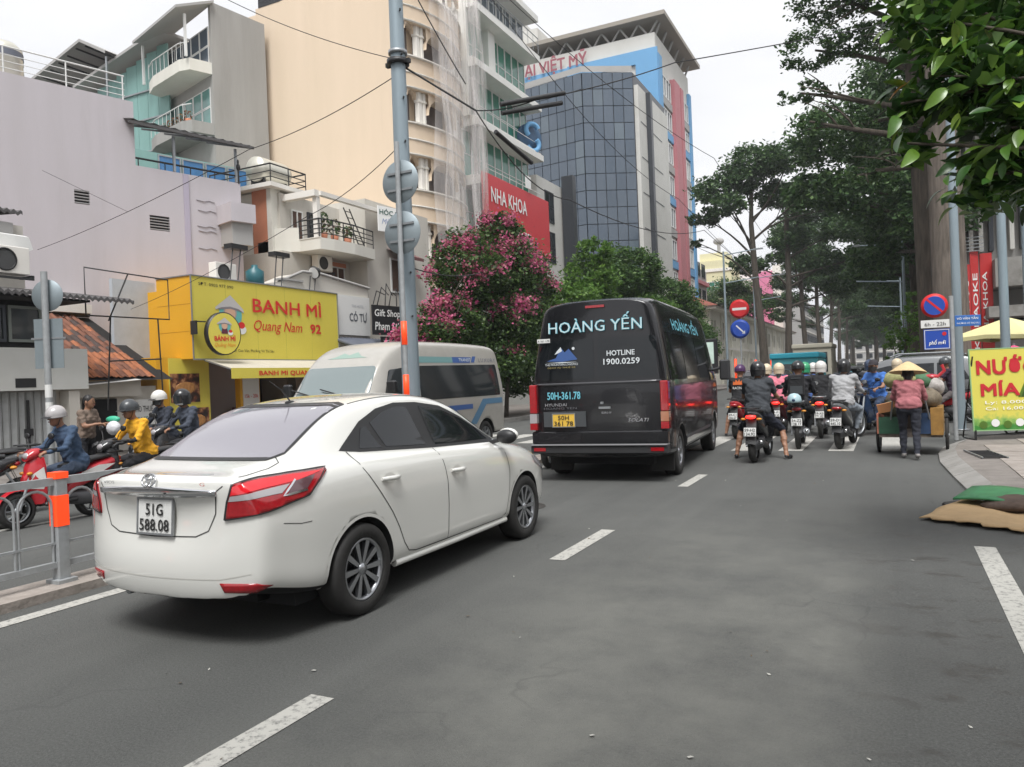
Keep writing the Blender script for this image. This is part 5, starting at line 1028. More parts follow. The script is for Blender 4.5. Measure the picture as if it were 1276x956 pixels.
# ============================================================= vehicle tools
def loft_body(rings, name, mats, sub=2):
    """rings: list of half sections [(x,y,z)...] from bottom centre to top centre; mirrored; first and last rings lie at x=0"""
    K = len(rings[0]); b = bmesh.new(); V = []
    for r in rings:
        row = [b.verts.new(p) for p in r] + [b.verts.new((-p[0], p[1], p[2])) for p in r[-2:0:-1]]
        V.append(row)
    n = len(V[0])
    for i in range(len(V) - 1):
        for j in range(n):
            try: b.faces.new((V[i][j], V[i][(j + 1) % n], V[i + 1][(j + 1) % n], V[i + 1][j]))
            except ValueError: pass
    bmesh.ops.remove_doubles(b, verts=b.verts, dist=1e-4); bmesh.ops.dissolve_degenerate(b, dist=1e-4, edges=b.edges); bmesh.ops.recalc_face_normals(b, faces=b.faces)
    me = bpy.data.meshes.new(name); b.to_mesh(me); b.free()
    o = bpy.data.objects.new(name, me); COL.objects.link(o)
    m = o.modifiers.new('s', 'SUBSURF'); m.levels = sub; m.render_levels = sub
    me2 = evalmesh(o); bpy.data.objects.remove(o)
    for m_ in mats: me2.materials.append(m_)
    for p in me2.polygons: p.use_smooth = True
    me2.name = name
    return me2
def cut_wheels(me, centers, rad, xin, mats_dark=1, zunder=.3):
    """boolean wheel wells and mark well + underside dark"""
    o = bpy.data.objects.new('tmp', me); COL.objects.link(o); cs = []
    for (y, z) in centers:
        for s in (-1, 1):
            q = MB(); q.lathe([(0, xin), (rad, xin), (rad, 1.6), (0, 1.6)], 40, 0, Matrix.Translation((0, y, z)) @ RY(90 * s), smooth=False)
            cm = q.mesh('cut', []); bb = bmesh.new(); bb.from_mesh(cm); bmesh.ops.remove_doubles(bb, verts=bb.verts, dist=1e-5); bmesh.ops.recalc_face_normals(bb, faces=bb.faces); bb.to_mesh(cm); bb.free()
            c = bpy.data.objects.new('cut', cm); COL.objects.link(c); cs.append(c)
            m = o.modifiers.new('b', 'BOOLEAN'); m.operation = 'DIFFERENCE'; m.object = c; m.solver = 'EXACT'
    me2 = evalmesh(o)
    for c in cs: bpy.data.objects.remove(c)
    bpy.data.objects.remove(o)
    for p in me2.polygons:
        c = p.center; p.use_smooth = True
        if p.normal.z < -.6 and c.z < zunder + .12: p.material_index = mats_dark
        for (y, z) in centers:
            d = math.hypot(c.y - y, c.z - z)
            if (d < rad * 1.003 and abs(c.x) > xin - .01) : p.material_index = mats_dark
    return me2
class Proj:
    """lays shaped patches onto a body mesh by ray casting"""
    def __init__(s, me): s.bvh = BVHTree.FromPolygons([v.co for v in me.vertices], [tuple(p.vertices) for p in me.polygons])
    def patch(s, poly, axis, sgn, off=.004, step=.06, thick=.0, inset=None):
        """poly in (a,b): axis 'x' -> (y,z) cast along -sgn x ; 'y' -> (x,z) ; 'z' -> (x,y)"""
        bm = bmesh.new(); vs = [bm.verts.new((p[0], p[1], 0)) for p in poly]; bm.faces.new(vs)
        a0, a1 = min(p[0] for p in poly), max(p[0] for p in poly); b0, b1 = min(p[1] for p in poly), max(p[1] for p in poly)
        for lo, hi, no in ((a0, a1, (1, 0, 0)), (b0, b1, (0, 1, 0))):
            k = int((hi - lo) / step)
            for i in range(1, k + 1):
                t = lo + (hi - lo) * i / (k + 1); co = (t, 0, 0) if no[0] else (0, t, 0)
                bmesh.ops.bisect_plane(bm, geom=bm.verts[:] + bm.edges[:] + bm.faces[:], plane_co=co, plane_no=no, dist=1e-5)
        if thick:
            r = bmesh.ops.extrude_edge_only(bm, edges=[e for e in bm.edges if e.is_boundary]); rim = set(v for v in r['geom'] if isinstance(v, bmesh.types.BMVert))
        else: rim = set()
        for v in bm.verts:
            a, b_ = v.co.x, v.co.y
            if axis == 'x': o = Vector((3 * sgn, a, b_)); d = Vector((-sgn, 0, 0))
            elif axis == 'y': o = Vector((a, sgn * 12, b_)); d = Vector((0, -sgn, 0))
            elif axis == 'd': e = Vector((.51 * sgn, .86, 0)); d = Vector((-.86 * sgn, .51, 0)); o = Vector((.5 * sgn, .08, b_)) + e * a - d * 3
            else: o = Vector((a, b_, 6)); d = Vector((0, 0, -1))
            h, nrm, _, _ = s.bvh.ray_cast(o, d)
            if h is None:
                # nearest hit fallback
                h, nrm, _, _ = s.bvh.find_nearest(Vector((sgn * .8, a, b_)) if axis == 'x' else (Vector((a, sgn * 2, b_)) if axis == 'y' else Vector((a, b_, 1.4))))
            if nrm.dot(d) > 0: nrm = -nrm
            v.co = h + nrm * (off if v not in rim else -.01)
        q = MB(); bm.verts.index_update(); bm.normal_update()
        q.add([tuple(v.co) for v in bm.verts], [tuple(v.index for v in f.verts) for f in bm.faces], 0, True); bm.free()
        return q
    def at(s, axis, sgn, a, b_):
        if axis == 'x': o = Vector((3 * sgn, a, b_)); d = Vector((-sgn, 0, 0))
        elif axis == 'y': o = Vector((a, sgn * 12, b_)); d = Vector((0, -sgn, 0))
        elif axis == 'd': e = Vector((.51 * sgn, .86, 0)); d = Vector((-.86 * sgn, .51, 0)); o = Vector((.5 * sgn, .08, b_)) + e * a - d * 3
        else: o = Vector((a, b_, 6)); d = Vector((0, 0, -1))
        h, n_, _, _ = s.bvh.ray_cast(o, d); return (h, n_) if h is not None else (Vector((sgn * .8, a, b_)), Vector((sgn, 0, 0)))
    def line(s, pts, axis, sgn, w=.005, off=.0015, step=.04):
        """thin seam strip following the surface"""
        P = [];
        for i in range(len(pts) - 1):
            a, b_ = Vector(pts[i]), Vector(pts[i + 1]); k = max(1, int((b_ - a).length / step))
            for j in range(k): P.append(a + (b_ - a) * j / k)
        P.append(Vector(pts[-1])); q = MB(); rows = []
        for i, p in enumerate(P):
            d = (P[min(i + 1, len(P) - 1)] - P[max(i - 1, 0)]).normalized(); nn = Vector((-d.y, d.x)) * w / 2
            r_ = []
            for t in (p - nn, p + nn):
                h, nrm = s.at(axis, sgn, t.x, t.y)
                r_.append(tuple(h + nrm * off))
            rows.append(r_)
        q.grid(rows, 0, True); return q
def smoothpoly(pts, n=4):
    """closed Catmull polygon"""
    o = []; k = len(pts)
    for i in range(k):
        p0, p1, p2, p3 = (Vector(pts[(i + j - 1) % k]) for j in range(4))
        for j in range(n):
            t = j / n; o.append(tuple(.5 * ((2 * p1) + (-p0 + p2) * t + (2 * p0 - 5 * p1 + 4 * p2 - p3) * t * t + (-p0 + 3 * p1 - 3 * p2 + p3) * t ** 3)))
    return o
def roundcorners(pts, r, n=3):
    o = []; k = len(pts)
    for i in range(k):
        p, a, b_ = Vector(pts[i]), Vector(pts[i - 1]), Vector(pts[(i + 1) % k]); da, db = (a - p), (b_ - p); rr = min(r, da.length * .45, db.length * .45)
        A, B_ = p + da.normalized() * rr, p + db.normalized() * rr
        for j in range(n + 1):
            t = j / n; o.append(tuple((1 - t) ** 2 * A + 2 * t * (1 - t) * p + t * t * B_))
    return o
def wheel(par, x, y, r, w, side, spokes=10, rimr=None, hub=M_ALU, steel=False):
    """side +1: outer face towards +x"""
    rimr = rimr or r * .68
    M = Matrix.Translation((x, y, r)) @ RY(90 * side)
    t = MB(); t.lathe([(rimr, -w / 2), (r * .93, -w / 2), (r * .99, -w * .4), (r, -w * .25), (r, w * .25), (r * .99, w * .4), (r * .93, w / 2), (rimr * 1.03, w / 2), (rimr, w * .42)], 36, 0, M)
    wo = part('wheel', t, M_RUBBER, par)
    q = MB(); q.lathe([(rimr * 1.0, -w * .3), (rimr * .98, w * .38), (rimr * 1.02, w * .46), (rimr * .93, w * .46), (rimr * .9, w * .3)], 36, 0, M); part('rim', q, hub, wo)
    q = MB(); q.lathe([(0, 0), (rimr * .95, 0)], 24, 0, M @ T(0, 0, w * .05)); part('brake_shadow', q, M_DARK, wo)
    for k in range(spokes):
        q = MB(); a = 360 / spokes * k; wd = math.pi * rimr / spokes * (.62 if not steel else .8)
        q.add([(-wd * .28, rimr * .12, w * .36), (wd * .28, rimr * .12, w * .36), (wd * .5, rimr * .93, w * .42), (-wd * .5, rimr * .93, w * .42), (-wd * .2, rimr * .12, w * .2), (wd * .2, rimr * .12, w * .2), (wd * .45, rimr * .93, w * .25), (-wd * .45, rimr * .93, w * .25)], [(0, 1, 2, 3), (0, 3, 7, 4), (1, 5, 6, 2), (0, 4, 5, 1)], 0, False, M @ RZ(a)); part('spoke', q, hub, wo)
    q = MB(); q.lathe([(rimr * .2, w * .3), (rimr * .18, w * .42), (0, w * .44)], 16, 0, M); part('hub_cap', q, hub, wo)
    return wo
def plate(par, M, lines, m=None, w=.28, h=.2, ink=None):
    b = MB(); b.box(-w / 2, -.012, -h / 2, w / 2, 0, h / 2); o = part('licence_plate', b, m or M_PLATE, par, bevel=.004); o.matrix_local = M
    n = len(lines)
    for i, s in enumerate(lines):
        lh = h * .36 if n == 2 else h * .6
        z = (h / 2 - h * .1 - lh) - i * (lh + h * .1) if n == 2 else -lh / 2
        text(s, o, T(0, -.014, z), ink or M_TXTBLK, w=w * (.86 if len(s) > 3 else .5), h=lh, align='CENTER', bold=.012)
    if w > .2:
        f = MB(); e = .006
        f.box(-w / 2 - .01, -.016, -h / 2 - .01, w / 2 + .01, -.001, -h / 2); f.box(-w / 2 - .01, -.016, h / 2, w / 2 + .01, -.001, h / 2 + .01); f.box(-w / 2 - .01, -.016, -h / 2, -w / 2, -.001, h / 2); f.box(w / 2, -.016, -h / 2, w / 2 + .01, -.001, h / 2); part('plate_frame', f, M_STEEL, o)
    return o
M_CARW = mat('pearl white car paint', (.72, .715, .675), .16, coat=1.0, spec=.5)
M_TINT = mat('car glass dark', (.010, .012, .014), .05, spec=.5)
M_RGLASS = mat('rear window tint and sky', (.24, .228, .258), .06, spec=1., coat=.6)  # tint made paler: the sky reflection is held in the base colour
M_LAMPR = mat('tail lamp red', (.36, .006, .012), .15, coat=1., var=.25, scale=40)
M_LAMPR2 = mat('tail lamp bright red', (.55, .012, .02), .15, coat=1., emit=(1, .01, .02, .12))
M_LAMPC = mat('tail lamp clear', (.38, .36, .37), .12, coat=1.)
M_LAMPD = mat('tail lamp smoke', (.12, .06, .07), .12, coat=1.)
M_BRAKE = mat('lit brake lamp', (.9, .05, .04), .3, emit=(1, .02, .015, 1.6))
M_SEAM = mat('panel gap', (.05, .05, .048), .7)
# ============================================================= white sedan
def sedan():
    t = thing('sedan_car', 'white four door sedan in the near lane with red tail lamps', 'car', (-3.99, 3.13, 0), 0)
    # y, zb, w, zsh, zbelt, wbelt, zrail, wrail, ztop
    tab = [(.22, .30, .765, .82, .975, .63, 1.01, .52, 1.02), (.38, .26, .80, .86, 1.01, .67, 1.048, .55, 1.06), (.55, .225, .83, .89, 1.025, .70, 1.085, .575, 1.10), (.80, .21, .845, .90, 1.03, .715, 1.20, .575, 1.245), (1.10, .20, .85, .90, 1.03, .725, 1.33, .565, 1.375), (1.45, .20, .85, .89, 1.015, .73, 1.385, .555, 1.435), (1.85, .20, .85, .88, 1.00, .735, 1.40, .555, 1.455), (2.25, .20, .85, .87, .985, .735, 1.375, .555, 1.435), (2.62, .20, .85, .86, .965, .73, 1.29, .565, 1.36), (2.95, .20, .85, .84, .945, .725, 1.13, .59, 1.19), (3.22, .205, .85, .82, .925, .715, .99, .62, 1.035), (3.5, .21, .85, .78, .895, .69, .925, .58, .955), (3.8, .215, .825, .72, .835, .64, .87, .50, .90), (4.05, .22, .77, .64, .745, .56, .78, .42, .80), (4.2, .23, .68, .56, .65, .48, .68, .34, .69)]
    tb = catmull(tab, 2); rings = []
    def sec(r):
        y, zb, w, zs, zbl, wb, zr, wr, zt = r
        return [(0, y, zb), (w * .6, y, zb), (w * .93, y, zb + .02), (w * .985, y, zb + .10), (w * .985, y, zb + .24), (w, y, (zb + .24 + zs) / 2), (w * .992, y, zs), ((w * .985 + wb) / 2 + .02, y, (zs + zbl) / 2 + .03), (wb, y, zbl + .004), (wb * .6 + wr * .4, y, zbl * .6 + zr * .4), (wr + .012, y, zr - .012), (wr * .9, y, (zr * .45 + zt * .55)), (wr * .5, y, zt - .004), (0, y, zt)]
    S = [sec(r) for r in tb]
    # rear face profile y(z)
    def ry(z, x):
        base = float(np.interp(z, [.25, .34, .45, .6, .85, .97, 1.02], [.07, .015, 0.0, .01, .03, .02, .08])); rec = float(np.interp(z, [.63, .68, .87, .90], [0, .045, .045, 0]))
        m = max(0., 1 - (abs(x) / .52) ** 4); return base + rec * m
    def rear(fx, k):
        return [(x * fx, ry(z, x * fx) + .17 * (abs(x * fx) / .765) ** 2.8, z) for (x, y, z) in S[0]]
    R0 = [rear(f, 1) for f in (0, .35, .66, .86, .96)]
    def fy(z): return float(np.interp(z, [.2, .3, .5, .62, .7], [4.26, 4.32, 4.33, 4.30, 4.24]))
    s1 = S[-1]
    R1 = [[(x * f, fy(z) - .10 * (abs(x * f) / .6) ** 2, z) for (x, y, z) in s1] for f in (.985, .85, .5, 0)]
    rings = R0 + S + R1
    me = loft_body(rings, 'body', [M_CARW, M_DARK], 2)
    pj = Proj(me)
    cut = cut_wheels(me, [(.965, .30), (3.465, .30)], .345, .5, 1, .28)
    body = link('body', cut, t)
    def P(name, mb, m, par=None): return part(name, mb, m, par or t)
    # side glass both sides
    belt = lambda y: 1.075 - (y - .9) * .065
    for s in (1, -1):
        outl = [(.93, 1.08), (1.12, 1.055), (1.95, 1.005), (3.06, .955), (3.14, .975), (2.95, 1.085), (2.70, 1.205), (2.40, 1.315), (2.05, 1.36), (1.75, 1.368), (1.50, 1.335), (1.25, 1.255)]
        P('window_surround', pj.patch(outl if s > 0 else outl, 'x', s, .003, .05), M_BLACK)
        P('rear_door_glass', pj.patch([(1.43, 1.062), (1.93, 1.03), (1.88, 1.328), (1.74, 1.336), (1.56, 1.308), (1.36, 1.24)], 'x', s, .006, .05), M_TINT)
        P('front_door_glass', pj.patch([(2.06, 1.02), (3.0, .985), (2.9, 1.085), (2.68, 1.185), (2.40, 1.275), (2.06, 1.328)], 'x', s, .006, .05), M_TINT)
        P('quarter_glass', pj.patch([(1.13, 1.075), (1.37, 1.06), (1.30, 1.22), (1.24, 1.21)], 'x', s, .006, .05), M_TINT)
        P('door_seam', pj.line([(.99, 1.07), (1.03, .95), (1.10, .86), (1.20, .74), (1.30, .62), (1.38, .5), (1.44, .38), (1.5, .31), (1.6, .29), (2.05, .285), (3.0, .28), (3.06, .31)], 'x', s, .008), M_SEAM)
        P('door_seam', pj.line([(1.99, 1.0), (2.02, .9), (2.05, .75), (2.06, .55), (2.05, .29)], 'x', s, .008), M_SEAM)
        P('door_seam', pj.line([(3.06, .95), (3.10, .85), (3.14, .7), (3.13, .5), (3.06, .3)], 'x', s, .007), M_SEAM)
        q = MB(); q.tube([(0, 1.36, .245), (0, 2.2, .24), (0, 3.1, .245)], .028, 8); 
        P('sill', q, M_CARW).location.x = .795 * s
        for yh, zh in ((1.19, .862), (2.11, .81)):
            h0, n0 = pj.at('x', s, yh + .1, zh); hp = []
            for k in range(7):
                u_ = k / 6; hp.append((h0.x + s * (.008 + .03 * math.sin(math.pi * u_)), yh + .21 * u_, zh + .0 - .004 * u_))
            q = MB(); q.tube(hp, [.012, .016, .017, .017, .017, .016, .012], 8); hd = P('door_handle', q, M_CARW)
            q = pj.patch([(yh + .1 + .07 * math.cos(R(a)), zh - .004 + .038 * math.sin(R(a))) for a in range(0, 360, 30)], 'x', s, .0012, .03); part('handle_recess_shade', q, mat('handle recess shade', (.5, .49, .46), .4), hd)  # flat patch, the shade of the recess is put into its colour
        # mirror
        q = MB(); q.ball((0, 0, 0), (.10, .055, .066), 14, 9); mo = P('door_mirror', q, M_BLACK); mo.location = (.90 * s, 3.0, 1.005)
        q = MB(); q.ball((.004 * s, .02, .012), (.102, .052, .064), 14, 9); part('mirror_shell', q, M_CARW, mo)
        q = MB(); q.tube([(-.2 * s, .02, -.06), (-.08 * s, .01, -.03)], .02, 6); part('mirror_arm', q, M_BLACK, mo)
        # head lamp sliver
        P('head_lamp', pj.patch([(3.72, .70), (3.9, .63), (4.08, .55), (4.05, .66), (3.85, .745), (3.7, .765)], 'x', s, .004, .04), M_LAMPC)
        # tail lamp: wraps from rear to side
        lo = P('tail_lamp', pj.patch([(.032, .765), (.13, .782), (.238, .80), (.51, .86), (.665, .982), (.66, 1.0), (.4, .995), (.225, .985), (.068, .965), (.045, .87)], 'd', s, .012, .03, .01), M_LAMPR)
        part('lamp_upper', pj.patch([(.072, .955), (.225, .973), (.40, .983), (.63, .985), (.45, .95), (.3, .935), (.062, .908)], 'd', s, .0145, .03), M_LAMPR2, lo)
        part('lamp_clear', pj.patch([(.06, .902), (.3, .927), (.39, .935), (.33, .892), (.052, .872)], 'd', s, .0145, .03), M_LAMPC, lo)
        part('lamp_smoke', pj.patch([(.42, .945), (.57, .968), (.50, .90), (.37, .882)], 'd', s, .0145, .03), M_LAMPD, lo)
        part('lamp_frame', pj.line([(.43, .955), (.34, .875), (.50, .892)], 'd', s, .011, .016), M_CHROME, lo)
        part('lamp_edge', pj.line([(.032, .765), (.045, .87), (.068, .965), (.225, .985), (.4, .995), (.665, 1.0), (.51, .86), (.238, .80), (.032, .765)], 'd', s, .008, .014), M_BLACK, lo)
        # reflector
        poly = [(s * .50, .405), (s * .70, .40), (s * .74, .375), (s * .68, .345), (s * .52, .35)]
        P('rear_reflector', pj.patch(poly if s > 0 else poly[::-1], 'y', -1, .006, .03, .01), M_LAMPR)
        P('bumper_seam', pj.line([(.30, .72), (.42, .70), (.50, .70)], 'x', s, .005), M_SEAM)
        for yw in (.965, 3.465):
            arc = pj.line([(yw + .352 * math.cos(R(a)), .30 + .352 * math.sin(R(a))) for a in range(-8, 189, 7)], 'x', s, .022, .004); P('arch_lip', arc, M_CARW)
            wheel(t, .755 * s, yw, .30, .185, s, 10)
    # rear window
    rw = [(-.50, 1.075), (.50, 1.075), (.545, 1.10), (.49, 1.37), (.42, 1.385), (-.42, 1.385), (-.49, 1.37), (-.545, 1.10)]
    P('rear_window', pj.patch(rw, 'y', -1, .004, .06), M_RGLASS)
    P('window_rubber', pj.line(rw + [rw[0]], 'y', -1, .02, .0045), M_BLACK)
    P('windscreen', pj.patch([(-.6, .99), (.6, .99), (.5, 1.40), (-.5, 1.40)][::-1], 'y', 1, .004, .06), M_TINT)
    # roof seams
    for s in (1, -1): P('roof_seam', pj.line([(s * .50, 1.28), (s * .495, 2.3)], 'z', 1, .010, .002), M_SEAM)
    # boot lid seam, chrome bar, plate recess, badge
    P('boot_seam', pj.line([(-.56, .985), (-.485, .93), (-.47, .80), (-.42, .70), (-.33, .665), (0, .655), (.33, .665), (.42, .70), (.47, .80), (.485, .93), (.56, .985)], 'y', -1, .007, .002), M_SEAM)
    for s in (1, -1): P('boot_side_seam', pj.line([(s * .54, .20), (s * .60, .38), (s * .59, .48), (s * .53, .52)], 'z', 1, .007, .002), M_SEAM)
    cb_ = pj.patch([(-.49, .905), (0, .90), (.49, .905), (.49, .935), (.25, .95), (0, .955), (-.25, .95), (-.49, .935)], 'y', -1, .022, .04, .02); P('chrome_strip', cb_, M_CHROME)
    q = MB(); q.box(-.25, .075, .855, .25, .1, .885); P('strip_underside', q, mat('strip shadow plastic', (.1, .1, .1), .5))
    h, nn = pj.at('y', -1, .02, .775)
    pl = plate(t, T(.02, h.y - .018, .775) @ RX(-4), ['51G', '588.08'], w=.29, h=.2)
    # ellipse badge
    h, nn = pj.at('y', -1, .0, .985)
    for rx, rz, cz in ((.058, .04, 0), (.018, .034, 0), (.036, .012, .016)):
        q = MB(); pts = [(rx * math.cos(R(a)), 0, cz + rz * math.sin(R(a))) for a in range(0, 361, 20)]; q.tube(pts, .0055, 6, caps=False); o = P('badge_ring', q, M_CHROME); o.location = (.0, h.y - .018, .992); o.rotation_euler.x = R(-20)
    tx = text('VIOS', t, T(-.42, pj.at('y', -1, -.36, .97)[0].y - .022, .965), M_CHROME, w=.10, h=.018, name='badge'); text('G', t, T(.40, pj.at('y', -1, .42, .97)[0].y - .024, .965), M_CHROME, w=.04, h=.022, name='badge')
    q = MB(); q.lathe([(0, 0), (.006, 0), (.006, .01), (0, .01)], 8, 0, T(.14, h.y - .02, .92) @ RX(90)); P('camera_dot', q, M_BLACK)
    P('bumper_crease_shade', pj.line([(-.68, .455), (-.5, .425), (0, .42), (.5, .425), (.68, .455)], 'y', -1, .006, .0015), mat('bumper crease', (.55, .54, .5), .4))  # darker strip, the crease shade is painted in
    q = MB(); q.box(-.45, .4, .2, .45, .6, .27); P('muffler', q, M_DARK)
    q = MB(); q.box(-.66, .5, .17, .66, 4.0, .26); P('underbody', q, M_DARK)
    q = MB(); q.tube([(-.35, .12, .28), (-.35, .5, .28)], .024, 8); P('exhaust_pipe', q, M_STEEL)
    # aerial
    q = MB(); q.ball((0, 0, .0), (.022, .05, .016)); q.tube([(0, .0, .012), (0, -.09, .10), (0, -.2, .16)], [.006, .004, .003], 6); o = P('roof_aerial', q, M_BLACK); o.location = (.0, 1.25, pj.at('z', 1, 0, 1.25)[0].z)
    # rear seats silhouettes are hidden by tint: sky reflection is painted into the glass colour
    return t
sedan()
# ============================================================= vans
M_VANBK = mat('black car paint', (.009, .009, .011), .2, coat=.45, spec=.4)
M_VANBG = mat('beige car paint', (.44, .42, .385), .3, coat=.5, metal=.15, var=.08, scale=3, dirt=.12)
M_CYAN = mat('cyan vinyl', (.16, .50, .60), .45)
M_CYANW = mat('pale vinyl', (.66, .70, .72), .45)
M_BLUEV = mat('blue vinyl', (.05, .11, .30), .4)
M_BPLAS = mat('grey black bumper plastic', (.03, .03, .032), .5)
def vansec(y, w, zt, zb, wf=.83, zbelt=1.35):
    u = zt - zbelt
    return [(0, y, zb), (w * .6, y, zb), (w * .93, y, zb + .01), (w * .985, y, zb + .07), (w * .985, y, zb + .22), (w, y, .85), (w, y, zbelt - .1), (w * .985, y, zbelt + u * .12), (w * (.985 * .55 + wf * .45), y, zbelt + u * .5), (w * wf * 1.015, y, zbelt + u * .84), (w * wf * .965, y, zbelt + u * .935), (w * wf * .86, y, zbelt + u * .975), (w * .4, y, zt - .005), (0, y, zt)]
def vanbody(tab, name, mats, wheels, rad, wf=.83, zbelt=1.35, rearslope=.12, wx=.55):
    S = [vansec(*r, wf=wf, zbelt=zbelt) for r in catmull(tab, 2)]
    zt = S[0][-1][2]
    def ry(z): return rearslope * max(0, (z - zbelt) / (zt - zbelt)) ** 1.6
    s0 = [(x, y + ry(z), z) for x, y, z in S[0]]; S[0] = s0
    s1 = [(x, y + ry(z) * .7, z) for x, y, z in S[1]]; S[1] = s1
    y0 = tab[0][0]
    R0 = [[(x * f, (y - y0) + .05 * (abs(x * f) / 1.0) ** 2 + (.03 if f > .95 else 0), z) for x, y, z in s0] for f in (0, .4, .75, .93, .975)]
    sl = S[-1]; R1 = [[(x * f, y + .08 * (1 - f) + .02, z) for x, y, z in sl] for f in (.97, .8, .4, 0)]
    me = loft_body(R0 + S + R1, name, mats, 2)
    pj = Proj(me); return pj, cut_wheels(me, wheels, rad, wx, 1, .35)
def rect(x0, x1, z0, z1, r=.04): return roundcorners([(x0, z0), (x1, z0), (x1, z1), (x0, z1)], r)
def black_van():
    t = thing('passenger_van', 'black high roof passenger van with cyan HOÀNG YẾN lettering across its rear doors', 'van', (-3.77, 10.38, 0), 4)
    tab = [(.09, 1.0, 2.60, .36), (.4, 1.02, 2.655, .33), (1.2, 1.02, 2.67, .32), (2.5, 1.02, 2.67, .32), (3.8, 1.02, 2.66, .32), (4.5, 1.02, 2.62, .32), (4.9, 1.01, 2.45, .32), (5.3, .99, 1.95, .32), (5.6, .96, 1.5, .33), (5.9, .9, 1.22, .35), (6.12, .8, 1.0, .4)]
    pj, me = vanbody(tab, 'body', [M_VANBK, M_DARK], [(1.0, .34), (4.67, .34)], .42, .82, 1.35, .10, .6)
    link('body', me, t)
    P = lambda n, q, m, par=None: part(n, q, m, par or t)
    # rear glass, doors
    for s, a, b_ in ((-1, -.86, -.03), (1, .03, .86)):
        pl = rect(a, b_, 1.48, 2.06, .05); P('rear_door_window', pj.patch(pl, 'y', -1, .004, .1), M_TINT)
    P('door_gap', pj.line([(0, .74), (0, 2.46)], 'y', -1, .012), M_DARK)
    for s in (-1, 1): P('door_gap', pj.line([(s * .93, .74), (s * .93, 1.4), (s * .84, 2.2), (s * .76, 2.46), (0, 2.49)], 'y', -1, .01), M_DARK)
    P('rear_crease', pj.patch([(-.92, 1.40), (.92, 1.40), (.92, 1.435), (-.92, 1.435)], 'y', -1, .012, .1, .01), mat('crease sheen', (.05, .05, .055), .2, coat=.6))  # paler than the body: crease sheen is put into the colour
    P('hinge_bar', pj.line([(-.88, .745), (.88, .745)], 'y', -1, .012), M_DARK)
    # bumper step
    q = MB(); q.box(-1.0, -.09, .42, 1.0, .12, .53); q.box(-1.0, -.12, .53, 1.0, .12, .552, 1); P('rear_bumper', q, [M_BPLAS, mat('step edge grey', (.16, .16, .165), .4)], t).modifiers.new('b', 'BEVEL').width = .012
    q = MB(); q.box(-1.0, -.02, .555, 1.0, .1, .73); P('bumper_upper', q, M_VANBK, t).modifiers.new('b', 'BEVEL').width = .015
    for s in (-1, 1):
        q = MB(); q.box(s * .86 - .09, -.10, .455, s * .86 + .09, -.088, .505); P('rear_reflector', q, M_LAMPR)
        q = MB(); x = s * .965
        q.box(x - .055, -.03, 1.0, x + .055, .12, 1.42); lm = P('tail_lamp', q, M_LAMPR); lm.modifiers.new('b', 'BEVEL').width = .012
        q = MB(); q.box(x - .055, -.032, .86, x + .055, .12, .995); part('lamp_clear', q, M_LAMPC if s < 0 else mat('amber lamp', (.4, .16, .08), .15, coat=1), lm); q = MB(); q.box(x - .055, -.03, .76, x + .055, .12, .855); part('lamp_lower', q, M_LAMPR, lm)
    q = MB(); q.box(-.14, -.0, 2.50, .14, .12, 2.535); o = P('high_brake_lamp', q, M_LAMPR); o.location.y = pj.at('y', -1, 0, 2.49)[0].y - .02
    def face(x, z, dy=.012): return T(x, min(pj.at('y', -1, x + q_, z)[0].y for q_ in (0, .2, .4, .6) if x + q_ < max(.3, x + .1)) - dy, z)
    tilt = RX(-5)
    text('HOÀNG YẾN', t, face(-.70, 2.16, .02) @ tilt, M_CYAN, w=1.38, h=.165, bold=.02, space=1.05)
    text('HOÀNG YẾN', t, face(-.70, 2.16, .026) @ tilt, mat('vinyl shade', (.55, .66, .68), .5), w=1.38, h=.165, bold=-.012, space=1.05)
    text('HOTLINE', t, face(.17, 1.80, .02) @ RX(-3), M_CYANW, w=.40, h=.075, bold=.02); text('1900.0259', t, face(.12, 1.675, .02) @ RX(-3), M_CYANW, w=.52, h=.085, bold=.02)
    text('50H-361.78', t, face(-.74, 1.2, .016), M_CYAN, w=.5, h=.11, bold=.02); text('HYUNDAI', t, face(-.78, 1.10, .016), mat('badge silver', (.5, .5, .52), .3, .7), w=.33, h=.045, name='badge')
    text('HOANG YEN', t, face(-.80, 1.055, .016), mat('grey print', (.12, .12, .13), .5), w=.5, h=.03)
    text('SOLATI', t, face(.44, .86, .016), MATS['badge silver'], w=.3, h=.05, name='badge', shear=.3); text('EURO IV', t, face(.07, .98, .016), MATS['badge silver'], w=.14, h=.03, name='badge')
    # mountain logo
    lg = MB(); yb = pj.at('y', -1, -.5, 1.8)[0].y - .014
    for (pts, mi) in (([(-.74, 1.76), (-.60, 1.80), (-.52, 1.95), (-.46, 1.88), (-.40, 1.93), (-.27, 1.77), (-.5, 1.745)], 0), ([(-.62, 1.85), (-.58, 1.90), (-.52, 1.96), (-.50, 1.90), (-.54, 1.88)], 1), ([(-.77, 1.735), (-.5, 1.74), (-.25, 1.735), (-.5, 1.725)], 1)):
        lg.add([(x, yb - .002 * mi, z) for x, z in pts], [tuple(range(len(pts)))], mi)
    lg.lathe([(0, 0), (.022, 0)], 12, 1, T(-.33, yb, 1.93) @ RX(90)); P('mountain_logo', lg, [M_BLUEV, M_CYANW])
    text('THE MOUNTAIN LOGISTICS', t, face(-.76, 1.69, .018) @ RX(-3), M_CYANW, w=.5, h=.03); text('DỊCH VỤ THUÊ XE', t, face(-.72, 1.65, .018) @ RX(-3), mat('gold print', (.35, .28, .1), .5), w=.42, h=.022)
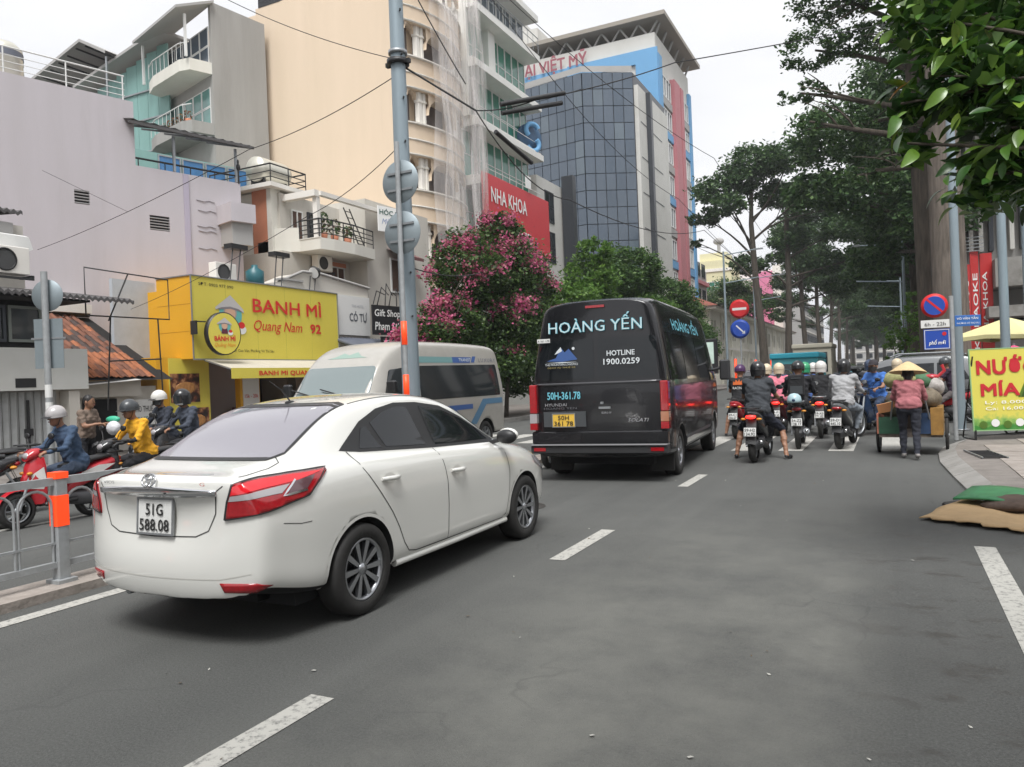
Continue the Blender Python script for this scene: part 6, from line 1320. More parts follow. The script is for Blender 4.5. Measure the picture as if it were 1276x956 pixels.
    q = MB(); q.box(-.10, -.002, -.03, .10, 0, .03); o = P('white_sticker', q, M_PLATE); o.matrix_local = face(-.78, 2.06, .02); text('A 361 178', o, T(-.09, -.004, -.015), M_TXTBLK, w=.18, h=.03)
    q = MB(); q.box(-.81, -.012, .80, -.17, .0, 1.02); P('plate_recess', q, mat('recess grey', (.06, .065, .07), .5))
    plate(t, T(-.5, -.02, .895), ['50H', '361 78'], mat('plate yellow', (.75, .47, .06), .5), w=.33, h=.18)
    q = MB(); q.box(.03, -.03, 1.05, .2, .0, 1.08); q.box(.06, -.035, 1.12, .1, 0, 1.15); P('door_handle', q, M_STEEL)
    # side: window band, glass, lettering, panels
    for s in (1, -1):
        P('side_window', pj.patch(rect(.30, 1.62, 1.42, 2.12, .07), 'x', s, .004, .12), M_TINT); P('side_window', pj.patch(rect(1.68, 2.95, 1.42, 2.12, .07), 'x', s, .004, .12), M_TINT); P('side_window', pj.patch(rect(3.0, 4.1, 1.42, 2.12, .07), 'x', s, .004, .12), M_TINT)
        P('front_door_glass', pj.patch(roundcorners([(4.22, 1.38), (5.35, 1.36), (4.95, 1.98), (4.22, 2.08)], .05), 'x', s, .004, .1), M_TINT)
        P('door_seam', pj.line([(4.14, .4), (4.14, 2.2)], 'x', s, .01), M_DARK); P('door_seam', pj.line([(5.45, 1.35), (5.4, .5)], 'x', s, .01), M_DARK); P('side_crease', pj.line([(.2, 1.02), (1.5, 1.0), (5.3, .98)], 'x', s, .02, .006), mat('crease sheen', (.05, .05, .055), .2))  # side crease strip carries its sheen as a paler colour
        P('lower_cladding', pj.patch([(1.5, .36), (4.1, .36), (4.1, .55), (1.5, .55)], 'x', s, .01, .3, .01), M_BPLAS)
        for yw in (1.0, 4.67): wheel(t, .87 * s, yw, .35, .22, s, 8, .22, M_ALU)
        q = MB(); q.box(-.10, -.07, -.2, .10, .07, .2); o = P('door_mirror', q, M_BPLAS); o.location = (1.2 * s, 5.0, 1.55); o.modifiers.new('b', 'BEVEL').width = .03
        q = MB(); q.tube([(-.25 * s, 0, 0), (-.05 * s, 0, .05)], .03, 6); part('mirror_arm', q, M_BPLAS, o)
    lt = text('HOÀNG YẾN', t, Matrix.Translation((.97, .8, 2.16)) @ RZ(90) @ RX(-14), M_CYAN, w=2.4, h=.17, bold=.02)
    for a_ in (-.95, .6): P('mud_flap', MB().box(a_, .62, .1, a_ + .35, .66, .38), M_RUBBER)
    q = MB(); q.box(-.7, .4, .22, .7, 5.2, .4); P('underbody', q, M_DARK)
    return t
black_van()
def beige_van():
    t = thing('passenger_van', 'beige passenger van with LUXURY lettering facing us across the median', 'van', (-8.85, 15.7, 0), 180)
    tab = [(.08, .94, 2.26, .36), (.4, .97, 2.33, .34), (1.5, .98, 2.36, .33), (2.8, .98, 2.36, .33), (3.7, .98, 2.33, .33), (4.15, .98, 2.22, .33), (4.5, .97, 2.0, .33), (4.75, .96, 1.72, .33), (5.05, .93, 1.32, .34), (5.3, .88, 1.1, .36), (5.5, .78, .9, .4)]
    pj, me = vanbody(tab, 'body', [M_VANBG, M_DARK], [(1.0, .32), (4.5, .32)], .40, .84, 1.25, .08, .6)
    link('body', me, t); P = lambda n, q, m, par=None: part(n, q, m, par or t)
    for s in (1, -1):
        P('side_glass', pj.patch(roundcorners([(.28, 1.2), (3.55, 1.2), (3.55, 1.85), (.32, 1.88)], .06), 'x', s, .004, .12), M_GLASS)
        for y in (1.4, 2.5): P('glass_division', pj.line([(y, 1.2), (y, 1.86)], 'x', s, .03, .007), M_BLACK)
        P('front_door_glass', pj.patch(roundcorners([(3.72, 1.22), (4.72, 1.2), (4.42, 1.78), (3.72, 1.84)], .05), 'x', s, .004, .1), M_GLASS)
        P('door_seam', pj.line([(3.63, .4), (3.63, 1.95)], 'x', s, .012), M_DARK); P('door_seam', pj.line([(4.85, 1.2), (4.85, .5)], 'x', s, .012), M_DARK)
        P('roof_gutter', pj.line([(.15, 2.12), (3.9, 2.1)], 'x', s, .035, .012), MATS['bumper crease'])
        P('teal_stripe', pj.patch([(2.2, 1.91), (3.6, 1.91), (3.6, 2.03), (2.2, 2.03)], 'x', s, .005, .2), mat('teal vinyl', (.16, .30, .30), .45)); P('blue_stripe', pj.patch([(1.5, 1.91), (2.2, 1.91), (2.2, 2.03), (1.4, 2.03)], 'x', s, .005, .2), M_BLUEV)
        P('blue_flash', pj.patch([(1.3, 1.92), (1.45, 1.92), (1.34, 2.05), (1.2, 2.05)], 'x', s, .006, .2), M_BLUEV)
        P('blue_stripe', pj.patch([(.2, 1.02), (1.0, 1.02), (1.45, .62), (1.75, .62), (1.15, 1.14), (.2, 1.14)], 'x', s, .005, .15), mat('blue grey vinyl', (.09, .20, .32), .4)); P('blue_stripe', pj.patch([(1.6, .95), (2.3, .95), (1.7, .62), (2.6, .62), (3.1, 1.05), (1.6, 1.05)], 'x', s, .004, .2), M_BLUEV)
        for yw in (1.0, 4.5): wheel(t, .84 * s, yw, .33, .21, s, 8, .21, M_STEEL)
        q = MB(); q.box(-.09, -.06, -.17, .09, .06, .17); o = P('door_mirror', q, M_BLACK); o.location = (1.16 * s, 4.75, 1.42); o.modifiers.new('b', 'BEVEL').width = .03
        P('head_lamp', pj.patch([(5.1, .78), (5.35, .75), (5.3, .98), (5.05, 1.02)], 'x', s, .004, .08), M_LAMPC)
    sd = -1
    hx = lambda y, z: pj.at('x', -1, y, z)[0].x - .012
    text('LUXURY', t, Matrix.Translation((hx(1.0, 1.97), 1.1, 1.93)) @ RZ(-90) @ RX(-9), mat('ink slate', (.1, .12, .16), .5), w=.78, h=.09, space=1.3); text('TRANSIT', t, Matrix.Translation((hx(1.8, 1.97), 1.95, 1.94)) @ RZ(-90) @ RX(-9), M_CYANW, w=.5, h=.07)
    P('windscreen', pj.patch(roundcorners([(-.84, 1.33), (.84, 1.33), (.76, 1.86), (-.76, 1.86)], .08), 'y', 1, .005, .1), mat('pale windscreen', (.16, .2, .2), .05, spec=1., coat=1.))
    P('screen_surround', pj.line(roundcorners([(-.87, 1.3), (.87, 1.3), (.79, 1.89), (-.79, 1.89)], .08) + [(-.87, 1.31)], 'y', 1, .05, .003), M_BLACK)
    P('green_reflective_print', pj.patch([(-.45, 2.02), (-.3, 2.05), (-.15, 2.13), (0, 2.08), (.15, 2.12), (.3, 2.05), (.45, 2.02)], 'y', 1, .004, .08), mat('cap print', (.25, .35, .3), .5))
    for k in (-.3, .35):
        q = MB(); q.tube([(k, 0, 0), (k + .5, -.05, .12)], .012, 5); o = P('wiper', q, M_BLACK); o.location = (0, pj.at('y', 1, k, 1.36)[0].y + .02, 1.36)
    P('grille', pj.patch([(-.5, .75), (.5, .75), (.5, 1.0), (-.5, 1.0)], 'y', 1, .006, .1), M_BLACK)
    q = MB(); q.box(-.65, .5, .25, .65, 5.1, .4); P('underbody', q, M_DARK)
    plate(t, T(.0, 5.62, .6) @ RZ(180), ['51B', '203.19'], w=.3, h=.2)
    return t
beige_van()
def hatch(name, label, loc, rz, colm, L=4.6, w=.92, h=1.74, cat='car', suv=True, group=None):
    t = thing(name, label, cat, loc, rz, group)
    k = L / 4.6; zb = .26 if suv else .2
    tab = [(.10, w * .9, h * .93, zb + .08), (.4, w * .98, h * .975, zb), (1.2 * k, w, h, zb), (2.0 * k, w, h * .995, zb), (2.55 * k, w, h * .965, zb), (2.95 * k, w, h * .84, zb), (3.25 * k, w, h * .70, zb), (3.6 * k, w, h * .63, zb), (4.1 * k, w * .97, h * .59, zb), (4.4 * k, w * .9, h * .53, zb + .02), (4.52 * k, w * .78, h * .46, zb + .05)]
    S = [vansec(a, b_, c, d, wf=.76, zbelt=min(h * .56, c * .93)) for a, b_, c, d in catmull(tab, 2)]
    y0 = .1
    rear = lambda z: .38 * max(0, (z - h * .56) / (h * .4)) ** 1.3
    S[0] = [(x, y + rear(z), z) for x, y, z in S[0]]; S[1] = [(x, y + rear(z) * .6, z) for x, y, z in S[1]]; S[2] = [(x, y + rear(z) * .15, z) for x, y, z in S[2]]
    R0 = [[(x * f, y - y0 + .07 * (x * f / w) ** 2, z) for x, y, z in S[0]] for f in (0, .4, .75, .95)]
    R1 = [[(x * f, y + .09 * (1 - f) + .02, z) for x, y, z in S[-1]] for f in (.96, .7, .35, 0)]
    rw = .34 if suv else .3; W_ = [(.85 * k, rw), (3.6 * k, rw)]
    me = loft_body(R0 + S + R1, 'body', [colm, M_DARK], 2); pj = Proj(me); me = cut_wheels(me, W_, rw + .06, .55, 1, .3); link('body', me, t)
    P = lambda n, q, m, par=None: part(n, q, m, par or t)
    zb1, zt1 = h * .585, h * .87
    for s in (1, -1):
        P('side_glass', pj.patch([(.62 * k, zb1 + .05), (1.35 * k, zb1 + .02), (1.35 * k, zt1), (.85 * k, zt1 - .02)], 'x', s, .004, .08), M_TINT); P('side_glass', pj.patch([(1.42 * k, zb1 + .02), (2.2 * k, zb1), (2.2 * k, zt1 - .01), (1.42 * k, zt1)], 'x', s, .004, .08), M_TINT)
        P('side_glass', pj.patch([(2.27 * k, zb1), (3.1 * k, zb1 - .02), (2.75 * k, zt1 - .1), (2.5 * k, zt1 - .04), (2.27 * k, zt1 - .01)], 'x', s, .004, .08), M_TINT)
        for pts in ([(1.38 * k, zb1), (1.38 * k, .5), (1.25 * k, .38)], [(2.24 * k, zb1), (2.24 * k, .36)], [(3.1 * k, zb1 - .04), (3.1 * k, .4)]): P('door_seam', pj.line(pts, 'x', s, .01), M_SEAM)
        P('belt_moulding', pj.line([(.6 * k, zb1), (1.8 * k, zb1 - .02), (3.1 * k, zb1 - .05)], 'x', s, .03, .006), M_CHROME if suv else M_BLACK)
        if suv:
            q = MB(); q.tube([(s * w * .66, .75, h - .02), (s * w * .66, .9, h + .04), (s * w * .66, 2.3, h + .045), (s * w * .66, 2.5, h - .03)], .022, 6); P('roof_rail', q, M_STEEL)
        for a, b_ in W_: wheel(t, (w - .12) * s, a, rw, .2, s, 8)
        for yh in (1.5 * k, 2.35 * k):
            h0, _ = pj.at('x', s, yh, h * .51); q = MB(); q.tube([(h0.x + s * .005, yh, h * .51), (h0.x + s * .03, yh + .1, h * .51), (h0.x + s * .005, yh + .2, h * .51)], .015, 6); P('door_handle', q, M_CHROME if suv else colm)
        q = MB(); q.ball((w * 1.08 * s, 2.95 * k, h * .63), (.1, .06, .075)); P('door_mirror', q, colm)
        P('head_lamp', pj.patch([(4.0 * k, h * .47), (4.35 * k, h * .43), (4.3 * k, h * .5), (3.95 * k, h * .54)], 'x', s, .005, .06), M_LAMPC)
        poly = [(s * w * .55, h * .43), (s * w * .8, h * .42), (s * w * .8, h * .49), (s * w * .5, h * .49)]; P('head_lamp', pj.patch(poly, 'y', 1, .006, .06), M_LAMPC)
        P('tail_lamp', pj.patch([(.12, h * .52), (.4, h * .52), (.42, h * .62), (.2, h * .62)], 'x', s, .006, .06), M_LAMPR)
        poly = [(s * w * .6, h * .5), (s * w * .85, h * .5), (s * w * .82, h * .62), (s * w * .6, h * .6)]; P('tail_lamp', pj.patch(poly, 'y', -1, .008, .06), M_LAMPR)
    P('windscreen', pj.patch(roundcorners([(-w * .72, h * .66), (w * .72, h * .66), (w * .6, h * .9), (-w * .6, h * .9)], .05), 'y', 1, .004, .08), M_TINT)
    P('rear_window', pj.patch(roundcorners([(-w * .7, h * .62), (w * .7, h * .62), (w * .6, h * .87), (-w * .6, h * .87)], .05), 'y', -1, .004, .08), M_TINT)
    P('grille', pj.patch([(-.4, h * .34), (.4, h * .34), (.45, h * .44), (-.45, h * .44)], 'y', 1, .006, .08), M_BLACK)
    plate(t, T(0, pj.at('y', 1, 0, .45)[0].y + .02, .45) @ RZ(180), ['51F 492.17'], w=.42, h=.1); plate(t, T(0, pj.at('y', -1, 0, .75)[0].y - .02, h * .45), ['51F', '492.17'], w=.28, h=.19)
    return t
# crossing SUV: heading left-forward
hatch('suv_car', 'silver grey sport utility car crossing the junction behind the motorbikes', (2.55, 23.6, 0), 84, mat('silver grey paint', (.18, .185, .19), .25, .4, coat=.6), 4.7, .93, 1.75)
# ============================================================= people
SKIN = mat('skin', (.30, .155, .095), .55); SKIN2 = mat('skin pale', (.42, .24, .16), .55); HAIR = mat('hair', (.012, .010, .010), .5); EYE = mat('eye dark', (.01, .01, .01), .3); LIP = mat('lips', (.28, .09, .07), .5)
def cloth(name, col): return mat('cloth ' + name, col, .9, var=.22, scale=14, bump=.9, bscale=11)
class Body:
    def __init__(s): s.caps = []
    def cap(s, a, b, ra, rb, lab, sx=1.0): s.caps.append((Vector(a), Vector(b), ra, rb, lab, sx)); return s
    def mesh(s, name, vox, mats, smooth=7):
        mb = MB()
        for a, b, ra, rb, lab, sx in s.caps:
            d = b - a
            if d.length < 1e-4: mb.ball(a, (ra * sx, ra, rb), 14, 9); continue
            n = max(3, int(d.length / .03)); n = min(n, 10)
            pts = [a.lerp(b, i / n) for i in range(n + 1)]; rad = [ra + (rb - ra) * i / n for i in range(n + 1)]
            mb.tube(pts, rad, 12); mb.ball(a, (ra, ra, ra), 12, 8); mb.ball(b, (rb, rb, rb), 12, 8)
        me = mb.mesh(name, []); o = bpy.data.objects.new('tmp', me); COL.objects.link(o)
        m = o.modifiers.new('r', 'REMESH'); m.mode = 'VOXEL'; m.voxel_size = vox; m.adaptivity = 0
        m = o.modifiers.new('s', 'SMOOTH'); m.iterations = smooth; m.factor = .5
        me2 = evalmesh(o); bpy.data.objects.remove(o)
        for q in mats: me2.materials.append(q)
        nv = len(me2.vertices); co = np.zeros(nv * 3); me2.vertices.foreach_get('co', co); co = co.reshape(-1, 3); nr = np.zeros(nv * 3); me2.vertex_normals.foreach_get('vector', nr); nr = nr.reshape(-1, 3)
        x, y, z = co.T; w_ = np.sin(31 * z + 17 * x + 3 * np.sin(23 * y)) * np.sin(19 * x - 13 * z + 2.5 * np.sin(27 * z + 9 * y)) + .5 * np.sin(57 * z - 21 * y + 33 * x)
        low = (z < 1.33) & (np.hypot(x, y) < .6); co += nr * (w_ * .0055 * np.where(low, 1, .25))[:, None]; me2.vertices.foreach_set('co', co.ravel())
        n = len(me2.polygons); C = np.zeros(n * 3); me2.polygons.foreach_get('center', C); C = C.reshape(-1, 3)
        best = np.full(n, 1e9); lab = np.zeros(n, int)
        for a, b, ra, rb, l, sx in s.caps:
            A = np.array(a); D = np.array(b - a); L2 = D @ D
            if L2 < 1e-8: q = (C - A) / np.array([ra * sx, ra, rb]); dist = (np.linalg.norm(q, axis=1) - 1) * min(ra, rb)
            else:
                t = np.clip(((C - A) @ D) / L2, 0, 1); dist = np.linalg.norm(C - (A + t[:, None] * D), axis=1) - (ra + (rb - ra) * t)
            k = dist < best; best[k] = dist[k]; lab[k] = l
        me2.polygons.foreach_set('material_index', lab.astype(np.int32)); me2.polygons.foreach_set('use_smooth', np.ones(n, bool)); me2.name = name; me2.update(); return me2
def hand(mb_caps, w, d, side, curl=.7, lab=0, s=1.0):
    """palm + four fingers + thumb as capsules from wrist w in direction d (unit), curling down"""
    w = Vector(w); d = Vector(d).normalized(); up = Vector((0, 0, 1)); lat = d.cross(up).normalized(); up = lat.cross(d).normalized(); B = mb_caps
    palm = w + d * .075 * s
    B.cap(w, w + d * .02, .026 * s, .028 * s, lab)
    for k in range(4):
        off = lat * ((k - 1.5) * .0195 * s); ln = (.068, .078, .073, .058)[k] * s
        p0 = w + d * .02 * s + off * .7; p1 = palm + off; B.cap(p0, p1, .0125 * s, .0115 * s, lab)
        p2 = p1 + (d * math.cos(curl) - up * math.sin(curl)) * ln * .5; p3 = p2 + (d * math.cos(curl * 2.2) - up * math.sin(curl * 2.2)) * ln * .5
        B.cap(p1, p2, .0105 * s, .0095 * s, lab); B.cap(p2, p3, .0095 * s, .008 * s, lab)
    t0 = w + d * .02 * s - lat * side * .026 * s; t1 = t0 + (d * .6 - lat * side * .6 - up * .25) * .04 * s; B.cap(t0, t1, .013 * s, .011 * s, lab); B.cap(t1, t1 + (d * .9 - up * .3) * .03 * s, .011 * s, .009 * s, lab)
def helmet(par, head, m, style=0, face=None, yaw=0.):
    """open face helmet: shell, rim, peak"""
    h = Vector(head); M = Matrix.Translation(h) @ RZ(yaw) @ RX(-6)
    b = MB(); prof = [(.128 * math.sin(R(a)), .135 * math.cos(R(a)) + .012) for a in range(0, 101, 10)]
    b.lathe([(max(r, .0001), z) for r, z in prof], 22, 0, M @ Matrix.Diagonal((.98, 1.12, 1, 1))); b.lathe([(.126, -.012), (.131, -.03), (.122, -.034), (.112, 0.0)], 22, 0, M @ Matrix.Diagonal((.98, 1.12, 1, 1)))
    if style in (1, 3): # three quarter helmet: lower back and ears
        rows = []
        for j in range(4):
            rows.append([((.128 - .006 * j) * math.cos(R(a)), (.142 - .006 * j) * math.sin(R(a)), -.02 - .035 * j) for a in range(150, 391, 16)])
        b.grid(rows, 0, True, M)
    o = part('helmet', b, m, par)
    if style in (0, 2):
        q = MB(); q.grid([[(.11 * math.cos(R(a)), .10 + .035 * math.sin(R(a)), .0) for a in range(20, 161, 14)], [(.10 * math.cos(R(a)), .12 + .085 * math.sin(R(a)), -.018) for a in range(20, 161, 14)]], 0, True, M); part('peak', q, M_BLACK if style == 0 else m, o)
    if style in (1, 3):
        q = MB(); q.grid([[(.132 * math.cos(R(a)), .149 * math.sin(R(a)), z) for a in range(30, 151, 12)] for z in (.04, .0, -.05, -.09)], 0, True, M); part('visor', q, M_GLASS, o)
    q = MB(); q.tube([(-.11, .01, -.04), (-.075, .035, -.13), (0, .05, -.155), (.075, .035, -.13), (.11, .01, -.04)], .006, 5, 0, M); part('chin_strap', q, M_BLACK, o)
    return o
def face(par, head, d, skin, mask=None, sc=1.):
    """eyes, nose, ears, mouth on the head centre, d = facing yaw degrees (0 = +Y)"""
    M = Matrix.Translation(Vector(head)) @ RZ(d)
    q = MB(); q.add([(-.014, .098, -.035), (.014, .098, -.035), (0, .122, -.032), (0, .1, .012)], [(0, 1, 2), (0, 2, 3), (1, 3, 2)], 0, True, M); q.ball((-.094, 0, -.01), (.012, .022, .032), 8, 6, 0, M); q.ball((.094, 0, -.01), (.012, .022, .032), 8, 6, 0, M)
    f = part('face', q, skin, par)
    if mask is None:
        q = MB(); q.ball((0, .096, -.062), (.026, .008, .009), 8, 5, 0, M); part('mouth', q, LIP, f)
    else:
        q = MB(); q.grid([[(.098 * math.sin(R(a)), .108 * math.cos(R(a)), z) for a in range(-80, 81, 16)] for z in (-.005, -.05, -.1)], 0, True, M); q2 = part('face_mask', q, mask, par)
    for s in (-1, 1):
        q = MB(); q.ball((.034 * s, .092, .012), (.014, .008, .007), 8, 5, 0, M); part('eye', q, EYE, f)
        q = MB(); q.tube([(.018 * s, .099, .034), (.034 * s, .1, .038), (.05 * s, .093, .034)], .004, 4, 0, M); part('eyebrow', q, HAIR, f)
def person(label, loc, rz, J, shirt, trousers, skin=None, shoe=None, vox=.017, sc=1., helm=None, hstyle=0, mask=None, sleeves='long', shorts=False, group=None, headyaw=0, bulk=1., hairlong=False, gloves=None, facefeat=True, jacket_pattern=None, collar=None):
    """J: joint dict with pelvis chest neck head sh hl hr (hands), el er, kl kr, al ar, tl tr"""
    bulk *= 1.06; skin = skin or SKIN; shoe = shoe or M_BLACK
    t = thing('person', label, 'person', loc, rz, group, sc)
    V = lambda k: Vector(J[k]); B = Body(); k_ = bulk
    pel, ch, nk, hd = V('pelvis'), V('chest'), V('neck'), V('head')
    # labels: 0 skin 1 shirt 2 trousers 3 shoe 4 hair 5 glove
    B.cap(pel + Vector((-.075, 0, 0)), pel + Vector((.075, 0, 0)), .115 * k_, .115 * k_, 2); B.cap(pel + Vector((-.07, 0, .045)), pel + Vector((.07, 0, .045)), .128 * k_, .128 * k_, 1); B.cap(pel + Vector((0, 0, .05)), pel.lerp(ch, .5), .135 * k_, .13 * k_, 1); B.cap(pel.lerp(ch, .35) + Vector((-.05, 0, 0)), ch + Vector((-.075, 0, 0)), .10 * k_, .115 * k_, 1); B.cap(pel.lerp(ch, .35) + Vector((.05, 0, 0)), ch + Vector((.075, 0, 0)), .10 * k_, .115 * k_, 1)
    mid = pel.lerp(ch, .62); B.caps.append((mid, mid.copy(), .122 * k_, .26, 1, 1.5)); B.caps.append((ch.lerp(nk, .25), ch.lerp(nk, .25), .10 * k_, .12, 1, 1.85)); B.cap(ch, nk.lerp(ch, .3), .12 * k_, .08, 1); B.cap(nk.lerp(ch, .2), nk.lerp(hd, .45), .058, .054, 0)
    B.caps.append((hd, hd.copy(), .092, .118, 0, .93)); B.cap(hd + Vector((0, .02, -.06)), hd + Vector((0, .045, -.085)), .062, .04, 0)
    if helm is None: B.caps.append((hd + Vector((0, -.018, .03)), hd + Vector((0, -.018, .03)), .1, .105, 4, .96))
    if hairlong: B.cap(hd + Vector((0, -.07, 0)), nk + Vector((0, -.09, -.1)), .06, .04, 4)
    for s, e, h in ((-1, 'el', 'hl'), (1, 'er', 'hr')):
        sh = V('sl') if s < 0 else V('sr'); E1, H = V(e), V(h)
        B.cap(ch.lerp(nk, .45) + Vector((s * .06, 0, 0)), sh, .075, .068 * k_, 1)
        up_ = 1; fo = {'long': 1, 'short': 0, 'sleeve': 5}[sleeves]
        if sleeves == 'short': B.cap(sh, sh.lerp(E1, .62), .064 * k_, .056, 1); B.cap(sh.lerp(E1, .5), E1, .045, .040, 0)
        else: B.cap(sh, E1, .062 * k_, .048, up_)
        B.cap(E1, H, .045 if fo == 1 else .040, .03 if fo == 1 else .025, fo)
        hand(B, H, (H - E1).normalized() * .6 + Vector((0, .5, -.1)), s, .8, 5 if gloves else 0)
    for s, kk, a, tt in ((-1, 'kl', 'al', 'tl'), (1, 'kr', 'ar', 'tr')):
        hp = pel + Vector((s * .095, .0, -.02)); K, A, TT = V(kk), V(a), V(tt)
        B.cap(hp, K, .092 * k_, .062, 2)
        if shorts: B.cap(K, K.lerp(A, .45), .050, .058, 0); B.cap(K.lerp(A, .4), A, .056, .034, 0)
        else: B.cap(K, K.lerp(A, .35), .060, .062, 2); B.cap(K.lerp(A, .35), A, .062, .042, 2)
        B.cap(A + Vector((0, -.02, -.035)), TT, .036, .034, 3); B.cap(A, A + Vector((0, -.01, -.03)), .036, .038, 0 if shorts else 3)
    me = B.mesh('body', vox, [skin, shirt, trousers, shoe, HAIR, gloves or skin]); link('body', me, t)
    if facefeat: face(t, hd, headyaw, skin, mask)
    if helm: helmet(t, hd + Vector((0, -.008, .028)), helm, hstyle, yaw=headyaw)
    if collar:
        q = MB(); q.lathe([(.06, 0), (.075, .0), (.068, .04), (.06, .05)], 14, 0, Matrix.Translation(nk.lerp(ch, .12)) @ RX(-15)); part('collar', q, collar, t)
    return t
def ride(lean=.0, arms=.42, foot='board', hw=.28, knee=.22, hip=.0, z=0.):
    """seated rider joints; local +Y forward; origin under the seat"""
    P = (0, -.18 + hip, .80 + z); c = (0, -.10 + lean * .5, 1.19 + z); n = (0, -.06 + lean * .8, 1.36 + z); h = (0, -.02 + lean, 1.50 + z - lean * .12)
    J = dict(pelvis=P, chest=c, neck=n, head=h, sl=(-.185, c[1] + .01, 1.31 + z - lean * .1), sr=(.185, c[1] + .01, 1.31 + z - lean * .1), el=(-.27, .08 + lean * .4, 1.06 + z), er=(.27, .08 + lean * .4, 1.06 + z), hl=(-hw, arms - .06, 1.02 + z), hr=(hw, arms - .06, 1.02 + z))
    if foot == 'board': J.update(kl=(-knee, .27, .70), kr=(knee, .27, .70), al=(-.15, .22, .34), ar=(.15, .22, .34), tl=(-.16, .36, .30), tr=(.16, .36, .30))
    elif foot == 'down': J.update(kl=(-.34, .12, .50), kr=(.34, .12, .50), al=(-.40, -.02, .085), ar=(.42, -.06, .085), tl=(-.44, .12, .04), tr=(.48, .06, .04))
    elif foot == 'left': J.update(kl=(-.32, .14, .52), kr=(knee, .27, .70), al=(-.38, .04, .09), ar=(.15, .22, .34), tl=(-.42, .18, .04), tr=(.16, .36, .30))
    else: J.update(kl=(-knee, .27, .70), kr=(.32, .14, .52), al=(-.15, .22, .34), ar=(.38, .04, .09), tl=(-.16, .36, .30), tr=(.42, .18, .04))
    return J
# ============================================================= motorbikes
M_ENG = mat('engine grey', (.10, .10, .105), .45, .5); M_SEAT = mat('seat vinyl', (.02, .02, .021), .5, var=.2, scale=8); M_MIRR = mat('mirror glass', (.5, .52, .55), .05, 1.)
def bloft(mb, rows, mi=0, n=14, ex=2.6):
    """rows: (y, zc, hw, hh) superellipse sections along y"""
    R_ = []
    for y, zc, hw, hh, *t_ in rows:
        tl = t_[0] if t_ else 0.
        r = []
        for j in range(n):
            a = 2 * math.pi * j / n; c, s = math.cos(a), math.sin(a); px = math.copysign(abs(c) ** (2 / ex), c) * hw; pz = math.copysign(abs(s) ** (2 / ex), s) * hh
            r.append((px, y + pz * tl, zc + pz))
        R_.append(r)
    mb.grid(R_, mi, True, closed=True); mb.add(R_[0], [tuple(range(n))[::-1]], mi); mb.add(R_[-1], [tuple(range(n))], mi); return mb
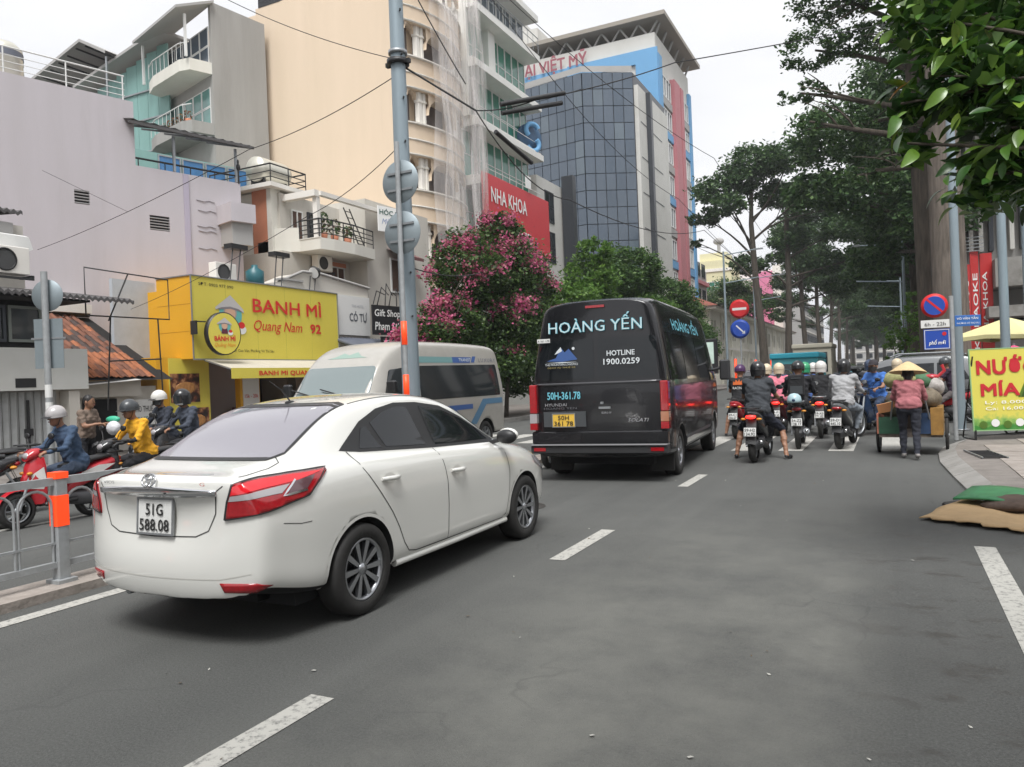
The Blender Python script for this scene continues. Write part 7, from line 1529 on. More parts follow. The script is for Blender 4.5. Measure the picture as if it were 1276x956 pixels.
def bike(label, loc, rz, paint, style='scooter', lit=True, plate_txt=('59-V1', '123.45'), paint2=None, group='motorbikes in traffic', sc=1., lightback=None):
    t = thing('motorbike', label, 'motorbike', loc, rz, group, sc); P = lambda n, q, m, par=None: part(n, q, m, par or t)
    paint2 = paint2 or M_BLACK; under = style == 'under'
    rw = .30 if under else .245; ty = .045 if under else .058; yr, yf = -.60, .66
    for y in (yr, yf):
        q = MB(); pr = [(rw - ty * 1.5 + ty * math.cos(R(a)) * .9 + ty * .6, ty * math.sin(R(a))) for a in range(-110, 111, 20)]; q.lathe([(r, z) for r, z in pr], 26, 0, Matrix.Translation((0, y, rw)) @ RY(90)); w = P('wheel', q, M_RUBBER)
        q = MB(); q.lathe([(rw - ty * 1.45, -.03), (rw - ty * 1.7, -.028), (rw - ty * 1.7, .028), (rw - ty * 1.45, .03)], 26, 0, Matrix.Translation((0, y, rw)) @ RY(90)); q.lathe([(0, -.05), (.045, -.05), (.045, .05), (0, .05)], 12, 0, Matrix.Translation((0, y, rw)) @ RY(90)); P('rim', q, M_STEEL, w)
        for a in range(0, 360, 72 if not under else 30):
            q = MB(); d = Vector((0, math.cos(R(a)), math.sin(R(a)))); q.tube([Vector((0, y, rw)) + d * .03, Vector((0, y, rw)) + d * (rw - ty * 1.6)], .012 if not under else .004, 4); P('spoke', q, M_STEEL, w)
    # tail body and side panels
    q = MB()
    if not under: bloft(q, [(-.80, .80, .05, .03), (-.74, .79, .10, .06, -.2), (-.60, .74, .135, .10), (-.40, .66, .15, .13), (-.18, .58, .15, .13), (0, .48, .14, .10), (.06, .40, .12, .06)])
    else: bloft(q, [(-.74, .78, .05, .03), (-.66, .76, .085, .055), (-.5, .70, .105, .09), (-.3, .62, .11, .12), (-.1, .56, .10, .12), (.05, .5, .06, .08)])
    P('rear_body', q, paint)
    q = MB(); bloft(q, [(-.66, .845, .08, .03), (-.55, .85, .12, .035), (-.35, .83, .13, .04), (-.12, .79, .12, .045), (.06, .76, .09, .03)]); P('seat', q, M_SEAT)
    q = MB()
    if not under:
        # leg shield curved plate, floor board
        q.grid([[(x, .36 + .10 * (x / .2) ** 2 * -1 + dy, z) for x in np.linspace(-w_, w_, 7)] for z, w_, dy in ((.30, .13, .02), (.45, .17, .05), (.62, .19, .08), (.80, .18, .07), (.93, .13, .03))], 0, True)
        q.grid([[(x, .44 - .5 * (x / .3) ** 2 + dy, z) for x in np.linspace(w_, -w_, 7)] for z, w_, dy in ((.30, .13, .02), (.45, .17, .07), (.62, .19, .12), (.80, .18, .10), (.93, .13, .04))], 0, True); P('leg_shield', q, paint)
        q = MB(); bloft(q, [(-.1, .30, .13, .045), (.1, .29, .15, .03), (.38, .30, .13, .04)]); P('floor_board', q, M_BLACK)
    else:
        q.grid([[(x, .40 + dy - abs(x) * .3, z) for x in np.linspace(-w_, w_, 7)] for z, w_, dy in ((.28, .17, -.10), (.45, .19, -.02), (.65, .17, .04), (.85, .10, .0))], 0, True); P('leg_shield', q, paint)
        q = MB(); bloft(q, [(-.05, .52, .05, .05), (.15, .54, .05, .06), (.34, .66, .06, .08), (.45, .82, .06, .05)]); P('frame_spine', q, paint)
    # front head: cowl + headlamp + handlebar
    q = MB(); bloft(q, [(.30, .98, .06, .04), (.38, .99, .12, .065), (.46, .97, .12, .075), (.53, .93, .075, .05)]); cw = P('handlebar_cowl', q, paint)
    q = MB(); q.ball((0, .505, .95), (.085, .045, .05), 12, 8); part('headlight', q, M_LAMPC, cw)
    if not under:
        q = MB(); bloft(q, [(.40, .70, .12, .14), (.50, .66, .10, .12), (.57, .62, .05, .06)]); P('front_cowl', q, paint)
        for s in (-1, 1):
            q = MB(); q.ball((.09 * s, .52, .72), (.035, .04, .025), 8, 6); P('front_indicator', q, mat('amber lens', (.6, .25, .03), .2))
    q = MB(); q.tube([(-.33, .30, 1.03), (-.2, .36, 1.03), (0, .42, 1.0), (.2, .36, 1.03), (.33, .30, 1.03)], .013, 8); P('handlebar', q, M_BLACK)
    for s in (-1, 1):
        q = MB(); q.tube([(.24 * s, .335, 1.03), (.34 * s, .295, 1.03)], .019, 8); P('grip', q, M_RUBBER)
        q = MB(); q.tube([(.18 * s, .37, 1.03), (.22 * s, .36, 1.12), (.27 * s, .34, 1.18)], .006, 5); m_ = P('mirror', q, M_BLACK); q = MB(); q.ball((.29 * s, .335, 1.21), (.065, .018, .042), 12, 8); part('mirror_shell', q, M_BLACK, m_); q = MB(); q.lathe([(0, 0), (1, 0)], 14, 0, Matrix.Translation((.29 * s, .315, 1.21)) @ RX(90) @ Matrix.Diagonal((.056, .035, 1, 1))); part('mirror_glass', q, M_MIRR, m_)
        q = MB(); q.tube([(.075 * s, yf, rw), (.07 * s, yf - .1, rw + .28), (.05 * s, .46, .86)], .02, 7); P('fork', q, M_STEEL)
    q = MB(); rows = []
    for a in range(20, 171, 15): rows.append([((rw + .035) * 0 + x, yf + (rw + .04 - abs(x) * .3) * math.cos(R(a)), rw + (rw + .04 - abs(x) * .3) * math.sin(R(a))) for x in (-.07, -.04, 0, .04, .07)])
    q.grid(rows, 0, True); P('front_fender', q, paint)
    # engine + swing arm + exhaust + rear fender + stand
    q = MB(); bloft(q, [(-.68, .27, .05, .06), (-.5, .28, .09, .09), (-.25, .30, .11, .11), (-.05, .32, .09, .10), (.05, .33, .06, .06)]); P('engine', q, M_ENG)
    q = MB(); q.tube([(.13, -.1, .24), (.15, -.3, .23), (.16, -.45, .28), (.165, -.85, .36)], [.018, .025, .05, .055], 10); q2 = P('exhaust', q, M_BLACK if not under else M_STEEL); q = MB(); q.lathe([(0, 0), (.03, 0), (.03, .02), (0, .02)], 10, 0, Matrix.Translation((.165, -.855, .36)) @ RX(90)); part('exhaust_tip', q, M_CHROME, q2)
    q = MB(); q.grid([[(x, -.70 - .16 * k / 3, .72 - .13 * k - abs(x) * .2) for x in (-.08, -.04, 0, .04, .08)] for k in range(4)], 0, True); q.grid([[(x, -.72 - .16 * k / 3, .72 - .13 * k - abs(x) * .2) for x in (.08, .04, 0, -.04, -.08)] for k in range(4)], 0, True); P('rear_fender', q, M_BLACK)
    q = MB(); q.tube([(-.11, -.6, .26), (-.12, -.45, .5), (-.11, -.4, .6)], .018, 6); P('shock_absorber', q, M_STEEL)
    q = MB(); q.tube([(-.12, -.55, .9), (-.13, -.78, .90), (0, -.84, .90), (.13, -.78, .90), (.12, -.55, .9)], .012, 6); P('grab_rail', q, M_STEEL if under else M_BLACK)
    # rear lamps + plate
    q = MB(); q.ball((0, -.775, .76), (.085, .045, .036), 14, 8); P('brake_light', q, (M_BRAKE if lit else M_LAMPR))
    for s in (-1, 1):
        q = MB(); q.ball((.125 * s, -.74, .72), (.045, .04, .022), 10, 6); P('rear_indicator', q, MATS.get('amber lens') or mat('amber lens', (.6, .25, .03), .2))
    o = plate(t, T(0, -.88, .52) @ RX(-12), list(plate_txt), w=.19, h=.14)
    return t
_tmp = None
# ============================================================= riders and bikes in our lane (seen from behind)
C = cloth
WHT_H = mat('helmet white', (.66, .64, .6), .3, coat=.4); BLK_H = mat('helmet black', (.015, .015, .017), .3, coat=.4); YEL_H = mat('helmet yellow', (.75, .55, .05), .35, coat=.3); CRM_H = mat('helmet cream', (.6, .5, .36), .4); GRN_H = mat('helmet green', (.04, .3, .14), .35, coat=.3); SLV_H = mat('helmet silver grey', (.42, .4, .4), .3, coat=.4); BLU_H = mat('helmet pale blue', (.38, .52, .56), .35, coat=.3); DGR_H = mat('helmet dark grey', (.05, .055, .06), .4, coat=.3)
P_BLK = mat('bike black', (.02, .02, .022), .25, coat=.6); P_RED = mat('bike red', (.45, .02, .03), .25, coat=.6); P_GRY = mat('bike grey', (.16, .165, .17), .3, .3, coat=.4); P_BLU = mat('bike navy', (.02, .04, .09), .25, coat=.5); P_WHT = mat('bike white', (.6, .58, .56), .3, coat=.5)
def pair(blabel, plabel, x, y, rz, paint, style, J, shirt, trou, dz=0., lit=True, ptxt=('59-V1', '123.45'), sc=1., **k):
    b = bike(blabel, (x, y + .6, 0), rz, paint, style, lit, ptxt, sc=sc)
    a = R(rz); p = person(plabel, (x, y + .6, dz), rz, J, shirt, trou, sc=sc, group='riders waiting and moving in traffic', **k); return b, p
grp = None
pair('black scooter with glowing red tail light under the man in dark shirt', 'rider in dark charcoal shirt and shorts with bare legs down, nearest of the group', -2.03, 13.05, -2, P_BLK, 'scooter', ride(.02, .42, 'down'), C('charcoal', (.045, .05, .058)), C('navy shorts', (.015, .018, .03)), shorts=True, helm=BLK_H, hstyle=1, ptxt=('59-H2', '134.92'), bulk=1.12, shoe=M_BLACK, vox=.014, sleeves='short')
pair('red scooter at the van front corner, ridden by the flame print rider', 'rider in black jersey with flame print beside the van front corner', -3.1, 17.6, -3, P_RED, 'scooter', ride(.02, .42, 'left'), C('black jersey', (.015, .015, .017)), C('dark', (.02, .02, .024)), helm=mat('helmet purple', (.06, .02, .08), .3), hstyle=0, ptxt=('59-C1', '206.67'), lit=False, shorts=True, sleeves='short')
fp = MB(); fp.add([(-.12, 0, 0), (.12, 0, 0), (.13, 0, .05), (.08, 0, .06), (.09, 0, .10), (.04, 0, .07), (.03, 0, .13), (-.01, 0, .07), (-.05, 0, .12), (-.07, 0, .06), (-.11, 0, .08)], [tuple(range(11))]); fo = part('flame_print', fp, mat('flame print', (.7, .16, .04), .6), [o for o in bpy.data.objects if o.name.startswith('person')][-1]); fo.location = (0, -.245, 1.2); text('RACING', fo.parent, T(-.12, -.25, 1.1), M_TXTWHT, w=.24, h=.06)
pair('black underbone bike carrying a pale blue helmet on its tail', 'rider with black backpack and black helmet, pale blue helmet hung behind', -1.62, 15.35, 2, P_BLK, 'under', ride(.03, .42, 'board'), C('near black', (.02, .02, .024)), C('dark2', (.025, .027, .03)), helm=BLK_H, hstyle=0, lit=False, ptxt=('54-Z2', '128.17'), vox=.015)
hb = thing('spare_helmet', 'pale blue round helmet strapped on the tail of a black motorbike', 'helmet', (-1.62, 15.12, .93), 0); q = MB(); q.lathe([(.0001, .13), (.07, .115), (.115, .07), (.13, .0), (.132, -.04), (.12, -.045)], 20); part('shell', q, BLU_H, hb); q = MB(); q.ball((0, -.125, .0), (.03, .012, .03)); part('badge', q, BLU_H if False else P_BLU, hb)
bp = thing('backpack', 'flat black laptop backpack on the rider with the blue spare helmet', 'backpack', (-1.63, 15.68, .98), 2); q = MB(); q.box(-.15, -.09, 0, .15, .02, .42); part('bag', q, C('bag', (.018, .018, .02)), bp, bevel=.03); q = MB(); q.box(-.11, -.115, .05, .11, -.092, .2); q.box(-.09, -.10, .34, .09, -.092, .36, 0); part('pocket', q, mat('bag panel', (.05, .055, .06), .6), bp)
pair('grey scooter with cream plate ridden by the man in grey sweater', 'rider in light grey sweater and pale jeans with black helmet', -.80, 15.35, -8, P_GRY, 'scooter', ride(.04, .44, 'board'), C('light grey', (.36, .36, .37)), C('pale jeans', (.24, .27, .31)), helm=BLK_H, hstyle=3, lit=False, ptxt=('59-D1', '445.10'), bulk=1.1, vox=.014)
pair('black motorbike with white plate ridden by the rider in white helmet', 'rider in black jacket with glossy white helmet', -1.38, 17.7, 0, P_BLK, 'under', ride(.02, .42, 'board'), C('black jacket', (.014, .014, .016)), C('dark', (.02, .02, .024)), helm=mat('helmet pearl', (.6, .58, .55), .2, coat=.6), hstyle=1, ptxt=('59-X3', '771.02'))
pair('dark red scooter with bright tail light left of the black underbone', 'rider in pink shirt with cream helmet behind the charcoal rider', -2.35, 18.4, 0, mat('bike maroon', (.2, .015, .03), .3, coat=.4), 'scooter', ride(.02, .42, 'left'), C('pink', (.62, .18, .24)), C('dark', (.02, .02, .024)), helm=CRM_H, hstyle=1, ptxt=('59-F1', '318.55'), sleeves='short', hairlong=True)
pair('dark scooter with glowing tail light beside the backpack rider', 'rider in blue jacket in front of the backpack rider', -1.85, 19.2, 2, P_BLU, 'scooter', ride(.02, .42, 'board'), C('mid blue', (.05, .10, .28)), C('dark', (.02, .02, .024)), helm=GRN_H, hstyle=1, ptxt=('59-M2', '640.18'))
pair('black scooter far ahead in the left of the lane', 'rider with yellow helmet far ahead beside the pink shirted one', -2.75, 21.6, 0, P_BLK, 'scooter', ride(.0, .42, 'board'), C('dark blue', (.03, .05, .12)), C('dark', (.02, .02, .024)), helm=YEL_H, hstyle=1, ptxt=('59-K1', '090.33'), vox=.02, facefeat=False)
pair('dark motorbike half hidden ahead of the white helmet', 'rider with grey helmet and dark coat just right of the white helmet', -1.05, 20.2, 0, P_BLK, 'scooter', ride(.02, .42, 'board'), C('dark coat', (.03, .03, .035)), C('dark', (.02, .02, .024)), helm=CRM_H, hstyle=1, ptxt=('59-L1', '552.71'), vox=.02, facefeat=False)
pair('navy scooter seen beyond the grey sweater rider', 'rider in dark jacket and dark blue helmet beyond the grey sweater', -.95, 19.0, 0, P_BLU, 'scooter', ride(.02, .42, 'board'), C('ink', (.02, .022, .03)), C('dark', (.02, .02, .024)), helm=mat('helmet ink blue', (.03, .05, .1), .3, coat=.4), hstyle=1, ptxt=('59-T1', '803.44'), vox=.02, facefeat=False)
pair('black scooter squeezed between sedan and black van', 'rider in black lettered jacket between the sedan and black van', -5.22, 11.9, 0, P_BLK, 'scooter', ride(.02, .42, 'board', hw=.24), C('black jacket', (.014, .014, .016)), C('dark', (.02, .02, .024)), helm=DGR_H, hstyle=0, ptxt=('59-S2', '217.66'), lit=False)
pp_ = [o for o in bpy.data.objects if o.name.startswith('person')][-1]; text('SSENA', pp_, T(-.13, -.235, 1.24), M_TXTWHT, w=.27, h=.06, bold=.01)
pair('blue motorbike coming toward us through the junction', 'rider in bright blue shirt with black mask coming toward us', -.34, 18.0, 150, P_BLU, 'under', ride(.02, .42, 'board'), C('bright blue', (.06, .17, .50)), C('jeans', (.04, .06, .11)), helm=None, mask=M_BLACK, sleeves='short', lit=False)
cp = thing('cap', 'dark cap on the head of the rider in bright blue', 'cap', (-.34, 18.6, 0), 150); q = MB(); q.lathe([(.0001, .125), (.07, .105), (.10, .05), (.106, .0)], 16, 0, T(0, -.02, 1.53)); part('crown', q, mat('cap dark', (.03, .025, .03), .8), cp); q = MB(); q.grid([[(.08 * math.cos(R(a)), .06 + .03 * math.sin(R(a)), 1.55) for a in range(0, 181, 20)], [(.075 * math.cos(R(a)), .08 + .09 * math.sin(R(a)), 1.535) for a in range(0, 181, 20)]], 0, True); part('peak', q, MATS['cap dark'], cp)
pair('red motorbike crossing at right in front of the grey car', 'rider in dark purple shirt and grey trousers on the crossing red motorbike', 1.25, 21.6, 78, P_RED, 'under', ride(.04, .44, 'left'), C('dark purple', (.035, .018, .04)), C('grey trousers', (.11, .095, .095)), helm=DGR_H, hstyle=0, lit=True, sleeves='short')
pair('dark motorbike behind the sugarcane juice sign', 'rider in black top facing left beside the juice sign', 2.6, 22.0, 60, P_BLK, 'under', ride(.02, .42, 'left'), C('black top', (.02, .02, .025)), C('dark', (.02, .02, .024)), helm=None, lit=True)
pair('black scooter parked at the kerb behind the juice sign', 'rider with red white helmet at the kerb behind the juice sign', 2.3, 24.6, 85, P_BLK, 'scooter', ride(.02, .42, 'board'), C('grey coat', (.08, .08, .09)), C('dark', (.02, .02, .024)), helm=P_RED, hstyle=1, lit=False, vox=.02)
pair('far small motorbike on the left beyond the beige van', 'far rider with white helmet beyond the beige van', -8.4, 27.0, 185, P_WHT, 'scooter', ride(.0, .42, 'board'), C('grey far', (.15, .15, .16)), C('dark', (.02, .02, .024)), helm=WHT_H, hstyle=1, lit=False, vox=.022)
# ============================================================= riders in the opposite lane at left
def lpair(bl, pl, x, y, rz, paint, J, shirt, tr, ps=.93, **k):
    b = bike(bl, (x, y, 0), rz, paint, k.pop('style', 'scooter'), False, sc=ps + .02); p = person(pl, (x, y, 0), rz, J, shirt, tr, sc=ps, group='riders in the opposite lane', **k); return b, p
lpair('red and white scooter ridden by the helmeted man in denim blue jacket', 'rider in denim blue jacket with grey open helmet on the red scooter', -9.15, 6.05, 176, P_RED, ride(.12, .46, 'board'), C('denim blue', (.05, .085, .15)), C('denim dark', (.05, .07, .11)), helm=SLV_H, hstyle=0, vox=.013, ps=.86)
wp = [o for o in bpy.data.objects if o.name.startswith('motorbike')][-1]
for s in (-1, 1):
    q = MB(); q.add([(.135 * s, -.1, .56), (.16 * s, -.4, .62), (.15 * s, -.65, .74), (.155 * s, -.4, .74), (.15 * s, -.15, .66)], [(0, 1, 2, 3, 4)]); part('white_panel', q, P_WHT, wp); q = MB(); q.add([(.16 * s, .38, .5), (.2 * s, .36, .62), (.18 * s, .38, .8), (.1 * s, .5, .7), (.08 * s, .52, .52)], [(0, 1, 2, 3, 4)]); part('white_panel', q, P_WHT, wp)
lpair('black scooter ridden by the man in orange yellow t-shirt', 'rider in orange yellow t-shirt with black arm sleeves and dark helmet', -9.1, 7.0, 172, P_BLK, ride(.09, .46, 'board'), C('orange yellow', (.72, .36, .02)), C('black trousers', (.018, .018, .022)), helm=DGR_H, hstyle=0, sleeves='sleeve', gloves=M_BLACK, vox=.013, ps=.88)
lpair('dark scooter of the masked rider in slate jacket', 'rider in slate blue jacket with black full helmet and white mask', -10.15, 8.7, 170, P_BLK, ride(.03, .46, 'board'), C('slate', (.055, .065, .09)), C('dark', (.02, .02, .024)), helm=BLK_H, hstyle=3, mask=M_TXTWHT, vox=.014, ps=.95, facefeat=True)
lpair('dark scooter of the rider in white helmet', 'rider in navy jacket with white helmet behind the masked rider', -11.3, 9.2, 172, P_BLK, ride(.03, .46, 'board'), C('navy jacket', (.03, .035, .05)), C('dark', (.02, .02, .024)), helm=WHT_H, hstyle=0, mask=M_BLACK, vox=.015, ps=.95)
bike('parked black scooter at the far left edge behind the fence', (-9.7, 4.9, 0), 150, P_BLK, 'scooter', False)
bike('grey scooter at the left edge ahead of the red one', (-10.6, 5.7, 0), 160, P_GRY, 'scooter', False)
# standing passer-by with bags
J = dict(pelvis=(0, 0, .90), chest=(0, .04, 1.22), neck=(0, .06, 1.40), head=(0, .10, 1.54), sl=(-.18, .05, 1.34), sr=(.18, .05, 1.34), el=(-.22, .14, 1.10), er=(.22, .14, 1.10), hl=(-.12, .36, 1.14), hr=(.12, .36, 1.14), kl=(-.1, .04, .48), kr=(.1, .02, .48), al=(-.1, 0, .09), ar=(.1, -.02, .09), tl=(-.11, .14, .04), tr=(.11, .12, .04))
person('bare armed person in brown shirt by the shutters holding bags', (-12.2, 8.45, 0), -70, J, C('taupe', (.19, .14, .11)), C('dark', (.02, .02, .024)), sleeves='short', vox=.015, sc=.93)
q = MB(); q.ball((0, 0, 0), (.16, .07, .06)); o = solo('plastic_bag', q, mat('bag green', (.05, .42, .26), .4, bump=.8, bscale=18), 'bright green plastic bag in the hands of the person in brown', 'bag'); o.location = (-11.72, 8.62, 1.12); q = MB(); q.ball((0, 0, 0), (.14, .10, .12)); o = solo('plastic_bag', q, mat('bag white', (.6, .6, .62), .4, bump=.8, bscale=18), 'white plastic bag in the hands of the person in brown', 'bag'); o.location = (-11.62, 8.55, .98)
# ============================================================= woman pushing the scrap cart
J = dict(pelvis=(0, -.02, .86), chest=(0, .10, 1.16), neck=(0, .17, 1.30), head=(0, .24, 1.40), sl=(-.165, .12, 1.25), sr=(.165, .12, 1.25), el=(-.24, .24, 1.0), er=(.24, .24, 1.0), hl=(-.22, .50, .96), hr=(.22, .50, .96), kl=(-.10, .12, .48), kr=(.10, -.04, .46), al=(-.10, .08, .10), ar=(.11, -.20, .12), tl=(-.10, .22, .04), tr=(.11, -.08, .05))
person('woman in dusty pink shirt and dark trousers with conical hat pushing a cart', (.24, 13.75, 0), -3, J, C('dusty pink', (.36, .125, .14)), C('ink trousers', (.022, .024, .035)), vox=.012, sc=.96, hairlong=True, shoe=mat('shoe pale', (.3, .28, .27), .7))
q = MB(); n_ = 40; prof = [(.24, 0), (.235, .012), (.17, .062), (.10, .115), (.03, .158), (.0001, .165)]; q.lathe(prof, 36, 0); q.lathe([(.238, -.002), (.17, .05), (.0001, .15)], 36, 0)
for k in range(9): r_ = .235 - k * .025; z_ = .158 * (1 - r_ / .24) ** .98 + .006; q.tube([(r_ * math.cos(R(a)), r_ * math.sin(R(a)), z_) for a in range(0, 361, 15)], .0022, 4, caps=False)
hat = solo('conical_hat', q, mat('palm straw', (.62, .46, .25), .75, var=.12, scale=20, bump=.3, bscale=60), 'wide straw conical hat on the woman pushing the cart', 'hat'); hat.scale = (1.14, 1.14, 1.1); hat.location = (.25, 13.98, 1.375); hat.rotation_euler = (R(-8), R(2), 0)
ct_ = thing('scrap_cart', 'two wheeled scrap collector cart piled with sacks, green box and ochre side', 'cart', (.30, 14.85, 0), -4)
for s in (-1, 1):
    q = MB(); M_ = Matrix.Translation((s * .52, 0, .29)) @ RY(90); q.lathe([(.26, -.025), (.29, -.02), (.29, .02), (.26, .025), (.255, 0)], 26, 0, M_); w = part('wheel', q, M_RUBBER, ct_)
    q = MB(); q.lathe([(.245, -.015), (.258, -.015), (.258, .015), (.245, .015)], 26, 0, M_); q.lathe([(0, -.04), (.03, -.04), (.03, .04), (0, .04)], 10, 0, M_); part('rim', q, M_STEEL, w)
    for a in range(0, 360, 45): q = MB(); q.tube([Vector((s * .52, 0, .29)), Vector((s * .52, .25 * math.cos(R(a)), .29 + .25 * math.sin(R(a))))], .004, 4); part('spoke', q, M_STEEL, w)
q = MB(); q.box(-.47, -.55, .30, .47, .6, .36); part('floor', q, M_BARKL, ct_)
q = MB(); q.box(-.47, -.57, .36, -.08, -.53, .64); part('end_board', q, mat('cart green', (.025, .09, .05), .7, var=.3, scale=8, dirt=.5), ct_); q = MB(); q.box(.08, -.57, .36, .30, -.53, .70); part('blue_board', q, mat('cart blue', (.02, .05, .12), .7, var=.3, scale=8), ct_); q = MB(); q.box(.30, -.58, .34, .475, .6, .78); part('ochre_board', q, mat('cart ochre', (.32, .17, .04), .7, var=.3, scale=8, dirt=.5), ct_); q = MB(); q.box(-.50, -.55, .36, -.472, .6, .7); part('side_board', q, mat('cart salmon', (.45, .16, .1), .7, var=.3, scale=8), ct_); q = MB(); q.box(-.47, .57, .36, .3, .6, .7); part('front_board', q, M_BARKL, ct_)
for s in (-1, 1): q = MB(); q.tube([(s * .3, -.5, .5), (s * .24, -.75, .9), (s * .22, -.8, .93)], .014, 6); part('handle', q, M_STEEL, ct_)
def blob(name, label, cat, loc, r, m, seed, group='sacks and scrap piled on the cart'):
    rr = np.random.default_rng(seed); q = MB(); nu, nv = 16, 10; rows = []; ph = rr.uniform(0, 6, 4)
    for j in range(nv + 1):
        th = math.pi * j / nv; row = []
        for i in range(nu):
            a = 2 * math.pi * i / nu; k = 1 + .13 * math.sin(3 * a + ph[0]) * math.sin(2 * th + ph[1]) + .08 * math.sin(7 * a + ph[2]) * math.sin(5 * th + ph[3]); row.append((r[0] * k * math.sin(th) * math.cos(a), r[1] * k * math.sin(th) * math.sin(a), -r[2] * k * math.cos(th)))
        rows.append(row)
    q.grid(rows, 0, True, closed=True); o = solo(name, q, m, label, cat, group); o.location = loc; return o
sk = lambda n, c: mat('sack ' + n, c, .8, var=.35, scale=9, bump=.7, bscale=16)
blob('sack', 'big yellow green sack on top of the scrap cart', 'sack', (.15, 15.05, 1.25), (.27, .36, .17), sk('yellow green', (.30, .29, .13)), 1); blob('sack', 'dark green sack on the right of the cart top', 'sack', (.48, 15.1, 1.2), (.20, .3, .17), sk('green', (.06, .14, .07)), 2)
blob('sack', 'brown bundle filling the middle of the cart', 'sack', (.28, 14.8, .90), (.36, .42, .20), sk('brown', (.10, .075, .05)), 3); blob('sack', 'white and grey sack at the right edge of the cart', 'sack', (.66, 15.0, 1.12), (.16, .2, .16), sk('white', (.45, .42, .4)), 4); blob('sack', 'olive bundle at the left of the cart', 'sack', (.03, 14.6, .76), (.22, .25, .14), sk('olive', (.10, .10, .06)), 5)
blob('sack', 'dull khaki bundle low on the right of the cart', 'sack', (.55, 14.6, .92), (.20, .25, .16), sk('khaki', (.16, .13, .09)), 6)
q = MB(); q.box(-.14, -.01, -.08, .14, .01, .08); o = solo('orange_carton', q, mat('carton orange', (.62, .28, .12), .6), 'small pale orange carton tucked at the left of the cart load', 'carton'); o.location = (-.08, 14.35, .80); o.rotation_euler = (R(20), R(-12), 0)
q = MB(); q.ball((0, 0, 0), (.13, .1, .05)); q.tube([(.1, 0, 0), (.2, 0, .1), (.16, 0, .2)], .03, 6); o = solo('red_plastic_toy', q, P_RED, 'bright red plastic scrap on top right of the cart', 'scrap'); o.location = (.62, 14.95, 1.28)
# ============================================================= fence on the median
fn = thing('median_fence', 'grey steel median fence with arched bars and fluorescent orange post bands', 'fence', (-5.87, 3.82, .07), 90)
pts_x = [-5.4, -2.7, 0, 2.45, 4.6]
for i, x in enumerate(pts_x):
    b = MB(); b.box(x - .045, -.045, -.02, x + .045, .045, .81); b.box(x - .08, -.08, -.02, x + .08, .08, .03); po = part('post', b, M_FENCE, fn, bevel=.004)
    b = MB(); b.box(x - .049, -.049, .44, x + .049, .049, .68); part('reflective_band', b, M_ORANGE, po); b = MB(); b.box(x - .052, -.052, .81, x + .052, .052, .86); part('post_cap', b, M_ORANGE, po)
for i in range(len(pts_x) - 1):
    a, b_ = pts_x[i] + .045, pts_x[i + 1] - .045
    for z, h in ((.76, .06), (.12, .045)): q = MB(); q.box(a, -.022, z, b_, .022, z + h); part('rail', q, M_FENCE, fn)
    q = MB(); q.box(a, -.012, .30, b_, .012, .318); part('thin_rail', q, M_FENCE, fn)
    n = 9; w = (b_ - a) / n
    for k in range(n):
        x0_ = a + k * w + .015; x1_ = a + (k + 1) * w - .015; cx = (x0_ + x1_) / 2; r_ = (x1_ - x0_) / 2
        pts = [(x0_, 0, .16)] + [(x0_, 0, .4)] + [(cx - r_ * math.cos(R(t_)), 0, .60 + r_ * math.sin(R(t_))) for t_ in range(0, 181, 20)] + [(x1_, 0, .4), (x1_, 0, .16)]
        q = MB(); q.tube(pts, .0115, 6); part('arched_bar', q, M_FENCE, fn)
# tall grey pole on the median behind the sedan
gp = thing('street_pole', 'tall tapered grey steel pole with clamp rings behind the white sedan', 'pole', (-6.16, 9.25, .07), 0)
b = MB(); b.tube([(0, 0, 0), (0, 0, 3), (0, 0, 6), (0, 0, 10)], [.135, .12, .105, .085], 20); part('shaft', b, M_POLE, gp)
for z in (4.2, 6.15, 7.05): b = MB(); b.lathe([(.105, 0), (.135, .0), (.135, .05), (.105, .05)], 20, 0, T(0, 0, z)); part('clamp_ring', b, M_STEEL, gp)
b = MB(); b.lathe([(.11, 0), (.16, 0), (.16, .07), (.11, .07)], 20, 0, T(0, 0, 6.0)); b.box(-.2, -.03, 6.0, .2, .03, 6.06); part('strain_collar', b, M_BLACK, gp)
b = MB(); b.lathe([(.14, 0), (.22, 0), (.22, .03), (.14, .03)], 20, 0, T(0, 0, .0)); part('base_plate', b, M_STEEL, gp)
for k in range(9): b = MB(); z = 2.4 + k * .62; b.tube([(.1, -.05, z), (.13, -.09, z + .0)], .015, 5); part('step_bolt', b, M_BLACK, gp)
# thin sign pole with two round signs seen from the back
sp = thing('round_sign_pole', 'thin post with two round signs seen from behind and orange bands', 'sign', (-5.94, 8.8, .07), 0)
b = MB(); b.tube([(0, 0, 0), (0, 0, 4.75)], .035, 12); part('post', b, M_FENCE, sp)
for z0, z1 in ((1.25, 1.57), (1.98, 2.30)): b = MB(); b.lathe([(.038, z0), (.04, z0), (.04, z1), (.038, z1)], 14); b.lathe([(.0, z0), (.0385, z0)], 10); part('reflective_band', b, M_ORANGE, sp)
for z in (4.22, 3.52):
    b = MB(); b.lathe([(0, 0), (.29, 0), (.295, .006), (.29, .012), (0, .012)], 36, 0, T(.0, .05, z) @ RX(-90)); s_ = part('round_sign', b, M_SIGNBACK, sp); b = MB(); b.box(-.2, .03, z + .1, .2, .048, z + .13); b.box(-.2, .03, z - .13, .2, .048, z - .1); part('bracket', b, M_STEEL, s_)
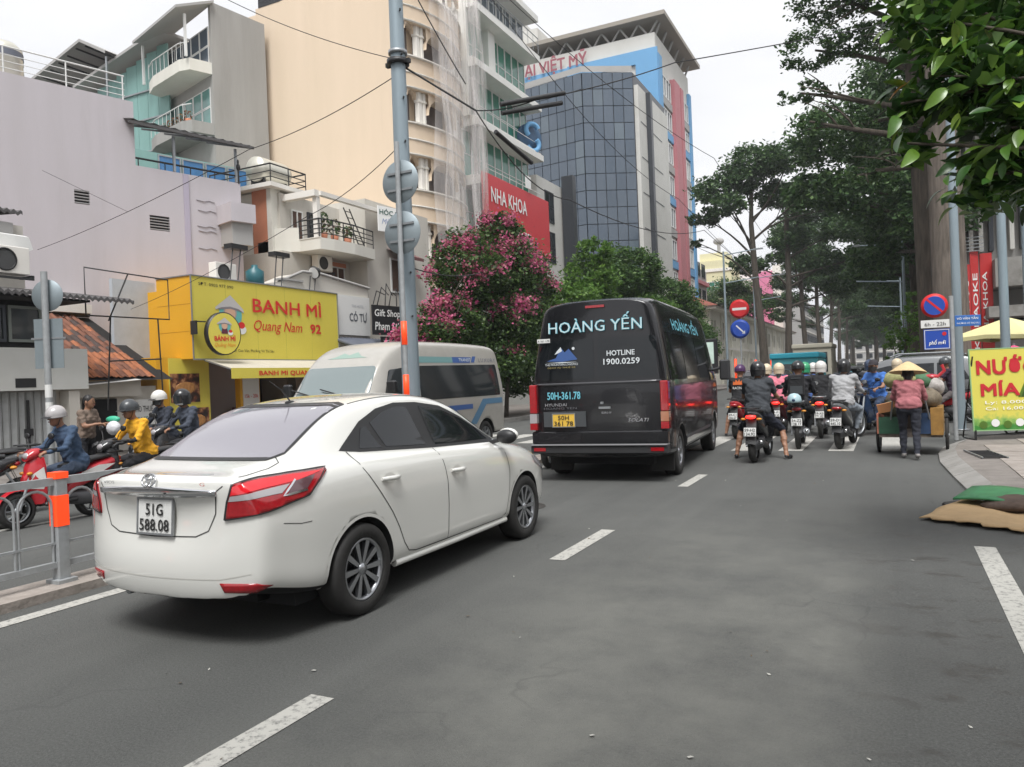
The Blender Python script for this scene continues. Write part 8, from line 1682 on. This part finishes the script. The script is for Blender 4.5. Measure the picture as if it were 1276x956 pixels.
# left round sign with rectangular plate behind
lp = thing('round_sign_pole', 'slim white banded post at left with round sign and plate seen from behind', 'sign', (-12.9, 8.3, .13), 25)
b = MB(); b.tube([(0, 0, 0), (0, 0, 3.55)], .055, 12); part('post', b, M_FENCE, lp)
b = MB(); b.lathe([(0, 0), (.27, 0), (.275, .005), (.27, .01), (0, .01)], 32, 0, T(.0, .07, 3.15) @ RX(-90)); part('round_sign', b, M_SIGNBACK, lp); b = MB(); b.box(-.25, .06, 1.9, .25, .07, 2.75); part('plate', b, M_SIGNBACK, lp)
b = MB(); b.box(-.3, .05, 2.4, .3, .056, 2.43); part('bracket', b, M_STEEL, lp)
for k in range(2): b = MB(); b.lathe([(.056, 0), (.058, .0), (.058, .22), (.056, .22)], 12, 0, T(0, 0, 1.1 + k * .3), smooth=False); part('paper_label', b, M_PLATE, lp)
# ============================================================= signs on the right
rs_ = thing('no_parking_sign', 'round no parking sign over a white time plate and blue square plate', 'sign', (1.03, 16.1, .1), 0)
b = MB(); b.tube([(0, 0, 0), (0, 0, 2.62)], .038, 12); part('post', b, M_FENCE, rs_)
def roundsign(par, x, y, z, r, rim, field, bars, M0=ID):
    b = MB(); b.lathe([(0, .012), (r, .012), (r, 0), (0, 0)], 36, 0, M0 @ T(x, y, z) @ RX(90)); o = part('round_sign', b, rim, par); b = MB(); b.lathe([(0, 0), (r * .78, 0)], 36, 0, M0 @ T(x, y - .014, z) @ RX(90)); part('sign_field', b, field, o)
    for (pts, m) in bars: b = MB(); b.add([(x + p[0] * r, y - .017, z + p[1] * r) for p in pts], [tuple(range(len(pts)))], 0, False, M0); part('symbol', b, m, o)
    return o
def barpoly(ang, l, w):
    c, s = math.cos(R(ang)), math.sin(R(ang)); return [(-l * c + w * s, -l * s - w * c), (l * c + w * s, l * s - w * c), (l * c - w * s, l * s + w * c), (-l * c - w * s, -l * s + w * c)]
S_BLUE = mat('sign blue', (.02, .07, .38), .4); S_RED = mat('sign red', (.58, .02, .025), .4)
roundsign(rs_, -.27, -.05, 2.46, .22, S_RED, S_BLUE, [(barpoly(-45, .8, .085), S_RED)])
b = MB(); b.box(-.50, -.06, 2.06, -.04, -.045, 2.2); w = part('time_plate', b, M_PLATE, rs_); text('6h - 22h', w, T(-.44, -.065, 2.09), M_TXTBLK, w=.34, h=.07)
b = MB(); b.box(-.46, -.06, 1.66, -.04, -.045, 2.03); w = part('blue_plate', b, S_BLUE, rs_); b = MB()
for x0, z0, x1, z1 in ((-.45, 1.67, -.05, 1.68), (-.45, 2.01, -.05, 2.02), (-.45, 1.68, -.44, 2.01), (-.06, 1.68, -.05, 2.01)): b.box(x0, -.064, z0, x1, -.061, z1)
part('border', b, M_PLATE, w); text('phố mới', w, T(-.38, -.066, 1.75), M_TXTWHT, w=.27, h=.07, bold=.02, shear=.2); b = MB(); b.lathe([(0, 0), (.035, 0)], 14, 0, T(-.13, -.066, 1.94) @ RX(90)); part('red_dot', b, S_RED, w)
bp_ = thing('street_name_sign', 'blue street name plate pointing right beside the no parking sign', 'sign', (1.06, 16.16, 2.27), 18)
b = MB(); b.box(.02, -.012, -.11, .46, 0, .09); w = part('plate', b, mat('name blue', (.04, .14, .42), .4), bp_, bevel=.01); text('VÕ VĂN TẦN', w, T(.05, -.016, .01), M_TXTWHT, w=.36, h=.04, bold=.01); text('PHƯỜNG VÕ THỊ SÁU', w, T(.05, -.016, -.07), M_TXTWHT, w=.38, h=.03)
for (x, y, r, h, lb) in ((1.28, 18.4, .09, 9, 'pale grey steel pole directly behind the no parking sign'), (2.44, 21.3, .105, 8.0, 'grey steel pole rising through the leaves behind the juice board'), (2.95, 21.6, .09, 8.2, 'grey steel pole at the right edge of the picture')):
    p = thing('street_pole', lb, 'pole', (x, y, .1), 0); b = MB(); b.tube([(0, 0, 0), (0, 0, h)], [r, r * .85], 16); part('shaft', b, M_POLE, p); b = MB(); b.lathe([(r, 0), (r * 1.7, 0), (r * 1.7, .03), (r, .03)], 16); part('base_plate', b, M_STEEL, p)
# sugarcane juice board
jb = thing('juice_sign_board', 'yellow green standing board reading NƯỚC MÍA on a black frame', 'sign', (1.60, 16.1, .1), 17)
tilt_ = RX(-4)
def juicemat():
    m = bpy.data.materials.new('juice print'); m.use_nodes = True; t = m.node_tree; n = t.nodes; l = t.links; b = n['Principled BSDF']; tc = n.new('ShaderNodeTexCoord'); sx = n.new('ShaderNodeSeparateXYZ'); l.new(tc.outputs['Object'], sx.inputs[0])
    z = n.new('ShaderNodeTexNoise'); z.inputs['Scale'].default_value = 9; z.inputs['Detail'].default_value = 5; l.new(tc.outputs['Object'], z.inputs['Vector'])
    ad = n.new('ShaderNodeMath'); ad.operation = 'MULTIPLY_ADD'; ad.inputs[1].default_value = .35; l.new(z.outputs['Fac'], ad.inputs[0]); l.new(sx.outputs[2], ad.inputs[2])
    r = n.new('ShaderNodeValToRGB'); e = r.color_ramp.elements; e[0].position = .42; e[0].color = (.05, .22, .04, 1); e[1].position = .62; e[1].color = (.62, .56, .10, 1); e.new(.52).color = (.25, .42, .1, 1); l.new(ad.outputs[0], r.inputs[0]); l.new(r.outputs[0], b.inputs['Base Color']); b.inputs['Roughness'].default_value = .4; return m
b = MB(); b.box(-.30, -.02, .18, .95, 0, 1.62, M=tilt_); bd = part('board', b, juicemat(), jb); b = MB()
for x0, z0, x1, z1 in ((-.32, .16, .97, .18), (-.32, 1.62, .97, 1.64), (-.32, .18, -.30, 1.62), (.95, .18, .97, 1.62)): b.box(x0, -.025, z0, x1, .005, z1, M=tilt_)
part('board_edge', b, mat('board edge green', (.25, .42, .2), .6), jb)
text('NƯỚC', bd, tilt_ @ T(-.20, -.03, 1.18), mat('juice red', (.5, .02, .03), .45), w=.98, h=.25, bold=.04); text('MÍA', bd, tilt_ @ T(-.15, -.03, .79), MATS['juice red'], w=.62, h=.22, bold=.04); text('Ly: 8.000đ', bd, tilt_ @ T(-.1, -.03, .64), M_TXTWHT, w=.8, h=.06); text('Ca: 16.000đ', bd, tilt_ @ T(-.1, -.03, .53), M_TXTWHT, w=.8, h=.06)
for k in range(8): b = MB(); x = .45 + k * .05; b.add([(x, -.027, .75), (x + .05, -.027, .75), (x + .2, -.027, 1.12 + .03 * (k % 3)), (x + .17, -.027, 1.13 + .03 * (k % 3))], [(0, 1, 2, 3)], 0, False, tilt_); part('cane_print', b, L_MID if k % 2 else L_BRIGHT, bd)
for k in range(6): b = MB(); c_ = (-.15 + k * .2, -.028, .27 + .03 * (k % 2)); b.lathe([(0, 0), (.07, 0)], 12, 0, tilt_ @ T(*c_) @ RX(90)); part('ice_print', b, M_PLATE if k % 2 else L_BRIGHT, bd)
b = MB(); b.box(-.3, -.02, 0, -.27, .01, .18); b.box(.92, -.02, 0, .95, .01, .18); b.box(-.3, .0, .0, -.27, .5, .02); b.box(-.27, -.01, .08, .92, .005, .1); b.tube([(-.28, .02, 1.5), (-.28, .55, .02)], .014, 5); b.tube([(.93, .02, 1.5), (.93, .55, .02)], .014, 5); part('frame', b, M_BLACK, jb)
# stall and parasols behind the board
def parasol(label, loc, r, h, m, sides=4, rot=20, colm=None):
    t = thing('parasol', label, 'umbrella', loc, rot); b = MB(); b.tube([(0, 0, 0), (0, 0, h + .05)], .03, 8); part('pole', b, M_STEEL, t)
    for k in range(sides):
        a0, a1 = 360 / sides * k, 360 / sides * (k + 1); q = MB(); A, B_ = (r * math.cos(R(a0)), r * math.sin(R(a0)), h - .5), (r * math.cos(R(a1)), r * math.sin(R(a1)), h - .5); md_ = ((A[0] + B_[0]) / 2, (A[1] + B_[1]) / 2, h - .44)
        q.add([(0, 0, h), A, md_, B_, (A[0], A[1], A[2] - .1), (md_[0], md_[1], md_[2] - .1), (B_[0], B_[1], B_[2] - .1)], [(0, 1, 2), (0, 2, 3), (1, 4, 5, 2), (2, 5, 6, 3)]); part('canopy_panel', q, m, t)
        q = MB(); q.tube([(0, 0, h - .04), (A[0], A[1], A[2] - .02)], .012, 4); part('rib', q, M_STEEL, t)
    return t
M_PAR = mat('parasol pale yellow', (.72, .66, .34), .8); parasol('square pale yellow parasol behind the juice board', (2.75, 23.4, .0), 1.45, 2.62, M_PAR, 4, 10); parasol('second pale yellow parasol at the right edge', (4.4, 24.0, .1), 1.4, 2.55, M_PAR, 4, 10); parasol('low pink parasol behind the dark haired rider', (3.6, 29.5, .1), 1.1, 1.9, mat('parasol pink', (.7, .08, .2), .8), 8); parasol('teal parasol at the right edge above the poles', (4.6, 20.6, .1), 1.3, 3.3, mat('parasol teal', (.1, .4, .33), .8), 8)
st = thing('drink_stall', 'dark low stall cart behind the juice board', 'stall', (2.4, 17.6, .1), 15); b = MB(); b.box(-.7, -.3, .12, .9, .35, .75); part('cabinet', b, mat('stall dark', (.04, .035, .03), .6, var=.3), st, bevel=.01); b = MB(); b.box(-.75, -.35, .752, .95, .4, .79); part('counter_top', b, M_STEEL, st)
for s in (-.5, .7): b = MB(); b.lathe([(.1, -.03), (.12, -.02), (.12, .02), (.1, .03)], 16, 0, T(s, -.33, .12) @ RX(90)); part('wheel', b, M_RUBBER, st)
b = MB(); b.tube([(.2, 0, .79), (.2, 0, 1.6)], .02, 5); part('rack_pole', b, M_STEEL, st)
# ============================================================= cardboard, green sheet, manhole on the right
cb_ = MB(); rr_ = np.random.default_rng(5); N1, N2 = 12, 10; pu = [(.20, 8.35), (.98, 7.85), (1.30, 8.9), (.66, 9.45)]
rows = []
for i in range(N1 + 1):
    u = i / N1; row = []
    for j in range(N2 + 1):
        v = j / N2; p = (Vector(pu[0]) * (1 - u) * (1 - v) + Vector(pu[1]) * u * (1 - v) + Vector(pu[2]) * u * v + Vector(pu[3]) * (1 - u) * v); e = .03 * math.sin(i * 2.1 + j) * (i in (0, N1) or j in (0, N2)); row.append((p.x + e, p.y + e, .018 + .018 * math.sin(u * 3 + v * 2) + .015 * v + .007 * math.sin(i * 1.3) * math.cos(j * .9)))
    rows.append(row)
cb_.grid(rows, 0, True); o = solo('cardboard_sheet', cb_, mat('cardboard', (.47, .32, .17), .85, var=.12, scale=6, dirt=.3, bump=.25, bscale=30), 'flattened tan cardboard sheet lying by the right kerb', 'cardboard'); sm_ = o.modifiers.new('t', 'SOLIDIFY'); sm_.thickness = .012; sm_.offset = -1
gm = thing('green_board', 'crumpled dark green printed board lying on sacks above the cardboard', 'board', (1.16, 9.2, .0), -18); rows = [[(-.55 + 1.5 * i / 10, -.35 + .75 * j / 6 + .04 * math.sin(i), .10 + .015 * math.sin(i * .9) + .03 * j / 6) for j in range(7)] for i in range(11)]; b = MB(); b.grid(rows, 0, True); o = part('sheet', b, mat('green print', (.04, .20, .08), .5, var=.3, scale=4, dirt=.4), gm); sm_ = o.modifiers.new('t', 'SOLIDIFY'); sm_.thickness = .02; b = MB(); b.add([(.1, -.2, .125), (.7, -.25, .13), (.8, .0, .145), (.2, .05, .14)], [(0, 1, 2, 3)]); part('pink_print', b, mat('pink print', (.4, .25, .2), .6, var=.4, scale=8), gm)
blob('sack', 'flat brown sack squashed under the green board', 'sack', (1.2, 9.0, .07), (.42, .3, .09), sk('dirty brown', (.09, .06, .045)), 11, None); blob('sack', 'dark brown rag bundle at the right edge by the cardboard', 'sack', (1.5, 8.7, .08), (.3, .3, .1), sk('rag', (.06, .045, .04)), 12, None); blob('tyre_rubber_mat', 'black rubber strip beside the cardboard on the road', 'rubber mat', (.62, 9.3, .015), (.16, .25, .012), M_RUBBER, 13, None)
mh = MB(); mh.lathe([(0, .012), (.30, .012), (.31, 0)], 32); o = solo('manhole_cover', mh, mat('cast iron', (.07, .065, .06), .6, .4, var=.3, scale=12, bump=.6, bscale=40), 'dark iron manhole cover in the far carriageway past the crossing', 'manhole'); o.location = (-4.0, 8.2, .001)
# ============================================================= overhead wires
def wire(label, pts, r=.012, sag=.3, n=14):
    b = MB(); P = []; r *= .68
    for i in range(len(pts) - 1):
        a, c = Vector(pts[i]), Vector(pts[i + 1])
        for k in range(n): t_ = k / n; P.append(a.lerp(c, t_) - Vector((0, 0, sag * 4 * t_ * (1 - t_))))
    P.append(Vector(pts[-1])); b.tube(P, r, 5); return solo('overhead_cable', b, M_WIRE, label, 'cable')
PX_ = -6.16; PY_ = 9.25; J1 = (-5.28, 9.9, 5.45)
wire('black cable from the pole collar to the knotted joint', [(PX_, PY_, 6.1), J1], .022, 0); wire('thick black cable running from the joint up to the clinic roof', [J1, (-4.6, 10.6, 5.7), (-3.0, 12.6, 6.6), (3.0, 20.5, 9.6)], .014, .05)
wire('cable rising from the joint to the upper left and out of frame', [(-5.1, 9.3, 5.6), (-5.6, 8.3, 7.2), (-6.0, 7.5, 8.2)], .012, .05); wire('long cable descending from the joint to the lower right past the clinic', [J1, (-4.9, 12.5, 4.6), (-5, 24, 2.9 + 3), (-6, 50, 7)], .014, .3)
wire('span wire from pole to the cream wall top', [(PX_, PY_, 6.15), (-9.5, 9.2, 7.9), (-15, 9, 10.2)], .009, .1); wire('span wire from pole going left across the cream wall', [(PX_, PY_, 5.95), (-10, 10.2, 5.75), (-19.8, 12.6, 5.4)], .01, .1); wire('lower span wire from pole going left', [(PX_, PY_, 4.95), (-9, 10.5, 4.5), (-19, 14.6, 3.9)], .009, .1)
wire('high cable crossing the top left sky', [(-14, 9, 10.2), (-9, 12, 12.6), (-3, 16, 15)], .012, .1); wire('cable crossing in front of the glass tower', [(-8.2, 14, 11.0), (-5, 26, 8.6), (-5, 60, 7)], .014, .4); wire('slack cable along the clinic facade', [(-7, 13, 9.5), (-6, 25, 7.2), (-6.2, 70, 6.5)], .012, .6)
wire('low cable from the pole toward the bougainvillea', [(PX_, PY_, 3.2), (-7.5, 14, 3.75), (-12.5, 24, 5.2)], .014, .1); wire('thin cable across the lavender wall', [(-20.4, 13.2, 7.7), (-19.9, 15.4, 6.9)], .008, .0)
for k, (a, c, lb) in enumerate((((-5.0, 10.15, 5.56), (-4.3, 10.95, 5.84), 'upper black insulator tube on the cable right of the pole'), ((-5.0, 10.18, 5.44), (-4.35, 10.95, 5.70), 'lower black insulator tube on the cable right of the pole'), ((-5.2, 10.35, 5.25), (-5.05, 11.3, 4.98), 'slanted black insulator tube below the joint'))):
    b = MB(); b.tube([a, c], .035, 10); solo('cable_insulator', b, M_BLACK, lb, 'insulator', 'cable insulators by the pole')
# far lamp posts with arms
for k, (x, y, h) in enumerate(((-11.5, 62, 11), (-12, 80, 11), (.9, 52, 9), (1.0, 74, 9))):
    t = thing('street_lamp', ('grey lamp mast with two cross arms before the rose tower', 'second lamp mast behind it on the left pavement', 'lamp mast with thin arm among the right trunks', 'far lamp mast among the right row of trees')[k], 'street lamp', (x, y, 0), 0); b = MB(); b.tube([(0, 0, 0), (0, 0, h)], [.11, .07], 10); part('mast', b, M_POLE, t)
    for z in (h - .3, h - 2.5): b = MB(); b.tube([(0, 0, z), (2.6 if x < 0 else -2.6, 0, z + .25)], .04, 6); part('arm', b, M_POLE, t)
    b = MB(); b.box(2.3 if x < 0 else -3.0, -.12, h - .12, 3.0 if x < 0 else -2.3, .12, h - .02); part('lamp_head', b, M_STEEL, t)
# median signs beyond the junction
def msign(label, x, y, r, zt):
    t = thing('median_sign', label, 'sign', (x, y, .14), 0); b = MB(); b.tube([(0, 0, 0), (0, 0, zt + r)], .04, 8); part('post', b, M_FENCE, t)
    b = MB(); b.lathe([(.042, .5), (.046, .5), (.046, 1.5), (.042, 1.5)], 10); part('reflective_band', b, M_ORANGE, t)
    roundsign(t, 0, -.06, zt, r, S_RED, S_RED, [([(-.72, -.13), (.72, -.13), (.72, .13), (-.72, .13)], M_PLATE)])
    roundsign(t, 0, -.06, zt - 2.12 * r, r, S_BLUE, S_BLUE, [(barpoly(-45, .55, .07), M_PLATE), ([(.18, -.5), (.5, -.5), (.5, -.18)], M_PLATE)])
msign('no entry sign above a blue arrow sign on the far median, nearest', -5.9, 35.1, .42, 4.13); msign('smaller no entry and blue arrow sign further up the median', -5.9, 88, .55, 2.6)
for k in range(9):
    t = thing('reflective_bollard', 'orange banded median post, %s' % ('first after the junction', 'second after the junction', 'third along the far median', 'fourth along the far median', 'fifth along the far median', 'sixth along the far median', 'seventh along the far median', 'eighth along the far median', 'ninth along the far median')[k], 'bollard', (-5.9, 33.6 + k * 5.5, .14), 0, 'orange median posts'); b = MB(); b.tube([(0, 0, 0), (0, 0, 2.0)], .045, 8); part('post', b, M_FENCE, t); b = MB(); b.lathe([(.05, .6), (.052, .6), (.052, 1.9), (.05, 1.9), (0, 1.95)], 10); part('band', b, M_ORANGE, t)
# mobile hoarding / screen van left and other far vehicles
sc_ = thing('roadside_screen', 'black framed advertising screen on a post beyond the junction', 'screen', (-7.6, 34.5, 0), 0); b = MB(); b.box(-.75, 0, 1.45, .75, .3, 3.0); part('housing', b, M_BLACK, sc_, bevel=.03); b = MB(); b.box(-.62, -.02, 1.9, .62, -.002, 2.85); part('picture', b, mat('screen picture', (.35, .45, .38), .3, var=.4, scale=1.5, emit=(.5, .6, .55, .25)), sc_); b = MB(); b.box(-.1, .1, 0, .1, .2, 1.45); part('post', b, M_BLACK, sc_)
hatch('far_car', 'dark car ahead of the motorbikes in our lane, its mirror beside the van', (-3.6, 24.5, 0), 0, mat('dark car paint', (.06, .06, .065), .25, coat=.5), 4.3, .88, 1.55, suv=False)
hatch('far_car', 'white car in the opposite lane right of the beige van with yellow plate', (-7.9, 25.5, 0), 180, mat('white taxi paint', (.62, .62, .6), .25, coat=.5), 4.3, .88, 1.5, suv=False)
hatch('far_car', 'dark car waiting in the far lane beyond the junction', (-4.2, 42, 0), 0, MATS['dark car paint'], 4.3, .88, 1.5, suv=False); hatch('far_car', 'silver car in the middle distance right of the median', (-1.8, 50, 0), 0, MATS['silver grey paint'], 4.4, .9, 1.6, suv=False); hatch('far_car', 'white car far down the right lanes of the street', (-3.9, 60, 0), 0, MATS['white taxi paint'], 4.4, .9, 1.6, suv=False)
def truck(label, loc, rz, m, roofm, h=2.9):
    t = thing('far_truck', label, 'truck', loc, rz); b = MB(); b.box(-1, 0, .5, 1, 4, h - .25); part('cargo_box', b, m, t, bevel=.03); b = MB(); b.box(-1.06, -.1, h - .25, 1.06, 4.1, h); part('roof', b, roofm, t, bevel=.05); b = MB(); b.box(-.95, 4.05, .5, .95, 5.5, 2.0); part('cab', b, m, t, bevel=.1)
    b = MB(); b.box(-.8, -.02, 1.3, .8, -.003, h - .5); part('rear_window', b, M_GLASS, t)
    for x in (-.8, .8):
        for y in (.8, 4.6): wheel(t, x, y, .4, .25, 1 if x > 0 else -1, 6)
    return t
truck('turquoise roofed tuk style truck in the middle distance', (-3.9, 37, 0), 0, mat('truck teal', (.08, .38, .42), .5), mat('roof turquoise', (.03, .38, .50), .5), 2.25); truck('pale lilac roofed small truck left of the screen', (-8.6, 30, 0), 180, mat('truck white', (.5, .5, .52), .5), mat('roof lilac', (.30, .33, .62), .5), 2.35); truck('cream box truck in the distance left of the median signs', (-3.9, 46, 0), 0, mat('truck cream', (.5, .47, .38), .6), mat('truck cream', (.5, .47, .38), .6), 2.9)
# more distant riders as simple pairs beyond
for k, (x, y, hc, sc2, lb) in enumerate(((-2.2, 26.5, GRN_H, 'olive', 'distant rider with green helmet beyond the junction'), (-1.4, 28.0, WHT_H, 'teal2', 'distant rider with white helmet beyond the junction'), (-.6, 26.0, BLK_H, 'grey2', 'distant rider with black helmet near the junction centre'), (-3.0, 29.5, YEL_H, 'navy2', 'distant rider with yellow helmet at left of the lane'), (-.3, 30.5, SLV_H, 'rust', 'distant rider with silver helmet right of the lane'), (.2, 24.6, BLU_H, 'blue2', 'distant rider with pale blue helmet ahead of the grey car'))):
    cc = dict(olive=(.06, .07, .04), teal2=(.05, .16, .18), grey2=(.1, .1, .1), navy2=(.03, .04, .09), rust=(.2, .07, .04), blue2=(.08, .12, .3))[sc2]
    pair('distant %s under the %s' % ('scooter', lb[8:]), lb, x, y, 0, (P_BLK, P_RED, P_GRY)[k % 3], 'scooter', ride(.0, .42, 'board'), C(sc2, cc), C('dark', (.02, .02, .024)), helm=hc, hstyle=1, lit=k % 2 == 0, vox=.026, facefeat=False)
def copypair(x, y, rz, blabel, plabel, src):
    bs_ = [o for o in bpy.data.objects if o.get('label') == src][0]; ps_ = [o for o in bpy.data.objects if o.name.startswith('person') and o.parent is None and (o.location - bs_.location).length < .3][0]
    for o, l_ in ((bs_, blabel), (ps_, plabel)):
        c = o.copy(); COL.objects.link(c); c.location = (x, y, o.location.z); c.rotation_euler.z = R(rz); c['label'] = l_
        for ch in list(o.children):
            d = ch.copy(); COL.objects.link(d); d.parent = c
            for g2 in list(ch.children): e = g2.copy(); COL.objects.link(e); e.parent = d
S1_, S2_, S3_ = 'dark motorbike half hidden ahead of the white helmet', 'navy scooter seen beyond the grey sweater rider', 'black motorbike with white plate ridden by the rider in white helmet'
for x, y, rz, bl, pl, sr in ((-2.75, 19.9, 4, 'dark scooter between the pink shirted and flame print riders', 'rider in dark coat between the pink shirted and flame print riders', S1_), (-.45, 20.6, -6, 'dark motorbike right of the grey sweater rider further ahead', 'rider in dark jacket ahead and right of the grey sweater', S2_), (.15, 21.4, 10, 'dark scooter left of the cart and further ahead', 'rider in dark coat ahead of the cart on its left', S1_), (-1.9, 22.6, 0, 'black motorbike in the third row of waiting bikes', 'rider with white helmet in the third row of waiting bikes', S3_), (-2.4, 23.8, 0, 'navy scooter in the third row at left', 'rider with ink blue helmet in the third row at left', S2_), (-1.2, 23.6, 0, 'dark scooter in the third row at right', 'rider with cream helmet in the third row at right', S1_), (3.3, 20.8, 70, 'dark motorbike partly hidden by the juice board', 'rider in ink jacket partly hidden by the juice board', S2_), (1.9, 25.9, 95, 'black motorbike before the rear door of the grey car', 'rider in white helmet before the rear door of the grey car', S3_)): copypair(x, y, rz, bl, pl, sr)
# unseen street context added behind and beside the camera to show in reflections
block('unseen_right_shophouse', 'unseen cream shophouse row on the near right pavement, added beside the camera for reflections', (10, 12, 0), -90, 34, 10, 6.5, M_HOTEL2, 2, 9); block('unseen_left_shophouse', 'unseen grey shophouse row on the left pavement, added behind the camera for reflections', (-17, -30, 0), 90, 30, 8, 12, M_GREYB, 3, 8)
copytree(B1, (3.6, -6, 0), 40, .8, 'unseen street tree on the right pavement, added behind the camera for reflections'); copytree(B1, (-14, -12, 0), 120, .8, 'unseen street tree on the left pavement, added behind the camera for reflections')
# ============================================================= air
hm = bpy.data.materials.new('haze air'); hm.use_nodes = True; n = hm.node_tree.nodes; n.remove(n['Principled BSDF']); pv = n.new('ShaderNodeVolumePrincipled'); pv.inputs['Density'].default_value = .0006; pv.inputs['Color'].default_value = (.9, .93, .97, 1); pv.inputs['Anisotropy'].default_value = .2
hm.node_tree.links.new(pv.outputs[0], n['Material Output'].inputs['Volume'])
o = part('haze', MB().box(-905, -305, -1.2, 905, 1505, 42), hm); o['kind'] = 'stuff'; o['label'] = 'thin pale haze over the whole street'
